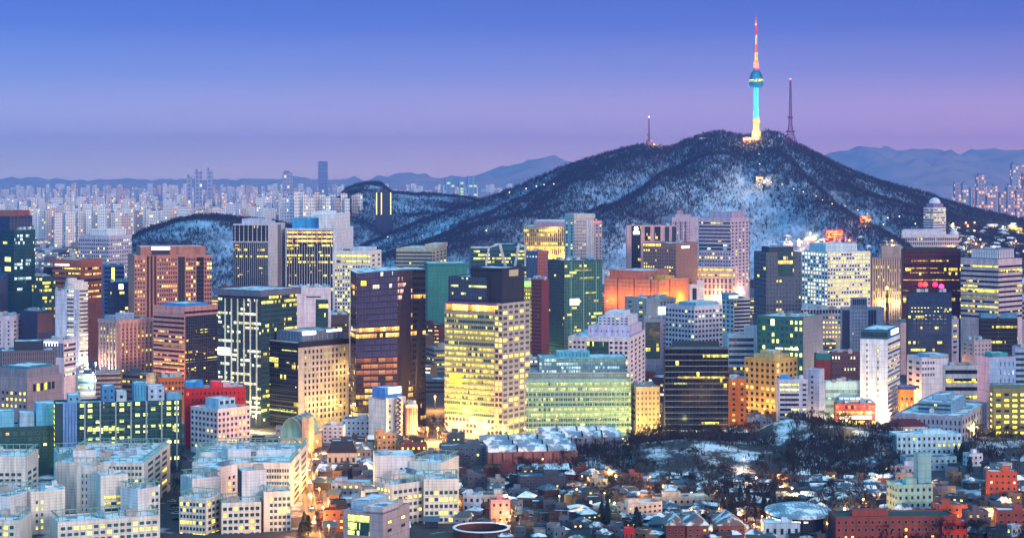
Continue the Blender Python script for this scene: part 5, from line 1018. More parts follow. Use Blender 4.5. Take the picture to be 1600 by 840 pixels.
for u_ in (-2.2, 2.4):
    mb = MB(); mb.idx([(-1.7, 0, 0), (1.7, 0, 0), (.9, .9, 1.7), (-.9, .9, 1.7), (-1.7, 1.2, 0), (1.7, 1.2, 0)], [(0, 1, 2, 3), (0, 3, 4), (1, 5, 2)]); ob('dormer_window', mb.mesh('dormer_window', [glow((.75, .95, .2), 1.2)]), T, (u_, .3, 38 * mm + 1.2))
house('villa', 'dark roofed cabin block on top of the lane behind the mansard house', 534, 712, 34, 24, 'flat', (.05, .07, .10), .0, .8, .0, fl=2, cat='villa')
house('lane_house', 'white balcony house stepped below the black mansard house', 548, 775, 62, 22, 'flat', (.42, .50, .60), .05, .6, .15, fl=2)
house('lane_house', 'snowy roofed low house over the lane', 560, 795, 60, 16, 'flat', (.30, .40, .50), -.05, .6, .1, fl=1)
house('lane_house', 'brown flats at the bend of the orange lit street', 522, 830, 34, 34, 'flat', (.34, .18, .13), .05, .6, .3, fl=3)
house('lane_house', 'blue grey gabled cottage beside the black mansard house', 573, 745, 30, 24, 'gable', (.46, .54, .62), .1, 1.2, .1, fl=1)
house('black_hall', 'low black glass hall in front of the white cube', 402, 705, 64, 18, 'flat', (.02, .03, .05), .0, .5, .0, fl=1); lm(402, 698, 'low black glass hall')
house('shop_house', 'small house with a bright yellow window front at the foot of the white cube', 330, 712, 26, 13, 'flat', (.30, .16, .14), .0, .8, .9, fl=1)
house('pavilion', 'timber pavilion with a broad snowy hip roof among dark trees', 1156, 698, 34, 17, 'hip', (.20, .12, .10), .2, .8, .0, roofm=snow((.5, .55, .6), .95)); lm(1156, 690, 'snowy pavilion')
house('long_house', 'long white house with a snow roof in the middle of the old quarter', 1112, 768, 38, 16, 'hip', (.5, .54, .6), .2, .5, .1, roofm=snow((.5, .55, .6), .95)); lm(1112, 760, 'long white house')
house('gate_house', 'red and white gate pavilion at the edge of the snow meadow', 990, 752, 30, 13, 'flat', (.28, .14, .13), .2, .5, .1, fl=1); lm(990, 748, 'gate pavilion')
house('hall', 'hip roofed snowy hall below the long white house', 1172, 795, 48, 18, 'hip', (.2, .22, .26), -.25, .8, .1, roofm=snow((.4, .46, .5), .9)); lm(1172, 785, 'hip roofed snowy hall')
house('shed', 'dull red brick block lit orange beneath the black glass block', 1164, 682, 26, 16, 'flat', (.55, .16, .08), .0, .8, .5, fl=2)
house('shed', 'blue grey block with a white snow roof beside the dull red block', 1190, 682, 34, 26, 'flat', (.34, .42, .52), .1, .7, .1, fl=3)
house('chimney_house', 'red chimney block rising at the lower edge near the dark conifer', 983, 850, 16, 26, 'flat', (.55, .06, .07), .0, 1, .0, fl=1)
house('villa', 'low villa row with slate dormers below the dark slope', 1376, 728 + 8, 46, 18, 'gable', (.34, .42, .50), -.3, .5, .1, cat='villa')
house('villa', 'white long house above the old quarter beside the villa row', 1418, 740, 52, 13, 'flat', (.62, .58, .62), -.1, .4, .1, fl=1, cat='villa')
# oval grey roofed hall and the circular garden
d_ = D_of(842); T = thing('oval_hall', 'grey hall with an oval ribbed metal roof over dark glass at the lower edge', 'hall', (X(1258, d_), d_ + 22, 0))
m = d_ / F; Rx, Ry = 50 * m, 20
pl_ = [(Rx * math.cos(R(k * 10)), Ry * math.sin(R(k * 10))) for k in range(36)]
mb = MB()
for (a, c) in zip(pl_, pl_[1:] + pl_[:1]): mb.face([(*a, 0), (*c, 0), (*c, 9), (*a, 9)])
ob('glass_wall', mb.mesh('glass_wall', [glaz('dark', .03, 'w', 1.2)]), T)
mb = MB(); k_ = []
mb.idx([(x * 1.06, y * 1.06, 9) for x, y in pl_] + [(x * 1.06, y * 1.06, 10.2) for x, y in pl_] + [(x * .5, y * .5, 12.5) for x, y in pl_], [(k, (k + 1) % 36, 36 + (k + 1) % 36, 36 + k) for k in range(36)] + [(36 + k, 36 + (k + 1) % 36, 72 + (k + 1) % 36, 72 + k) for k in range(36)] + [tuple(range(72, 108))])
ob('roof', mb.mesh('roof', [snow((.20, .25, .30), .35)]), T)
for k in range(-8, 9):
    x = k * Rx / 9; yy = Ry * math.sqrt(1 - (x / Rx) ** 2) * .95
    mb = MB(); mb.tube((x, -yy, 10.6), (x, 0, 12.6), .25, .25, 4); ob('roof_rib', mb.mesh('roof_rib', [wall((.4, .46, .5))]), T)
house('hall_annex', 'pale annex with a grey ribbed roof attached to the oval hall', 1222, 842, 56, 26, 'flat', (.55, .60, .66), .0, .7, .0, fl=1, roofm=snow((.35, .4, .45), .8)); lm(1245, 820, 'oval hall')
d_ = 925.0; T = thing('circular_garden', 'sunken circular garden court with a brown wall beside the white tiled block', 'garden', (X(752, d_), d_ + 4, 0))
mb = MB(); mb.lathe([(13.5, 0), (13.5, 3.6), (12.6, 3.6), (12.6, .3)], 32); mb.f.pop(); mb.m.pop(); del mb.uv[-32:]
ob('ring_wall', mb.mesh('ring_wall', [wall((.13, .06, .06))]), T)
mb = MB(); mb.lathe([(13.7, 3.6), (13.7, 4.0), (12.4, 4.0), (12.4, 3.65)], 32); mb.f.pop(); mb.m.pop(); del mb.uv[-32:]
ob('rim', mb.mesh('rim', [snow((.5, .52, .56), .9)]), T)
lm(752, 832, 'circular garden court')

# ------------------------------------------------------------------ anonymous houses, labelled by what they stand beside
USED = set(o['label'] for o in bpy.data.objects if 'label' in o)
ORD = ['', 'second ', 'third ', 'fourth ', 'fifth ', 'sixth ', 'seventh ', 'eighth ', 'ninth ', 'tenth ', 'eleventh ', 'twelfth ']
def relabel(base, px, py):
    best = None
    for lx, ly, lb, ph in LAND:
        s = math.hypot(px - lx, (py - ly) * 1.3)
        if len(base.split()) + len(ph.split()) > 10: continue
        if best is None or s < best[0]: best = (s, lx, ly, lb, ph)
    cands = sorted(((math.hypot(px - lx, (py - ly) * 1.3), lx, ly, lb, ph) for lx, ly, lb, ph in LAND if len(base.split()) + len(ph.split()) <= 10), key=lambda t: t[0])
    for s, lx, ly, lb, ph in cands[:3]:
        rel = ('to the left of' if px < lx else 'to the right of') if abs(px - lx) > abs(py - ly) else ('behind' if py < ly else 'in front of')
        l = f'{base} {rel} the {ph}'
        if l not in USED: USED.add(l); return l
    s, lx, ly, lb, ph = cands[0]
    rel = ('to the left of' if px < lx else 'to the right of') if abs(px - lx) > abs(py - ly) else ('behind' if py < ly else 'in front of')
    for o_ in ORD[1:]:
        l = f'{o_}{base} {rel} the {ph}'
        if l not in USED: USED.add(l); return l
    return l
FILL = []
taken = TAKEN + [(X(752, 925), 930, 17), (X(1258, 930), 955, 32)]
def isfree(x, y, r):
    for a, b_, q in taken:
        if (a - x) ** 2 + (b_ - y) ** 2 < (r + q * .85) ** 2: return False
    taken.append((x, y, r)); return True
hcols = [((.14, .15, .18), 'grey'), ((.34, .33, .34), 'pale'), ((.15, .06, .05), 'brick red'), ((.12, .09, .08), 'brown'), ((.18, .23, .28), 'blue grey'), ((.26, .19, .14), 'tan'), ((.05, .07, .10), 'dark'), ((.50, .50, .54), 'white'), ((.06, .07, .09), 'dark'), ((.12, .15, .19), 'slate')]
def fillhouses(x0, x1, y0, y1, n, wr, hr, kinds, sz, tries=30):
    for _ in range(n):
        for _t in range(tries):
            px, py = rnd.uniform(x0, x1), rnd.uniform(y0, y1)
            d = D_of(py); x = X(px, d); wp = rnd.uniform(*wr)
            if isfree(x, d, wp * d / F * .40):
                k = rnd.choice(kinds); c, cn = rnd.choice(hcols)
                FILL.append((px, py, wp, rnd.uniform(*hr), k, c, cn, sz)); break
fillhouses(720, 980, 745, 846, 84, (16, 30), (9, 20), ['flat', 'flat', 'hip'], '')
fillhouses(980, 1400, 768, 846, 130, (13, 26), (8, 15), ['hip', 'hip', 'gable', 'flat'], '')
fillhouses(1030, 1400, 745, 775, 60, (12, 22), (8, 12), ['hip', 'gable', 'flat'], '')
fillhouses(1400, 1600, 735, 846, 56, (16, 32), (12, 24), ['flat', 'flat', 'hip'], '')
fillhouses(500, 720, 690, 846, 60, (16, 32), (12, 24), ['flat', 'flat', 'gable'], '')
fillhouses(0, 500, 640, 700, 26, (20, 40), (14, 26), ['flat'], '')
fillhouses(1000, 1400, 640, 680, 14, (14, 26), (10, 16), ['flat'], '')
for px, py, wp, hp, k, c, cn, sz in sorted(FILL, key=lambda t: -t[1]):
    rn = {'flat': 'flat roofed house', 'hip': 'snowy hip roofed house', 'gable': 'gabled house'}[k]
    szw = 'small ' if wp < 18 else ('wide ' if wp > 25 else '')
    T = house('house', 'tbd', px, py, wp, hp, k, c, None, rnd.uniform(.6, 1.0), rnd.choice((.0, .05, .12, .3)), 'small houses of the old quarter')
    T['_f'] = 1; T['_l'] = f'{szw}{cn} {rn}'; T['_p'] = (px, py); T['_s'] = (wp, hp); T['_b'] = py
# mid-city filler blocks seen between the towers
NF = 0
def fillcity(x0, x1, y0, y1, n, wr, hr, tries=10):
    global NF
    for _ in range(n):
        for _t in range(tries):
            px, py = rnd.uniform(x0, x1), rnd.uniform(y0, y1); d = D_of(py); x = X(px, d); wp = rnd.uniform(*wr)
            if isfree(x, d, wp * d / F * .5):
                c, cn = rnd.choice(hcols[:6] + hcols[7:8]); hp = rnd.uniform(*hr); m = d / F
                W, h, D = wp * m, hp * m, wp * m * rnd.uniform(.6, 1.1)
                T = thing('city_block', 'tbd', 'building', (x, d, 0), rnd.uniform(-.45, .45), 'smaller blocks between the towers')
                shell(T, [(0, 0), (W, 0), (W, D), (0, D)], 0, h, wall(c), snow((.14, .17, .21), rnd.choice((.3, .6))), pp=.8)
                cnt = [0, {}]
                fl = 3.6 / m; lit = rnd.choice((.05, .15, .3, .5))
                ff = lambda: [Bd(fl, lit, .5, rnd.choice(('dark', 'teal', 'grey')), 2.2, rnd.choice('yywo'), S=1.1)]
                facade(T, T, [(0, 0), (W, 0)], 0, h, ff(), d, cnt); facade(T, T, [(0, D), (0, 0)], 0, h, ff(), d, cnt)
                mb = MB(); mb.box(W * .2, W * .5, D * .3, D * .7, h - .7, h + 3); ob('penthouse', mb.mesh('penthouse', [wall(tuple(min(1, k * 1.05) for k in c))]), T)
                T['_f'] = 1; T['_l'] = f"{'low' if h < 16 else 'mid rise'} {cn} city block"; T['_p'] = (px, py - hp); T['_s'] = (wp, hp); T['_b'] = py; NF += 1
                break
fillcity(0, 1600, 520, 630, 130, (28, 54), (18, 44))
fillcity(0, 1600, 455, 520, 150, (20, 40), (12, 30))
fillcity(0, 1600, 415, 455, 170, (12, 28), (6, 16))
fillcity(1300, 1640, 385, 415, 40, (10, 22), (4, 8))
fillcity(0, 220, 380, 415, 50, (10, 24), (4, 9))

# ------------------------------------------------------------------ far city
def hillpt(px, py):
    lo = 2960.0
    ds = np.arange(2960, 3720, 4.0); xs_ = (px - 800) / F * ds; hs = hill_h(xs_, ds); zs_ = HC - (py - HY) * ds / F
    i_ = np.argmax(hs >= zs_) if (hs >= zs_).any() else len(ds) - 1
    return float(xs_[i_]), float(ds[i_]), float(hs[i_])
FARM = {}
def farmat(c, lit, pal, fw, fh, S=1.0):
    key = (c, lit, pal, fw, fh, S)
    if key in FARM: return FARM[key]
    m, t, p = newmat('far_facade'); q = NT(t)
    uv = q.n('ShaderNodeSeparateXYZ'); t.links.new(q.n('ShaderNodeUVMap').outputs[0], uv.inputs[0])
    oi = q.n('ShaderNodeObjectInfo').outputs['Random']
    a, b_ = q.m('DIVIDE', uv.outputs[0], fw), q.m('DIVIDE', uv.outputs[1], fh)
    wv = q.white(q.vec(q.m('FLOOR', a), q.m('FLOOR', b_), q.m('MULTIPLY', oi, 99.0)))
    win = q.m('MULTIPLY', q.m('MULTIPLY', q.m('GREATER_THAN', q.m('FRACT', a), .35), q.m('GREATER_THAN', q.m('FRACT', b_), .4)), 1.0)
    q.put(p.inputs['Base Color'], q.mix(q.m('MULTIPLY', win, .6), (*c, 1), (.04, .05, .07, 1)))
    q.put(p.inputs['Emission Color'], q.mix(wv, (*PAL[pal][0], 1), (*PAL[pal][1], 1)))
    q.put(p.inputs['Emission Strength'], q.m('MULTIPLY', q.m('MULTIPLY', win, q.m('LESS_THAN', wv, lit)), S))
    p.inputs['Roughness'].default_value = .7
    FARM[key] = m; return m
def fartower(px, pyt, wpx, d, mat, label, group, name='apartment_slab', top=None, cat='apartment block', rot=None, asp=.5):
    m = d / F; W = wpx * m; h = Z(pyt, d)
    if h < 6: return
    rot = rnd.uniform(-.5, .5) if rot is None else rot
    mb = MB(); D = W * asp if asp else 14
    P = [(-W / 2, 0), (W / 2, 0), (W / 2, D), (-W / 2, D)]; u = 0
    for a, c in zip(P, P[1:] + P[:1]):
        L = math.dist(a, c); mb.face([(*a, 0), (*c, 0), (*c, h), (*a, h)], 0, [(u, 0), (u + L, 0), (u + L, h), (u, h)]); u += L
    mb.face([(*p, h) for p in P], 1)
    if top: 
        t0, t1, th = top
        mb.box(-W / 2 + W * t0, -W / 2 + W * t1, D * .2, D * .8, h, h + th * m, 1)
    o = ob(name, mb.mesh(name, [mat, wall((.35, .34, .38))]), None, (X(px, d), d, 0), rot)
    tag(o, label, cat, group); return o
pinks = [farmat((.82, .70, .66), .06, 'y', 5, 6.5, 1.6), farmat((.85, .80, .80), .05, 'y', 5, 6.5, 1.6), farmat((.74, .52, .48), .08, 'o', 5, 6.5, 1.6), farmat((.72, .68, .76), .05, 'w', 5, 6.5, 1.6)]
pn = ['rosy', 'white', 'tan', 'grey lilac']
k = 0
for row, (y0, y1, d, n, x0, x1, wr) in enumerate(((318, 332, 5200, 74, -20, 640, (7, 15)), (322, 338, 4700, 40, 60, 340, (8, 17)), (306, 318, 6300, 70, -20, 650, (6, 12)), (298, 308, 8200, 70, -20, 660, (4, 9)), (286, 297, 11500, 120, -20, 800, (4, 9)))):
    for i in range(n):
        px = x0 + (x1 - x0) * (i + rnd.random()) / n; j = rnd.randrange(4)
        if row == 1 and px < 330 and rnd.random() < .2: continue
        fartower(px, rnd.uniform(y0, y1), rnd.uniform(*wr), d * rnd.uniform(.96, 1.04), pinks[j],
                 f"{pn[j]} high rise apartment slab in the {['main','front','second','faint','faintest'][row]} hazy row beyond the wooded hill", f'far {pn[j]} apartment slabs, {["main","front","second","faint","faintest"][row]} row', top=(.35, .65, 2) if rnd.random() < .5 else None, rot=rnd.uniform(-.25, .6))
for px, py, w_, d, lb in ((296, 276, 8, 7600, 'shortest of three slim hazy towers clustered on the skyline'), (310, 268, 11, 7600, 'widest of three slim hazy towers clustered on the skyline'), (328, 266, 9, 7600, 'tallest slim tower at the end of the hazy cluster of three')):
    fartower(px, py, w_, d, farmat((.32, .36, .50), .08, 'w', 14, 16, 1.2), lb, None, 'skyscraper', (.1, .4, 4), 'skyscraper', 0.2, .9)
fartower(450, 270, 15, 9000, farmat((.36, .38, .50), .10, 'w', 14, 16, 1.2), 'lone blocky hazy tower with banded windows on the skyline', None, 'skyscraper', (.1, .7, 3), 'skyscraper', .2, .8)
fartower(503, 252, 13, 8600, farmat((.24, .28, .42), .04, 'w', 14, 16, 1.0), 'tallest blue skyscraper with a bright edge on the hazy skyline', None, 'skyscraper', None, 'skyscraper', -.25, .7)
for px, py, w_ in ((703, 279, 14), (722, 283, 10), (738, 275, 14)):
    fartower(px, py, w_, 9500, farmat((.18, .34, .50), .25, 'g', 22, 14, 1.1), {703: 'boxy blue tower beyond the saddle of the hills', 722: 'lowest blue tower between its taller neighbours beyond the saddle', 738: 'blue tower with bright yellow floors beyond the saddle'}[px], None, 'skyscraper', None, 'skyscraper', .2, .8)
for i, (px, py, w_) in enumerate(((1497, 284, 9), (1509, 286, 9), (1521, 292, 8), (1534, 274, 12), (1546, 290, 9), (1556, 291, 12), (1568, 300, 10), (1588, 256, 12), (1597, 258, 10), (1580, 290, 12), (1608, 270, 14), (1528, 302, 14), (1550, 305, 16), (1500, 306, 14), (1575, 308, 18), (1594, 296, 12))):
    fartower(px, py, w_, 7200 + (i % 3) * 500, farmat(((.34, .28, .36), (.30, .34, .46), (.44, .34, .36))[i % 3], .25, 'o', 11, 13, 1.5), 'lit hazy tower in the far cluster at the end of the long hillside' if i not in (3, 7) else ('tall square tower with a bright cap in the far cluster' if i == 3 else 'tallest banded tower of the far cluster at the edge'), 'far lit towers past the hillside', 'skyscraper', (.2, .6, 3) if i % 2 else None, 'skyscraper', .2, .9)
# twin lit-edge tower before the back hill
d_ = 3900.0; T = thing('lit_edge_tower', 'dark tower outlined by three glowing yellow edges before the wooded back hill', 'tower', (X(588, d_), d_, 0))
m = d_ / F
mb = MB(); mb.box(0, 24 * m, 0, 20, 0, Z(300, d_)); mb.box(5 * m, 16 * m, 4, 16, Z(300, d_), Z(295, d_)); ob('wall', mb.mesh('wall', [wall((.09, .10, .14))]), T)
for u_ in (.5, 8, 22.5):
    mb = MB(); mb.box(-.9, .9, -.8, .1, Z(335, d_), Z(301, d_)); ob('lit_edge', mb.mesh('lit_edge', [glow((1, .75, .15), 1.6)]), T, (u_ * m, 0, 0))
fartower(566, 318, 34, 4100, farmat((.46, .42, .48), .05, 'w', 9, 8, 1.0), 'pale pair of slabs just before the glowing edged tower', None)
for i_ in range(15):
    px = 446 + i_ * 8.2 + rnd.uniform(-2, 2); j = rnd.randrange(4)
    fartower(px, rnd.uniform(299, 312), rnd.uniform(7, 11), 3980 + rnd.uniform(-40, 60), pinks[j], f'{pn[j]} ribbed apartment slab in the tight cluster behind the hotel towers', 'apartment slabs behind the hotel towers', top=(.35, .65, 2), rot=rnd.uniform(-.1, .4))
for i_ in range(64):
    px, py = (rnd.uniform(1482, 1600), rnd.uniform(356, 402)) if i_ < 44 else (rnd.uniform(1225, 1410), rnd.uniform(374, 400))
    x, y, z = hillpt(px, py); m = y / F; W = rnd.uniform(7, 15) * m; h = rnd.uniform(4, 7.5) * m; D = W * .7
    if y < 2965: continue
    T = thing('hill_house', 'small snowy roofed house on the lamp lit hill foot beyond the downtown towers', 'house', (x, y, z - 1), rnd.uniform(-.5, .5), 'houses on the lamp lit hill foot')
    c, cn = rnd.choice(hcols); mb = MB(); mb.box(-W / 2, W / 2, 0, D, -4, h)
    ob('wall', mb.mesh('wall', [farmat(tuple(min(.8, k * 1.6) for k in c), .35, rnd.choice('oyo'), 4, 3.4, 2.0)]), T)
    ob('roof', hipmesh(W, D, .8, h * .35, snow((.1, .12, .15), .75), rnd.random() < .4), T, (-W / 2, 0, h + .02))
# everything past the countable blocks: one mass of far low roofs
mb = MB(); r2 = random.Random(5)
for _ in range(2600):
    py = 300 + 120 * r2.random() ** 1.6; d = D_of(py + 8)
    px = r2.uniform(-80, 1680); x = X(px, d)
    hill = float(hill_h(np.array([x]), np.array([d]))[0]) if 2900 < d < 4400 else 0
    if hill > 4 or d > 11000 or d < 2500: continue
    if 2600 < d < 3480 and X(150, 3050) < x < X(580, 3050): continue
    if 3700 < d < 5100 and X(500, 4400) < x < X(900, 4400): continue
    s = r2.uniform(9, 26); h = r2.uniform(5, 16); mi = r2.randrange(4); D = s * r2.uniform(.5, 1)
    u = r2.uniform(0, 90); P = [(x, d), (x + s, d + r2.uniform(-6, 6)), (x + s, d + D), (x, d + D)]
    for a, c in zip(P, P[1:] + P[:1]):
        L = math.dist(a, c); mb.face([(*a, 0), (*c, 0), (*c, h), (*a, h)], mi, [(u, 0), (u + L, 0), (u + L, h), (u, h)])
    mb.face([(*p, h) for p in P], 4)
tag(ob('distant_rooftops', mb.mesh('distant_rooftops', [farmat((.40, .36, .38), .16, 'o', 5, 4.5, 2.2), farmat((.5, .5, .52), .12, 'y', 5, 4.5, 2.0), farmat((.28, .2, .18), .2, 'o', 5, 4.5, 2.2), farmat((.34, .38, .42), .12, 'w', 5, 4.5, 2.0), snow((.2, .22, .25), .6)])), 'low snowy roofs of the far city as one mass', None, None, 'stuff')

# ------------------------------------------------------------------ the summit tower and masts
d_ = 3660.0; m = d_ / F; tx = X(1181.5, d_); zt0 = Z(209, d_)
T = thing('communication_tower', 'slender communication tower with a round deck and red and white mast on the summit', 'tower', (tx, d_, zt0 - 6))
zz = lambda py: Z(py, d_) - zt0 + 6
conc = wall((.36, .68, .80), .6)  # white concrete tinted cyan, part of its floodlight put into the colour
def part(name, prof, mat, n=24):
    mb = MB(); mb.lathe([(r * m, zz(y)) for r, y in prof], n); return ob(name, mb.mesh(name, [mat]), T)
part('base_building', [(7.5, 214), (7.5, 205), (5.0, 204.8), (5.0, 192), (6.6, 191.5), (6.6, 188), (5.6, 187.5), (5.6, 184)], wall((.72, .62, .42)))
part('shaft', [(4.3, 186), (3.6, 168), (3.5, 135), (4.2, 131)], conc)
part('deck', [(4.2, 137), (8.5, 136.6), (10.6, 134.5), (11.2, 131), (11.2, 128)], wall((.10, .30, .36)), 28)
part('deck_window_band', [(11.0, 128.2), (11.2, 126), (11.0, 123.6)], glaz('teal', .7, 'g', 2.2, 1.3), 28)
part('upper_deck', [(11.4, 123.8), (10.6, 121), (9.0, 120.6), (9.2, 116), (8.0, 115.4), (7.6, 113), (5.5, 112.6), (5.2, 109.5)], wall((.06, .20, .26)), 28)
part('mast_base', [(4.3, 110.5), (4.3, 108.2)], wall((.85, .35, .55)))
for (y0, y1, r, c, e) in ((108.2, 96, 3.6, (.80, .10, .05), .5), (96, 85, 2.7, (.95, .75, .25), .5), (85, 82.5, 3.4, (.85, .8, .8), .3), (82.5, 70, 1.7, (.75, .25, .15), .35), (70, 55, 1.5, (.85, .80, .65), .35), (55, 40, 1.2, (.65, .15, .12), .3), (40, 37, 1.5, (.95, .9, .9), .4), (37, 29, .8, (.75, .35, .25), .3), (29, 25, .5, (.8, .3, .5), .3)):
    mb = MB(); L = zz(y1) - zz(y0); rr = r * m
    mb.lathe([(rr * .55, zz(y0)), (rr * .45, zz(y1))], 8)
    nb = max(2, int(L / 5))
    for i_ in range(nb):
        a, c2 = zz(y0) + L * i_ / nb, zz(y0) + L * (i_ + 1) / nb
        for k in range(4):
            g0, g1 = R(45 + 90 * k), R(135 + 90 * k)
            mb.tube((rr * math.cos(g0), rr * math.sin(g0), a), (rr * math.cos(g1), rr * math.sin(g1), c2), .4, .4, 4)
            mb.tube((rr * math.cos(g0), rr * math.sin(g0), a), (rr * math.cos(g0), rr * math.sin(g0), c2), .45, .45, 4)
    ob('mast_section', mb.mesh('mast_section', [wall(c)]), T)
mb = MB(); mb.box(-4.2 * m, 3.6 * m, -4.2 * m, -3.6 * m, zz(107), zz(97)); ob('lit_panel', mb.mesh('lit_panel', [glow((1, .16, .10), 1.0)]), T)
def plight(name, par, loc, col, P, r=.6):
    l = bpy.data.lights.new(name, 'POINT'); l.energy = P * 1.7; l.color = col; l.shadow_soft_size = r
    o = bpy.data.objects.new(name, l); o.location = loc; o.parent = par; COL.objects.link(o); return o
for y_, a in ((178, 200), (178, 330), (160, 200), (160, 340), (146, 200), (146, 330)):
    plight('flood_lamp', T, (15 * math.cos(R(a)), 15 * math.sin(R(a)), zz(y_)), (.04, .62, 1.0), 9000)
plight('flood_lamp', T, (-3, -22, zz(196)), (1, .58, .05), 11000); plight('flood_lamp', T, (14, -16, zz(203)), (1, .58, .05), 9000)
plight('flood_lamp', T, (-4, -24, zz(118)), (.1, .6, .8), 14000)
for y_, c in ((101, (1, .3, .2)), (90, (1, .75, .3)), (72, (1, .6, .4)), (52, (1, .6, .35)), (36, (1, .6, .5))):
    plight('flood_lamp', T, (-3, -12, zz(y_)), c, 4500)
LAND.append((1181, 120, 208, 'communication tower'))
def mast(label, px, pyb, pyt, d, rb, col, topcol):
    z0 = Z(pyb, d); m = d / F; T = thing('radio_mast', label, 'mast', (X(px, d), d, z0 - 4)); h = Z(pyt, d) - z0 + 4
    prof = [(0, rb), (.16, rb * .42), (.30, rb * .22), (.48, rb * .17), (1, rb * .08)]
    rad = lambda t: float(np.interp(t, [a for a, _ in prof], [b_ for _, b_ in prof]))
    mb = MB(); n = 22
    for i_ in range(n):
        t0, t1 = i_ / n, (i_ + 1) / n
        for k in range(4):
            g0, g1 = R(45 + 90 * k), R(135 + 90 * k)
            A = lambda t, g: (rad(t) * math.cos(g), rad(t) * math.sin(g), t * h)
            mb.tube(A(t0, g0), A(t1, g0), .55, .55, 4); mb.tube(A(t0, g0), A(t1, g1), .35, .35, 4); mb.tube(A(t1, g0), A(t1, g1), .35, .35, 4)
    ob('lattice', mb.mesh('lattice', [wall(col)]), T)
    for t_ in (.18, .40):
        mb = MB(); mb.lathe([(rad(t_) + 2.2, t_ * h), (rad(t_) + 2.4, t_ * h + 2.2), (rad(t_) + .6, t_ * h + 2.4)], 10); ob('platform', mb.mesh('platform', [wall(col)]), T)
    mb = MB(); mb.lathe([(1.4, h), (1.6, h + 1.5), (.6, h + 3)], 8); ob('beacon', mb.mesh('beacon', [glow(topcol, 3)]), T)
    return T
mast('steel radio mast with a red beacon standing on the ridge right of the communication tower', 1235, 221, 125, 3640, 17, (.26, .13, .22), (1, .15, .2))
mast('short pale radio mast on the lit western shoulder of the hill', 1014, 226, 184, 3680, 8, (.42, .26, .36), (1, .4, .5))
def hillhouse(label, px, py, w_, h_, c, lit, L=None):
    x, y, z = hillpt(px, py); m = y / F; W, H = w_ * m, h_ * m
    T = thing('hill_station', label, 'station', (x, y, z - 2)); shell(T, [(-W / 2, 0), (W / 2, 0), (W / 2, W * .5), (-W / 2, W * .5)], -6, H + 2, wall(c), snow())
    cnt = [0, {}]; facade(T, T, [(-W / 2, 0), (W / 2, 0)], 0, H + 2, [Bd(4, lit, .6, 'brown', 3, 'o', S=1.4)], y, cnt)
    if L: plight('station_lamp', T, (0, -14, H + 4), L[0], L[1])
hillhouse('lit viewing terrace building just below the communication tower', 1175, 224, 28, 9, (.55, .42, .42), .9, ((1, .55, .2), 60000))
hillhouse('small white cable station glowing halfway down the spur', 1187, 286, 11, 8, (.7, .6, .55), .8, ((1, .65, .3), 30000))
hillhouse('lit lodge under the short radio mast', 1022, 231, 26, 4, (.5, .45, .45), .8, ((1, .6, .2), 40000))
hillhouse('white lookout hut high on the snowy shoulder', 1103, 220, 20, 4, (.6, .62, .7), .1)
hillhouse('red lit pavilion at the foot of the hill', 1304, 376, 26, 15, (.55, .14, .10), .7, ((1, .16, .05), 40000))
hillhouse('orange lit lodge beside the road at the hill foot', 1352, 352, 16, 14, (.4, .2, .15), .7, ((1, .4, .1), 40000))
hillhouse('low lamp lit hall on the ridge beside the steel radio mast', 1256, 230, 12, 3, (.4, .2, .25), .6, ((1, .35, .2), 40000))

# ------------------------------------------------------------------ street lamps
lm_pole = {}
def lamp(px, py, label, group, H=9.0, P=3500, col=(1, .55, .16), r=.45, d=None, z=None, at=None, S=14):
    if at: x, y, z = at
    else:
        d = d or D_of(py); x, y = X(px, d), d; z = gz(x, y) if z is None else z
    T = thing('street_lamp', label, 'street lamp', (x, y, z), 0, group)
    if H not in lm_pole:
        mb = MB(); mb.tube((0, 0, 0), (0, 0, H), .14, .09, 6); mb.tube((0, 0, H - .1), (0, -1.4, H + .3), .08, .06, 5); lm_pole[H] = mb.mesh('pole', [DKGREY])
    ob('pole', lm_pole[H], T)
    key = (r, col, S)
    if key not in lm_pole:
        mb = MB(); mb.lathe([(r * math.cos(R(a)), r * math.sin(R(a))) for a in range(-80, 81, 20)] + [(.02, r)], 10); lm_pole[key] = mb.mesh('lamp_head', [glow(tuple(.03 + .97 * c for c in col), S * .45)])
    ob('lamp_head', lm_pole[key], T, (0, -1.5, H))
    if P: plight('lamp_light', T, (0, -1.5, H - r - .4), col, P, .3)
    return T
ORG, YEL = (1, .40, .07), (1, .70, .22)
for k_, (px, py) in enumerate(((484, 694), (496, 700), (483, 712), (494, 722), (482, 735), (496, 748), (484, 764), (499, 778), (486, 792), (505, 808), (492, 824), (514, 838))):
    lamp(px, py + 8, 'orange street lamp along the narrow street beside the white tiled blocks', 'lamps of the orange lit street', 8, 15000, ORG, .5)
for px in (655, 668, 684, 700, 718, 738, 760, 790, 820, 850, 880, 915, 950, 985, 1010):
    lamp(px, 690, 'sodium lamp along the avenue at the feet of the glass towers', 'lamps along the avenue', 9, 4000 if 700 < px < 1000 else 42000, (1, .62, .14) if px > 690 else ORG, .5)
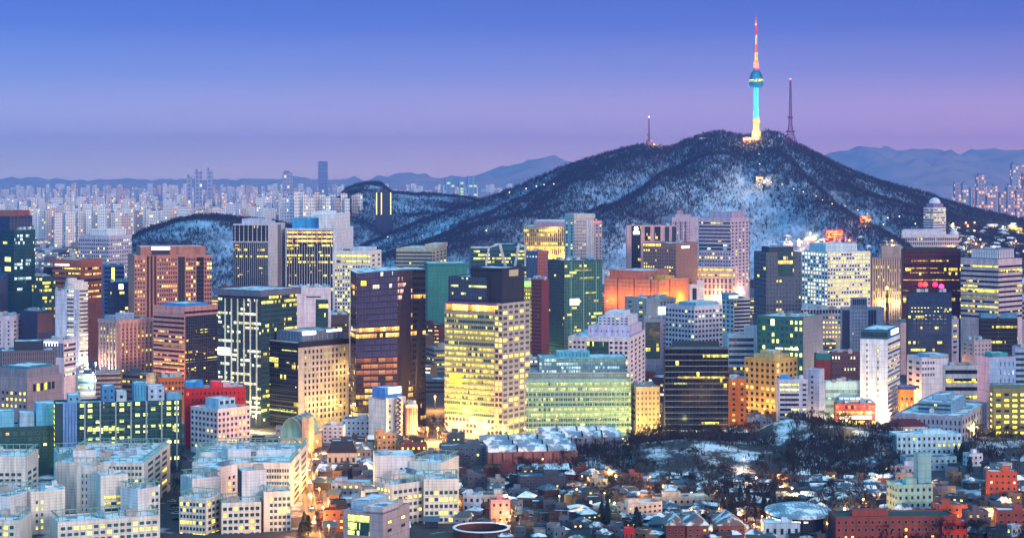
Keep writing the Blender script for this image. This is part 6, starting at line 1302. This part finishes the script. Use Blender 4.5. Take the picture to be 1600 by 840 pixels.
for px, py, P, c, lb in ((952, 752, 7000, ORG, 'orange lamp in the bare grove by the gate pavilion'), (962, 762, 6000, YEL, 'yellow lamp beside the orange grove lamp'), (901, 784, 6000, YEL, 'yellow lamp at the end of the row of thin trees'), (998, 790, 6000, ORG, 'orange lamp before the snow meadow'), (1036, 778, 3500, ORG, 'small orange lamp at the snow meadow edge'), (1162, 738, 4500, ORG, 'orange lamp among trees below the snowy pavilion'), (1087, 702, 3500, (.9, 1, .35), 'greenish lamp in the dark park beneath the black glass block'), (1322, 706, 3500, YEL, 'pale yellow lamp on the dark wooded slope'), (1319, 815, 9000, YEL, 'brilliant starry lamp above the long red brick block'), (1237, 782, 4500, YEL, 'yellow lamp in the old quarter by a bare tree'), (1348, 800, 7000, ORG, 'orange lamp at the corner near the starry lamp'), (1181, 765, 3500, ORG, 'orange porch lamp near the long white house'), (848, 735, 3500, ORG, 'orange lamp before the brick museum wing'), (790, 812, 5000, ORG, 'lamp shining on the pink rendered house'), (960, 806, 2500, (.9, 1, .2), 'lime lamp near the cream L shaped school'), (1552, 745, 3000, (.8, 1, .2), 'lime lamp above the orange red brick flats'), (606, 708, 7000, YEL, 'yellow lamp before the beige glowing house'), (1577, 800, 3500, ORG, 'orange lamp under the orange red brick flats'), (1120, 786, 2000, YEL, 'yellow porch lamp beneath the long white house')):
    lamp(px, py, lb, None, 7, P, c, .5, S=22 if 'starry' in lb else 14)
# lamps washing the foot of facades
for px, py, P, c, lb, z in ((150, 605, 60000, (1, .86, .62), 'white flood lamp at the foot of the rounded bay', 10), (140, 612, 40000, (1, .9, .75), 'second white flood lamp at the foot of the rounded bay', 0), (356, 660, 30000, (.8, .75, 1), 'cool lamp before the grey glass tower', 0), (262, 622, 26000, ORG, 'orange lamp below the salmon ribbed tower', 0), (548, 672, 24000, (1, .7, .2), 'yellow lamp at the corner of the white gridded side', 0), (590, 668, 22000, ORG, 'orange lamp at the foot of the bronze tower', 0), (1000, 532, 20000, (1, .42, .08), 'orange flood lamp before the terracotta store', 4), (1052, 532, 20000, (1, .42, .06), 'orange flood lamp at the corner of the terracotta store', 4), (955, 530, 15000, (1, .5, .2), 'orange flood lamp at the end of the terracotta store', 0), (1110, 515, 14000, (1, .5, .3), 'pink flood lamp before the arcaded block', 4), (1390, 668, 26000, (1, .75, .5), 'warm lamp at the foot of the slender white tower', 0), (1372, 672, 20000, (1, .8, .4), 'warm lamp by the shop building', 0), (1152, 660, 16000, ORG, 'orange lamp between the black glass block and the sandy tower', 0), (1252, 660, 14000, (1, .6, .15), 'amber lamp by the sandy yellow tower', 0), (1210, 690, 9000, YEL, 'yellow lamp at the foot of the pale slab', 0), (1018, 690, 14000, (1, .7, .15), 'yellow lamp at the foot of the beige annex', 0), (1370, 560, 60000, (1, .7, .1), 'yellow flood lamp beside the brown pier block', 2), (1010, 475, 30000, YEL, 'yellow lamp on the lane behind the flat grey block', 0), (820, 580, 30000, (.8, 1, .2), 'lime lamp in the gap beside the gold tower', 0), (1330, 600, 26000, (1, .75, .4), 'warm lamp behind the maroon brick block', 0)):
    lamp(px, py, lb, None, 10, P * 1.0, c, .6, z=z)
# bracket flood lamps added to the facades to carry their warm wash of light
TL = {o['label']: o for o in bpy.data.objects if o.parent is None and 'label' in o}
def walllamp(key, side, f, py, out, P, col):
    T = next(o for l, o in TL.items() if key in l); W, D, h = T['_w']; z = Z(py, T.location.y) - T.location.z
    x, y = (W * f, -out) if side == 'R' else (-out, D * (1 - f))
    mb = MB(); mb.tube((W * f, 0, z) if side == 'R' else (0, y, z), (x, y, z + .6), .16, .12, 5); ob('lamp_bracket', mb.mesh('lamp_bracket', [DKGREY]), T)
    mb = MB(); mb.box(x - .5, x + .5, y - .5, y + .5, z + .6, z + 1.0); ob('flood_lamp', mb.mesh('flood_lamp', [glow(tuple(.2 + .8 * c for c in col), 3)]), T)
    plight('flood_light', T, (x, y, z + 1.6), col, P, .5)
OR2 = (1, .36, .05)
for f in (.15, .5, .85): walllamp('terracotta', 'L', f, 474, 9, 11000, OR2)
for f in (.2, .7): walllamp('terracotta', 'R', f, 474, 9, 24000, (1, .42, .03))
for f in (.2, .7): walllamp('cream arcaded', 'L', f, 466, 8, 16000, (1, .5, .25))
walllamp('cream arcaded', 'R', .5, 462, 8, 16000, (1, .5, .2))
for f in (.2, .5, .8): walllamp('gold lit vertical fins', 'L', f, 402, 8, 14000, (1, .62, .2))
walllamp('gold lit vertical fins', 'L', .6, 360, 8, 9000, (1, .62, .2))
for f in (.3, .7): walllamp('black glass side', 'R', f, 640, 7, 3500, (1, .62, .2))
walllamp('black glass side', 'R', .85, 590, 7, 3500, (1, .62, .2))
for f in (.3, .8): walllamp('slender bright', 'L', f, 650, 7, 6000, (1, .8, .6))
for f in (.3, .8): walllamp('brown grey block', 'R', f, 478, 7, 9000, (1, .75, .3))
for f in (.4, .9): walllamp('salmon', 'L', f, 600, 7, 5000, (1, .55, .25))
for f in (.3, .8): walllamp('sandy yellow apartment', 'L', f, 640, 6, 1800, (1, .6, .15))
walllamp('sandy yellow apartment', 'R', .5, 640, 6, 1800, (1, .6, .15))
for px, py, P, c, lb, z in ((1340, 396, 300000, ORG, 'strong orange lamp at the hill foot behind the bright white gridded tower', 30), (1520, 392, 260000, ORG, 'strong orange lamp in the low quarter past the podium hall', 24), (1575, 398, 260000, ORG, 'strong orange lamp in the low quarter near the far edge', 20), (1545, 378, 200000, YEL, 'strong yellow lamp below the far lit towers', 34), (1230, 420, 200000, ORG, 'strong orange lamp behind the charcoal gridded tower', 10), (960, 440, 160000, YEL, 'strong yellow lamp at the hill foot behind the terracotta store', 8), (690, 470, 120000, YEL, 'strong yellow lamp behind the netted block', 4),
    (100, 440, 200000, (1, .5, .35), 'rosy lamp among low roofs behind the brick red block', 6), (600, 440, 160000, YEL, 'strong yellow lamp at the foot of the long beige slab', 5), (225, 640, 26000, ORG, 'orange lamp between the arch windowed and salmon blocks', 0), (300, 625, 20000, ORG, 'orange lamp behind the fiery red block', 0), (400, 672, 16000, YEL, 'yellow lamp at the corner of the black sided block', 0), (680, 640, 30000, ORG, 'orange lamp in the gap beside the bronze tower', 0), (668, 610, 30000, (1, .4, .15), 'reddish lamp deep in the gap beside the bronze tower', 0), (835, 560, 40000, YEL, 'yellow lamp behind the gold tower', 0), (1030, 672, 16000, YEL, 'yellow lamp between the annex and the black glass block', 0), (1150, 690, 14000, ORG, 'orange lamp beside the dull red brick block', 0), (1290, 690, 12000, YEL, 'yellow lamp by the stair tower', 0), (1300, 672, 14000, YEL, 'yellow lamp at the side of the shop building', 0), (1410, 640, 20000, ORG, 'orange lamp beside the yellow lit flats', 0), (1480, 600, 20000, ORG, 'orange lamp between the white blocks', 0), (1525, 690, 10000, YEL, 'yellow lamp before the smooth pink corner block', 0), (1260, 545, 60000, (1, .6, .4), 'warm lamp below the long arcade hall', 0), (1400, 520, 80000, YEL, 'yellow lamp between the pier block and the black tower', 0), (1510, 540, 60000, YEL, 'yellow lamp beside the midnight block', 0), (140, 560, 50000, (1, .6, .4), 'warm lamp behind the rounded bay tower', 0)):
    lamp(px, py, lb, None, 10, P * (1.5 if P < 100000 else .13), c, .7, z=z)
for i_ in range(46):
    px, py = rnd.uniform(730, 1600), rnd.uniform(752, 840)
    if i_ < 12: px, py = rnd.uniform(505, 720), rnd.uniform(690, 830)
    lamp(px, py, 'small warm lamp in the lanes of the old quarter' if i_ >= 12 else 'small warm lamp in the lanes beside the mansard house', 'lane lamps of the old quarter' if i_ >= 12 else 'lane lamps beside the mansard house', 5, 3600, rnd.choice((ORG, YEL, ORG)), .32)
for i_ in range(22):
    px, py = (rnd.uniform(1485, 1600), rnd.uniform(352, 398)) if i_ < 15 else (rnd.uniform(1230, 1405), rnd.uniform(372, 398))
    lamp(0, 0, 'warm street lamp among the snowy houses of the hill foot', 'street lamps of the hill foot', 9, 8000, rnd.choice((ORG, YEL, ORG)), 1.3, at=hillpt(px, py), S=12)
hillhouse('long low hall glowing yellow near the far lit towers', 1582, 362, 30, 6, (.5, .4, .2), 1, ((1, .75, .1), 90000))
HL = 'small lamp along the lit path on the hill spur'
for px, py in ((1205, 292), (1222, 296), (1240, 301), (1255, 305), (1275, 312), (1285, 318), (1300, 324), (1320, 329), (1340, 334), (1355, 340), (1187, 262), (1186, 246)):
    lamp(0, 0, HL, 'lamps along the hill path', 6, 0, (1, .75, .3), .9, at=hillpt(px, py), S=5)
for px, py in ((822, 300), (838, 297), (850, 294), (865, 293), (796, 306), (606, 375), (660, 374), (672, 318), (760, 366), (1387, 346), (1405, 345), (1380, 356), (1430, 355), (1512, 314), (1530, 322), (1574, 335), (1470, 330)):
    lamp(0, 0, 'tiny yellow lamp scattered on the dark hill flank', 'scattered hill lamps', 6, 0, (1, .85, .4), 1.0, at=hillpt(px, py), S=6)
for i_ in range(46):
    px, py = rnd.uniform(1300, 1600), rnd.uniform(382, 402)
    if i_ > 24: px, py = rnd.uniform(0, 360), rnd.uniform(378, 430)
    lamp(px, py, 'street lamp glowing in the low quarter at the hill foot' if i_ <= 24 else 'street lamp glowing among low roofs before the wooded hill', 'lamps of the low quarter' if i_ <= 24 else 'lamps before the wooded hill', 8, 0, rnd.choice((ORG, YEL)), rnd.uniform(.8, 1.4), z=38 if i_ <= 24 else 6, d=3150 if i_ <= 24 else None, S=8)

mast('rust brown construction crane mast behind the slender white tower', 1386, 540, 452, D_of(570), 2.2, (.30, .12, .05), (1, .5, .2))
# ------------------------------------------------------------------ trees
BARK = wall((.026, .020, .020), .9); TWIG = wall((.034, .026, .025), .9); PINE = wall((.020, .045, .035), .9); PINE2 = wall((.035, .06, .04), .9)
def baretree(seed, H, spread):
    r = random.Random(seed); tr_, cr = MB(), MB()
    tr_.tube((0, 0, -.5), (.1, 0, H * .35), H * .022, H * .014, 6)
    def grow(p, dirv, L, rad, dep):
        p = np.array(p); dv = np.array(dirv); dv /= np.linalg.norm(dv)
        e = p + dv * L
        cr.tube(tuple(p), tuple(e), rad, rad * .6, 3, 0 if dep < 2 else 1, False)
        if dep >= 4:
            for _ in range(7):
                q = e + np.array((r.gauss(0, 1), r.gauss(0, 1), r.gauss(.4, .8))) * L * .7
                s = np.array((r.gauss(0, 1), r.gauss(0, 1), 0)); s = s / (np.linalg.norm(s) + 1e-6) * .12
                cr.face([tuple(e - s), tuple(e + s), tuple(q)], 1)
            return
        for _ in range(3 if dep < 3 else 2):
            nd = dv + np.array((r.gauss(0, 1), r.gauss(0, 1), r.gauss(.15, .5))) * spread
            grow(p + dv * L * r.uniform(.6, 1), nd, L * r.uniform(.62, .82), rad * .58, dep + 1)
    for _ in range(4): grow((.1, 0, H * r.uniform(.22, .36)), (r.gauss(0, .6), r.gauss(0, .6), 1), H * .24, H * .010, 1)
    return tr_.mesh('trunk', [BARK]), cr.mesh('crown', [BARK, TWIG])
def pine(seed, H, wd):
    r = random.Random(seed); tr_, cr = MB(), MB(); tr_.tube((0, 0, -.5), (0, 0, H * .9), H * .02, H * .006, 6)
    for _ in range(520):
        t = r.random() ** .8; z = H * (.16 + .84 * t); R_ = wd * (1 - t) ** .8 * r.uniform(.35, 1.05) + .15; a = r.uniform(0, 2 * math.pi)
        c = np.array((R_ * math.cos(a), R_ * math.sin(a), z)); o_ = np.array((math.cos(a), math.sin(a), -.35)) * H * .05; s = np.array((-math.sin(a), math.cos(a), r.gauss(0, .3))) * H * .035
        cr.face([tuple(c - s), tuple(c + o_), tuple(c + s), tuple(c - o_ * .6 + np.array((0, 0, H * .02)))], r.randrange(2))
    return tr_.mesh('trunk', [BARK]), cr.mesh('crown', [PINE, PINE2])
BT_ = [baretree(i_, 11 + i_ % 3 * 1.5, .42 + .06 * (i_ % 3)) for i_ in range(6)]
PT_ = [pine(40 + i_, 11 + i_, 2.6 + .3 * i_) for i_ in range(3)]
TREES = []
def trees(x0, x1, y0, y1, n, kind, label, group, s=(.65, 1.0)):
    for _ in range(n):
        px, py = rnd.uniform(x0, x1), rnd.uniform(y0, y1); d = D_of(py); x = X(px, d)
        for _t in range(8):
            if not any((a - x) ** 2 + (b_ - d) ** 2 < 49 for a, b_, q in taken): break
            px, py = rnd.uniform(x0, x1), rnd.uniform(y0, y1); d = D_of(py); x = X(px, d)
        tr_, cr = rnd.choice(BT_ if kind == 'b' else PT_)
        T = thing('bare_tree' if kind == 'b' else 'conifer', label, 'tree', (x, d, gz(x, d) - .2), rnd.uniform(0, 6.28), group); T.scale = (rnd.uniform(*s),) * 3
        ob('trunk', tr_, T); ob('crown', cr, T); TREES.append(T)
trees(880, 1000, 700, 752, 44, 'b', 'bare brown tree of the grove before the barrel roofed museum', 'grove before the museum')
trees(762, 890, 735, 752, 14, 'b', 'bare tree along the front of the brick museum wing', 'trees along the museum')
trees(880, 1040, 775, 792, 22, 'b', 'thin dark tree in the row on the lamp lit snow', 'row of thin trees on the snow', (.6, .9))
trees(1000, 1200, 688, 716, 44, 'b', 'bare tree in the dark park behind the snow meadow', 'dark park trees')
trees(1000, 1240, 722, 775, 28, 'b', 'bare tree standing on the snow meadow', 'trees on the snow meadow', (.6, 1.0))
trees(1236, 1400, 688, 748, 56, 'b', 'bare tree on the dark wooded slope below the shops', 'trees of the dark slope')
trees(1195, 1260, 712, 735, 8, 'b', 'bare tree against the bright snow bank', 'trees by the snow bank')
trees(1100, 1400, 750, 820, 36, 'b', 'large bare tree between the old quarter houses', 'old quarter trees', (.9, 1.3))
trees(1480, 1600, 690, 722, 20, 'b', 'bare tree by the park road below the olive block', 'trees below the olive block')
trees(1330, 1600, 832, 850, 10, 'b', 'bare tree lit brown along the lower edge of the brick block', 'trees before the brick block', (.8, 1.1))
trees(640, 700, 672, 690, 12, 'b', 'bare tree lit orange beside the avenue', 'trees by the avenue')
trees(1060, 1150, 800, 838, 5, 'p', 'dark conifer among the gabled brick houses', 'conifers by the gabled houses')
trees(940, 1000, 815, 842, 6, 'p', 'dark conifer beside the red chimney block', 'conifers by the chimney block')
trees(1150, 1240, 795, 815, 9, 'p', 'dark conifer behind the oval hall', 'conifers behind the oval hall')
trees(460, 482, 820, 850, 4, 'p', 'dark conifer at the foot of the white tiled block by the street', 'conifers by the street')
trees(1490, 1530, 715, 745, 6, 'p', 'dark conifer beside the pale cyan villa', 'conifers by the villa')
trees(265, 285, 700, 790, 10, 'b', 'bare tree in the dark gap between the white tiled blocks', 'trees between the blocks')
# far woods: one mass of bare trees on each hill
def forest(name, hf, x0, x1, y0, y1, n, seed, dens, label, hgt=(5.5, 10), mats=None):
    r = np.random.default_rng(seed); x = r.uniform(x0, x1, n); y = r.uniform(y0, y1, n); z = hf(x, y)
    keep = (z > 3) & (r.random(n) < dens(x, y)); x, y, z = x[keep], y[keep], z[keep]; N = len(x); K = 6
    h = r.uniform(*hgt, N); V = np.zeros((N, K, 4, 3)); a = r.uniform(0, 6.28, (N, K))
    base = np.stack([x, y, z - (3.5 if name == 'undergrowth' else 0)], 1)[:, None, :]
    zz0 = h[:, None] * r.uniform(.12, .65, (N, K)); rr = h[:, None] * .20 * np.sqrt(r.random((N, K)))
    c = base + np.stack([rr * np.cos(a), rr * np.sin(a), zz0], 2)
    up = np.stack([np.cos(a) * h[:, None] * .10, np.sin(a) * h[:, None] * .10, h[:, None] * r.uniform(.25, .42, (N, K))], 2)
    b2 = a + 1.57 + r.normal(0, .6, (N, K)); sd_ = np.stack([np.cos(b2), np.sin(b2), np.zeros((N, K))], 2) * (h[:, None] * r.uniform(.028, .06, (N, K)))[:, :, None]
    V[:, :, 0] = c - sd_; V[:, :, 1] = c + sd_; V[:, :, 2] = c + up + sd_ * .6; V[:, :, 3] = c + up - sd_ * .5
    me = bpy.data.meshes.new(name); f = np.arange(N * K * 4).reshape(-1, 4)
    me.from_pydata(V.reshape(-1, 3).tolist(), [], f.tolist())
    for mt in mats: me.materials.append(mt)
    me.polygons.foreach_set('material_index', (r.random(N * K) < .4).astype(int).tolist()); me.update()
    tag(ob(name, me), label, None, None, 'stuff')
WOOD = [wall((.010, .022, .046), .95), wall((.018, .028, .050), .95)]  # bare woods tinted blue, dusk light put into their colour
def dn(x, y):
    rg = ridgy(x, y); nz = fbm(x / 130, y / 130, 21); t = (DR - y) / (DR - DF)
    return np.clip(.05 + 1.0 * np.clip((rg - .40) * 2.4, 0, 1) + .8 * np.clip(nz - .50, 0, 1) + .8 * np.clip(1 - np.abs(t) / .10, 0, 1) + .7 * np.clip((x - X(1340, DR)) / 120, 0, 1) + .2 * np.clip((X(860, DR) - x) / 200, 0, 1) * np.clip(nz * 2 - .5, 0, 1), .05, 1)
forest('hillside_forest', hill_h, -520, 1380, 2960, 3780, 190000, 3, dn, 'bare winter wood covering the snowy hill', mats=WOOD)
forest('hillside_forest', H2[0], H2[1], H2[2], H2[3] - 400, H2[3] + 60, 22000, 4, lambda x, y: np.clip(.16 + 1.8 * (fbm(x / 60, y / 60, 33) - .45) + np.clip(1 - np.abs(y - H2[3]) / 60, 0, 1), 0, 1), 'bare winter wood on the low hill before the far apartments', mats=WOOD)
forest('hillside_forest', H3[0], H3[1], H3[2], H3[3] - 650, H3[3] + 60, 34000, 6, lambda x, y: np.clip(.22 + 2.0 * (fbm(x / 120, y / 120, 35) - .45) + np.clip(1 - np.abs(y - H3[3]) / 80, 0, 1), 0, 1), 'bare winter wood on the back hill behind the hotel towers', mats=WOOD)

gzv = lambda x, y: np.where((x > X(985, 1180)) & (x < X(1640, 1180)) & (y > 1086) & (y < 1303), np.maximum(park(x, y) - .3, 0), 0) + 3.5
def brush(px0, px1, py0, py1, n, seed, label, dens=lambda x, y: np.clip(.2 + 2.2 * (fbm(x / 16, y / 16, 51) - .38), 0, 1), hgt=(2.5, 7)):
    d0, d1 = D_of(py1), D_of(py0); forest('undergrowth', lambda x, y: np.where((np.abs((x / y * F + 800) - (px0 + px1) / 2) < (px1 - px0) / 2), gzv(x, y), 0) , X(px0, d1) if px0 < 800 else X(px0, d0), X(px1, d1), d0, d1, n, seed, dens, label, hgt, [BARK, TWIG])
brush(1230, 1410, 690, 748, 5200, 61, 'tangled bare brush on the dark wooded slope')
brush(990, 1210, 686, 716, 3600, 62, 'tangled bare brush in the dark park')
brush(880, 1000, 700, 760, 1800, 63, 'tangled bare brush in the grove by the museum')
brush(1480, 1600, 686, 724, 1500, 64, 'tangled bare brush by the park road')
brush(1010, 1240, 716, 775, 700, 65, 'scattered bare brush on the snow meadow')
brush(1100, 1420, 750, 835, 1500, 66, 'garden brush between the old quarter houses')
brush(1330, 1600, 826, 850, 900, 67, 'brown brush along the lower edge')
# ------------------------------------------------------------------ cars in the streets
CP = {}
def carmeshes(c):
    if c in CP: return CP[c]
    b_ = MB(); s = [(-2.2, .35), (-2.2, .8), (-1.9, 1.0), (1.2, .95), (2.1, .75), (2.2, .35)]; n_ = len(s)
    v = [(-.85, x, z) for x, z in s] + [(.85, x, z) for x, z in s]
    b_.idx(v, [tuple(range(n_)), tuple(range(2 * n_ - 1, n_ - 1, -1))] + [(k, n_ + k, n_ + (k + 1) % n_, (k + 1) % n_) for k in range(n_)])
    g = MB(); v = [(-.8, -1.7, .98), (.8, -1.7, .98), (.8, 1.0, .96), (-.8, 1.0, .96), (-.62, -1.2, 1.45), (.62, -1.2, 1.45), (.62, .35, 1.45), (-.62, .35, 1.45)]
    g.idx(v, [(0, 1, 5, 4), (1, 2, 6, 5), (2, 3, 7, 6), (3, 0, 4, 7)], 0); g.idx(v[4:], [(0, 1, 2, 3)], 1)
    wh = MB(); wh.tube((-.1, 0, 0), (.1, 0, 0), .33, .33, 10)
    hd = MB(); hd.box(-.22, .22, -.05, .05, -.1, .1)
    CP[c] = (b_.mesh('body', [wall(c, .35)]), g.mesh('cabin', [wall((.02, .025, .03), .15), wall(c, .35)]), wh.mesh('wheel', [wall((.02, .02, .02), .7)]), hd.mesh('headlight', [glow((1, .92, .7), 30)]), hd.mesh('tail_lamp', [glow((1, .06, .03), 9)]))
    return CP[c]
def car(x, y, rz, c, label, group, lit=True, z=.17):
    T = thing('car', label, 'car', (x, y, z), rz, group); b_, g, wh, hd, tl = carmeshes(c)
    ob('body', b_, T); ob('cabin', g, T)
    for sx_ in (-.78, .78):
        for yy in (-1.35, 1.35): ob('wheel', wh, T, (sx_, yy, .33))
        if lit: ob('headlight', hd, T, (sx_ * .75, 2.2, .68)); ob('tail_lamp', tl, T, (sx_ * .75, -2.2, .75))
CC = [((.7, .7, .72), 'white'), ((.03, .03, .035), 'black'), ((.35, .36, .38), 'silver'), ((.12, .16, .30), 'blue')]
for i_ in range(20):
    f = (i_ + .5) / 20 * (len(ST) - 1); k = int(f); a, c2 = np.array(ST[k]), np.array(ST[k + 1]); p = a + (c2 - a) * (f - k); t = (c2 - a) / np.linalg.norm(c2 - a)
    sd_ = 1 if i_ % 2 else -1; nrm = np.array((-t[1], t[0])) * sd_ * 2.1; ang = math.atan2(t[1], t[0]) - math.pi / 2 + (math.pi if sd_ > 0 else 0)
    c, cn = CC[i_ % 4]; car(p[0] + nrm[0], p[1] + nrm[1], ang, c, f'{cn} car in the orange lit street between the white tiled blocks', 'cars in the orange lit street')
for i_ in range(26):
    x = -150 + i_ * 13 + rnd.uniform(-3, 3); c, cn = CC[rnd.randrange(4)]; car(x, 1262 + (x + 150) / 320 * 6 + (-4 if i_ % 2 else 4), R(-90 if i_ % 2 else 90), c, f'{cn} car on the avenue at the feet of the glass towers', 'cars on the avenue')
for i_, (px, py) in enumerate(((268, 784), (272, 790), (270, 797), (274, 803), (276, 812))):
    d = D_of(py); c, cn = CC[i_ % 3]; car(X(px, d), d, R(75), c, f'parked {cn} car in the dark gap between two white tiled blocks', 'cars parked between the blocks', False, .02)

# ------------------------------------------------------------------ leave out the fillers that nothing in the photo shows, then name the rest by their neighbours
vis_ = set()
items = []                              # (distance, left, right, top, bottom, thing or None), all in photo pixels
for xl, xr, yt, yb, d in OCC: items.append((d, xl, xr, yt, yb, None))
for T in bpy.data.objects:
    if T.get('_f'):
        px, py = T['_p']; w_, h_ = T['_s']; items.append((T.location.y, px - w_ / 2, px + w_ / 2, T['_b'] - h_, T['_b'], T))
cov = np.zeros((840, 1600), bool)
for d, xl, xr, yt, yb, T in sorted(items, key=lambda k: k[0]):
    a, c, e, g = max(0, int(xl)), min(1600, int(xr) + 1), max(0, int(yt)), min(840, int(yb))
    if c <= a or g <= e: continue
    if T and (~cov[e:g, a:c]).sum() > 6: vis_.add(T.name)
    cov[e:g, a:c] = True
kids = {}
for o in bpy.data.objects:
    if o.parent: kids.setdefault(o.parent.name, []).append(o)
drop = []
def fell(o):
    for c in kids.get(o.name, ()): fell(c)
    drop.append(o)
for T in [o for o in bpy.data.objects if o.parent is None]:
    if T.get('_f') and T.name not in vis_:
        fell(T); continue
    if T.get('_f'): T['label'] = relabel(T['_l'], *T['_p'])
for o in bpy.data.objects:
    for k in ('_f', '_l', '_p', '_w', '_s', '_b'):
        if k in o: del o[k]
bpy.data.batch_remove(drop)
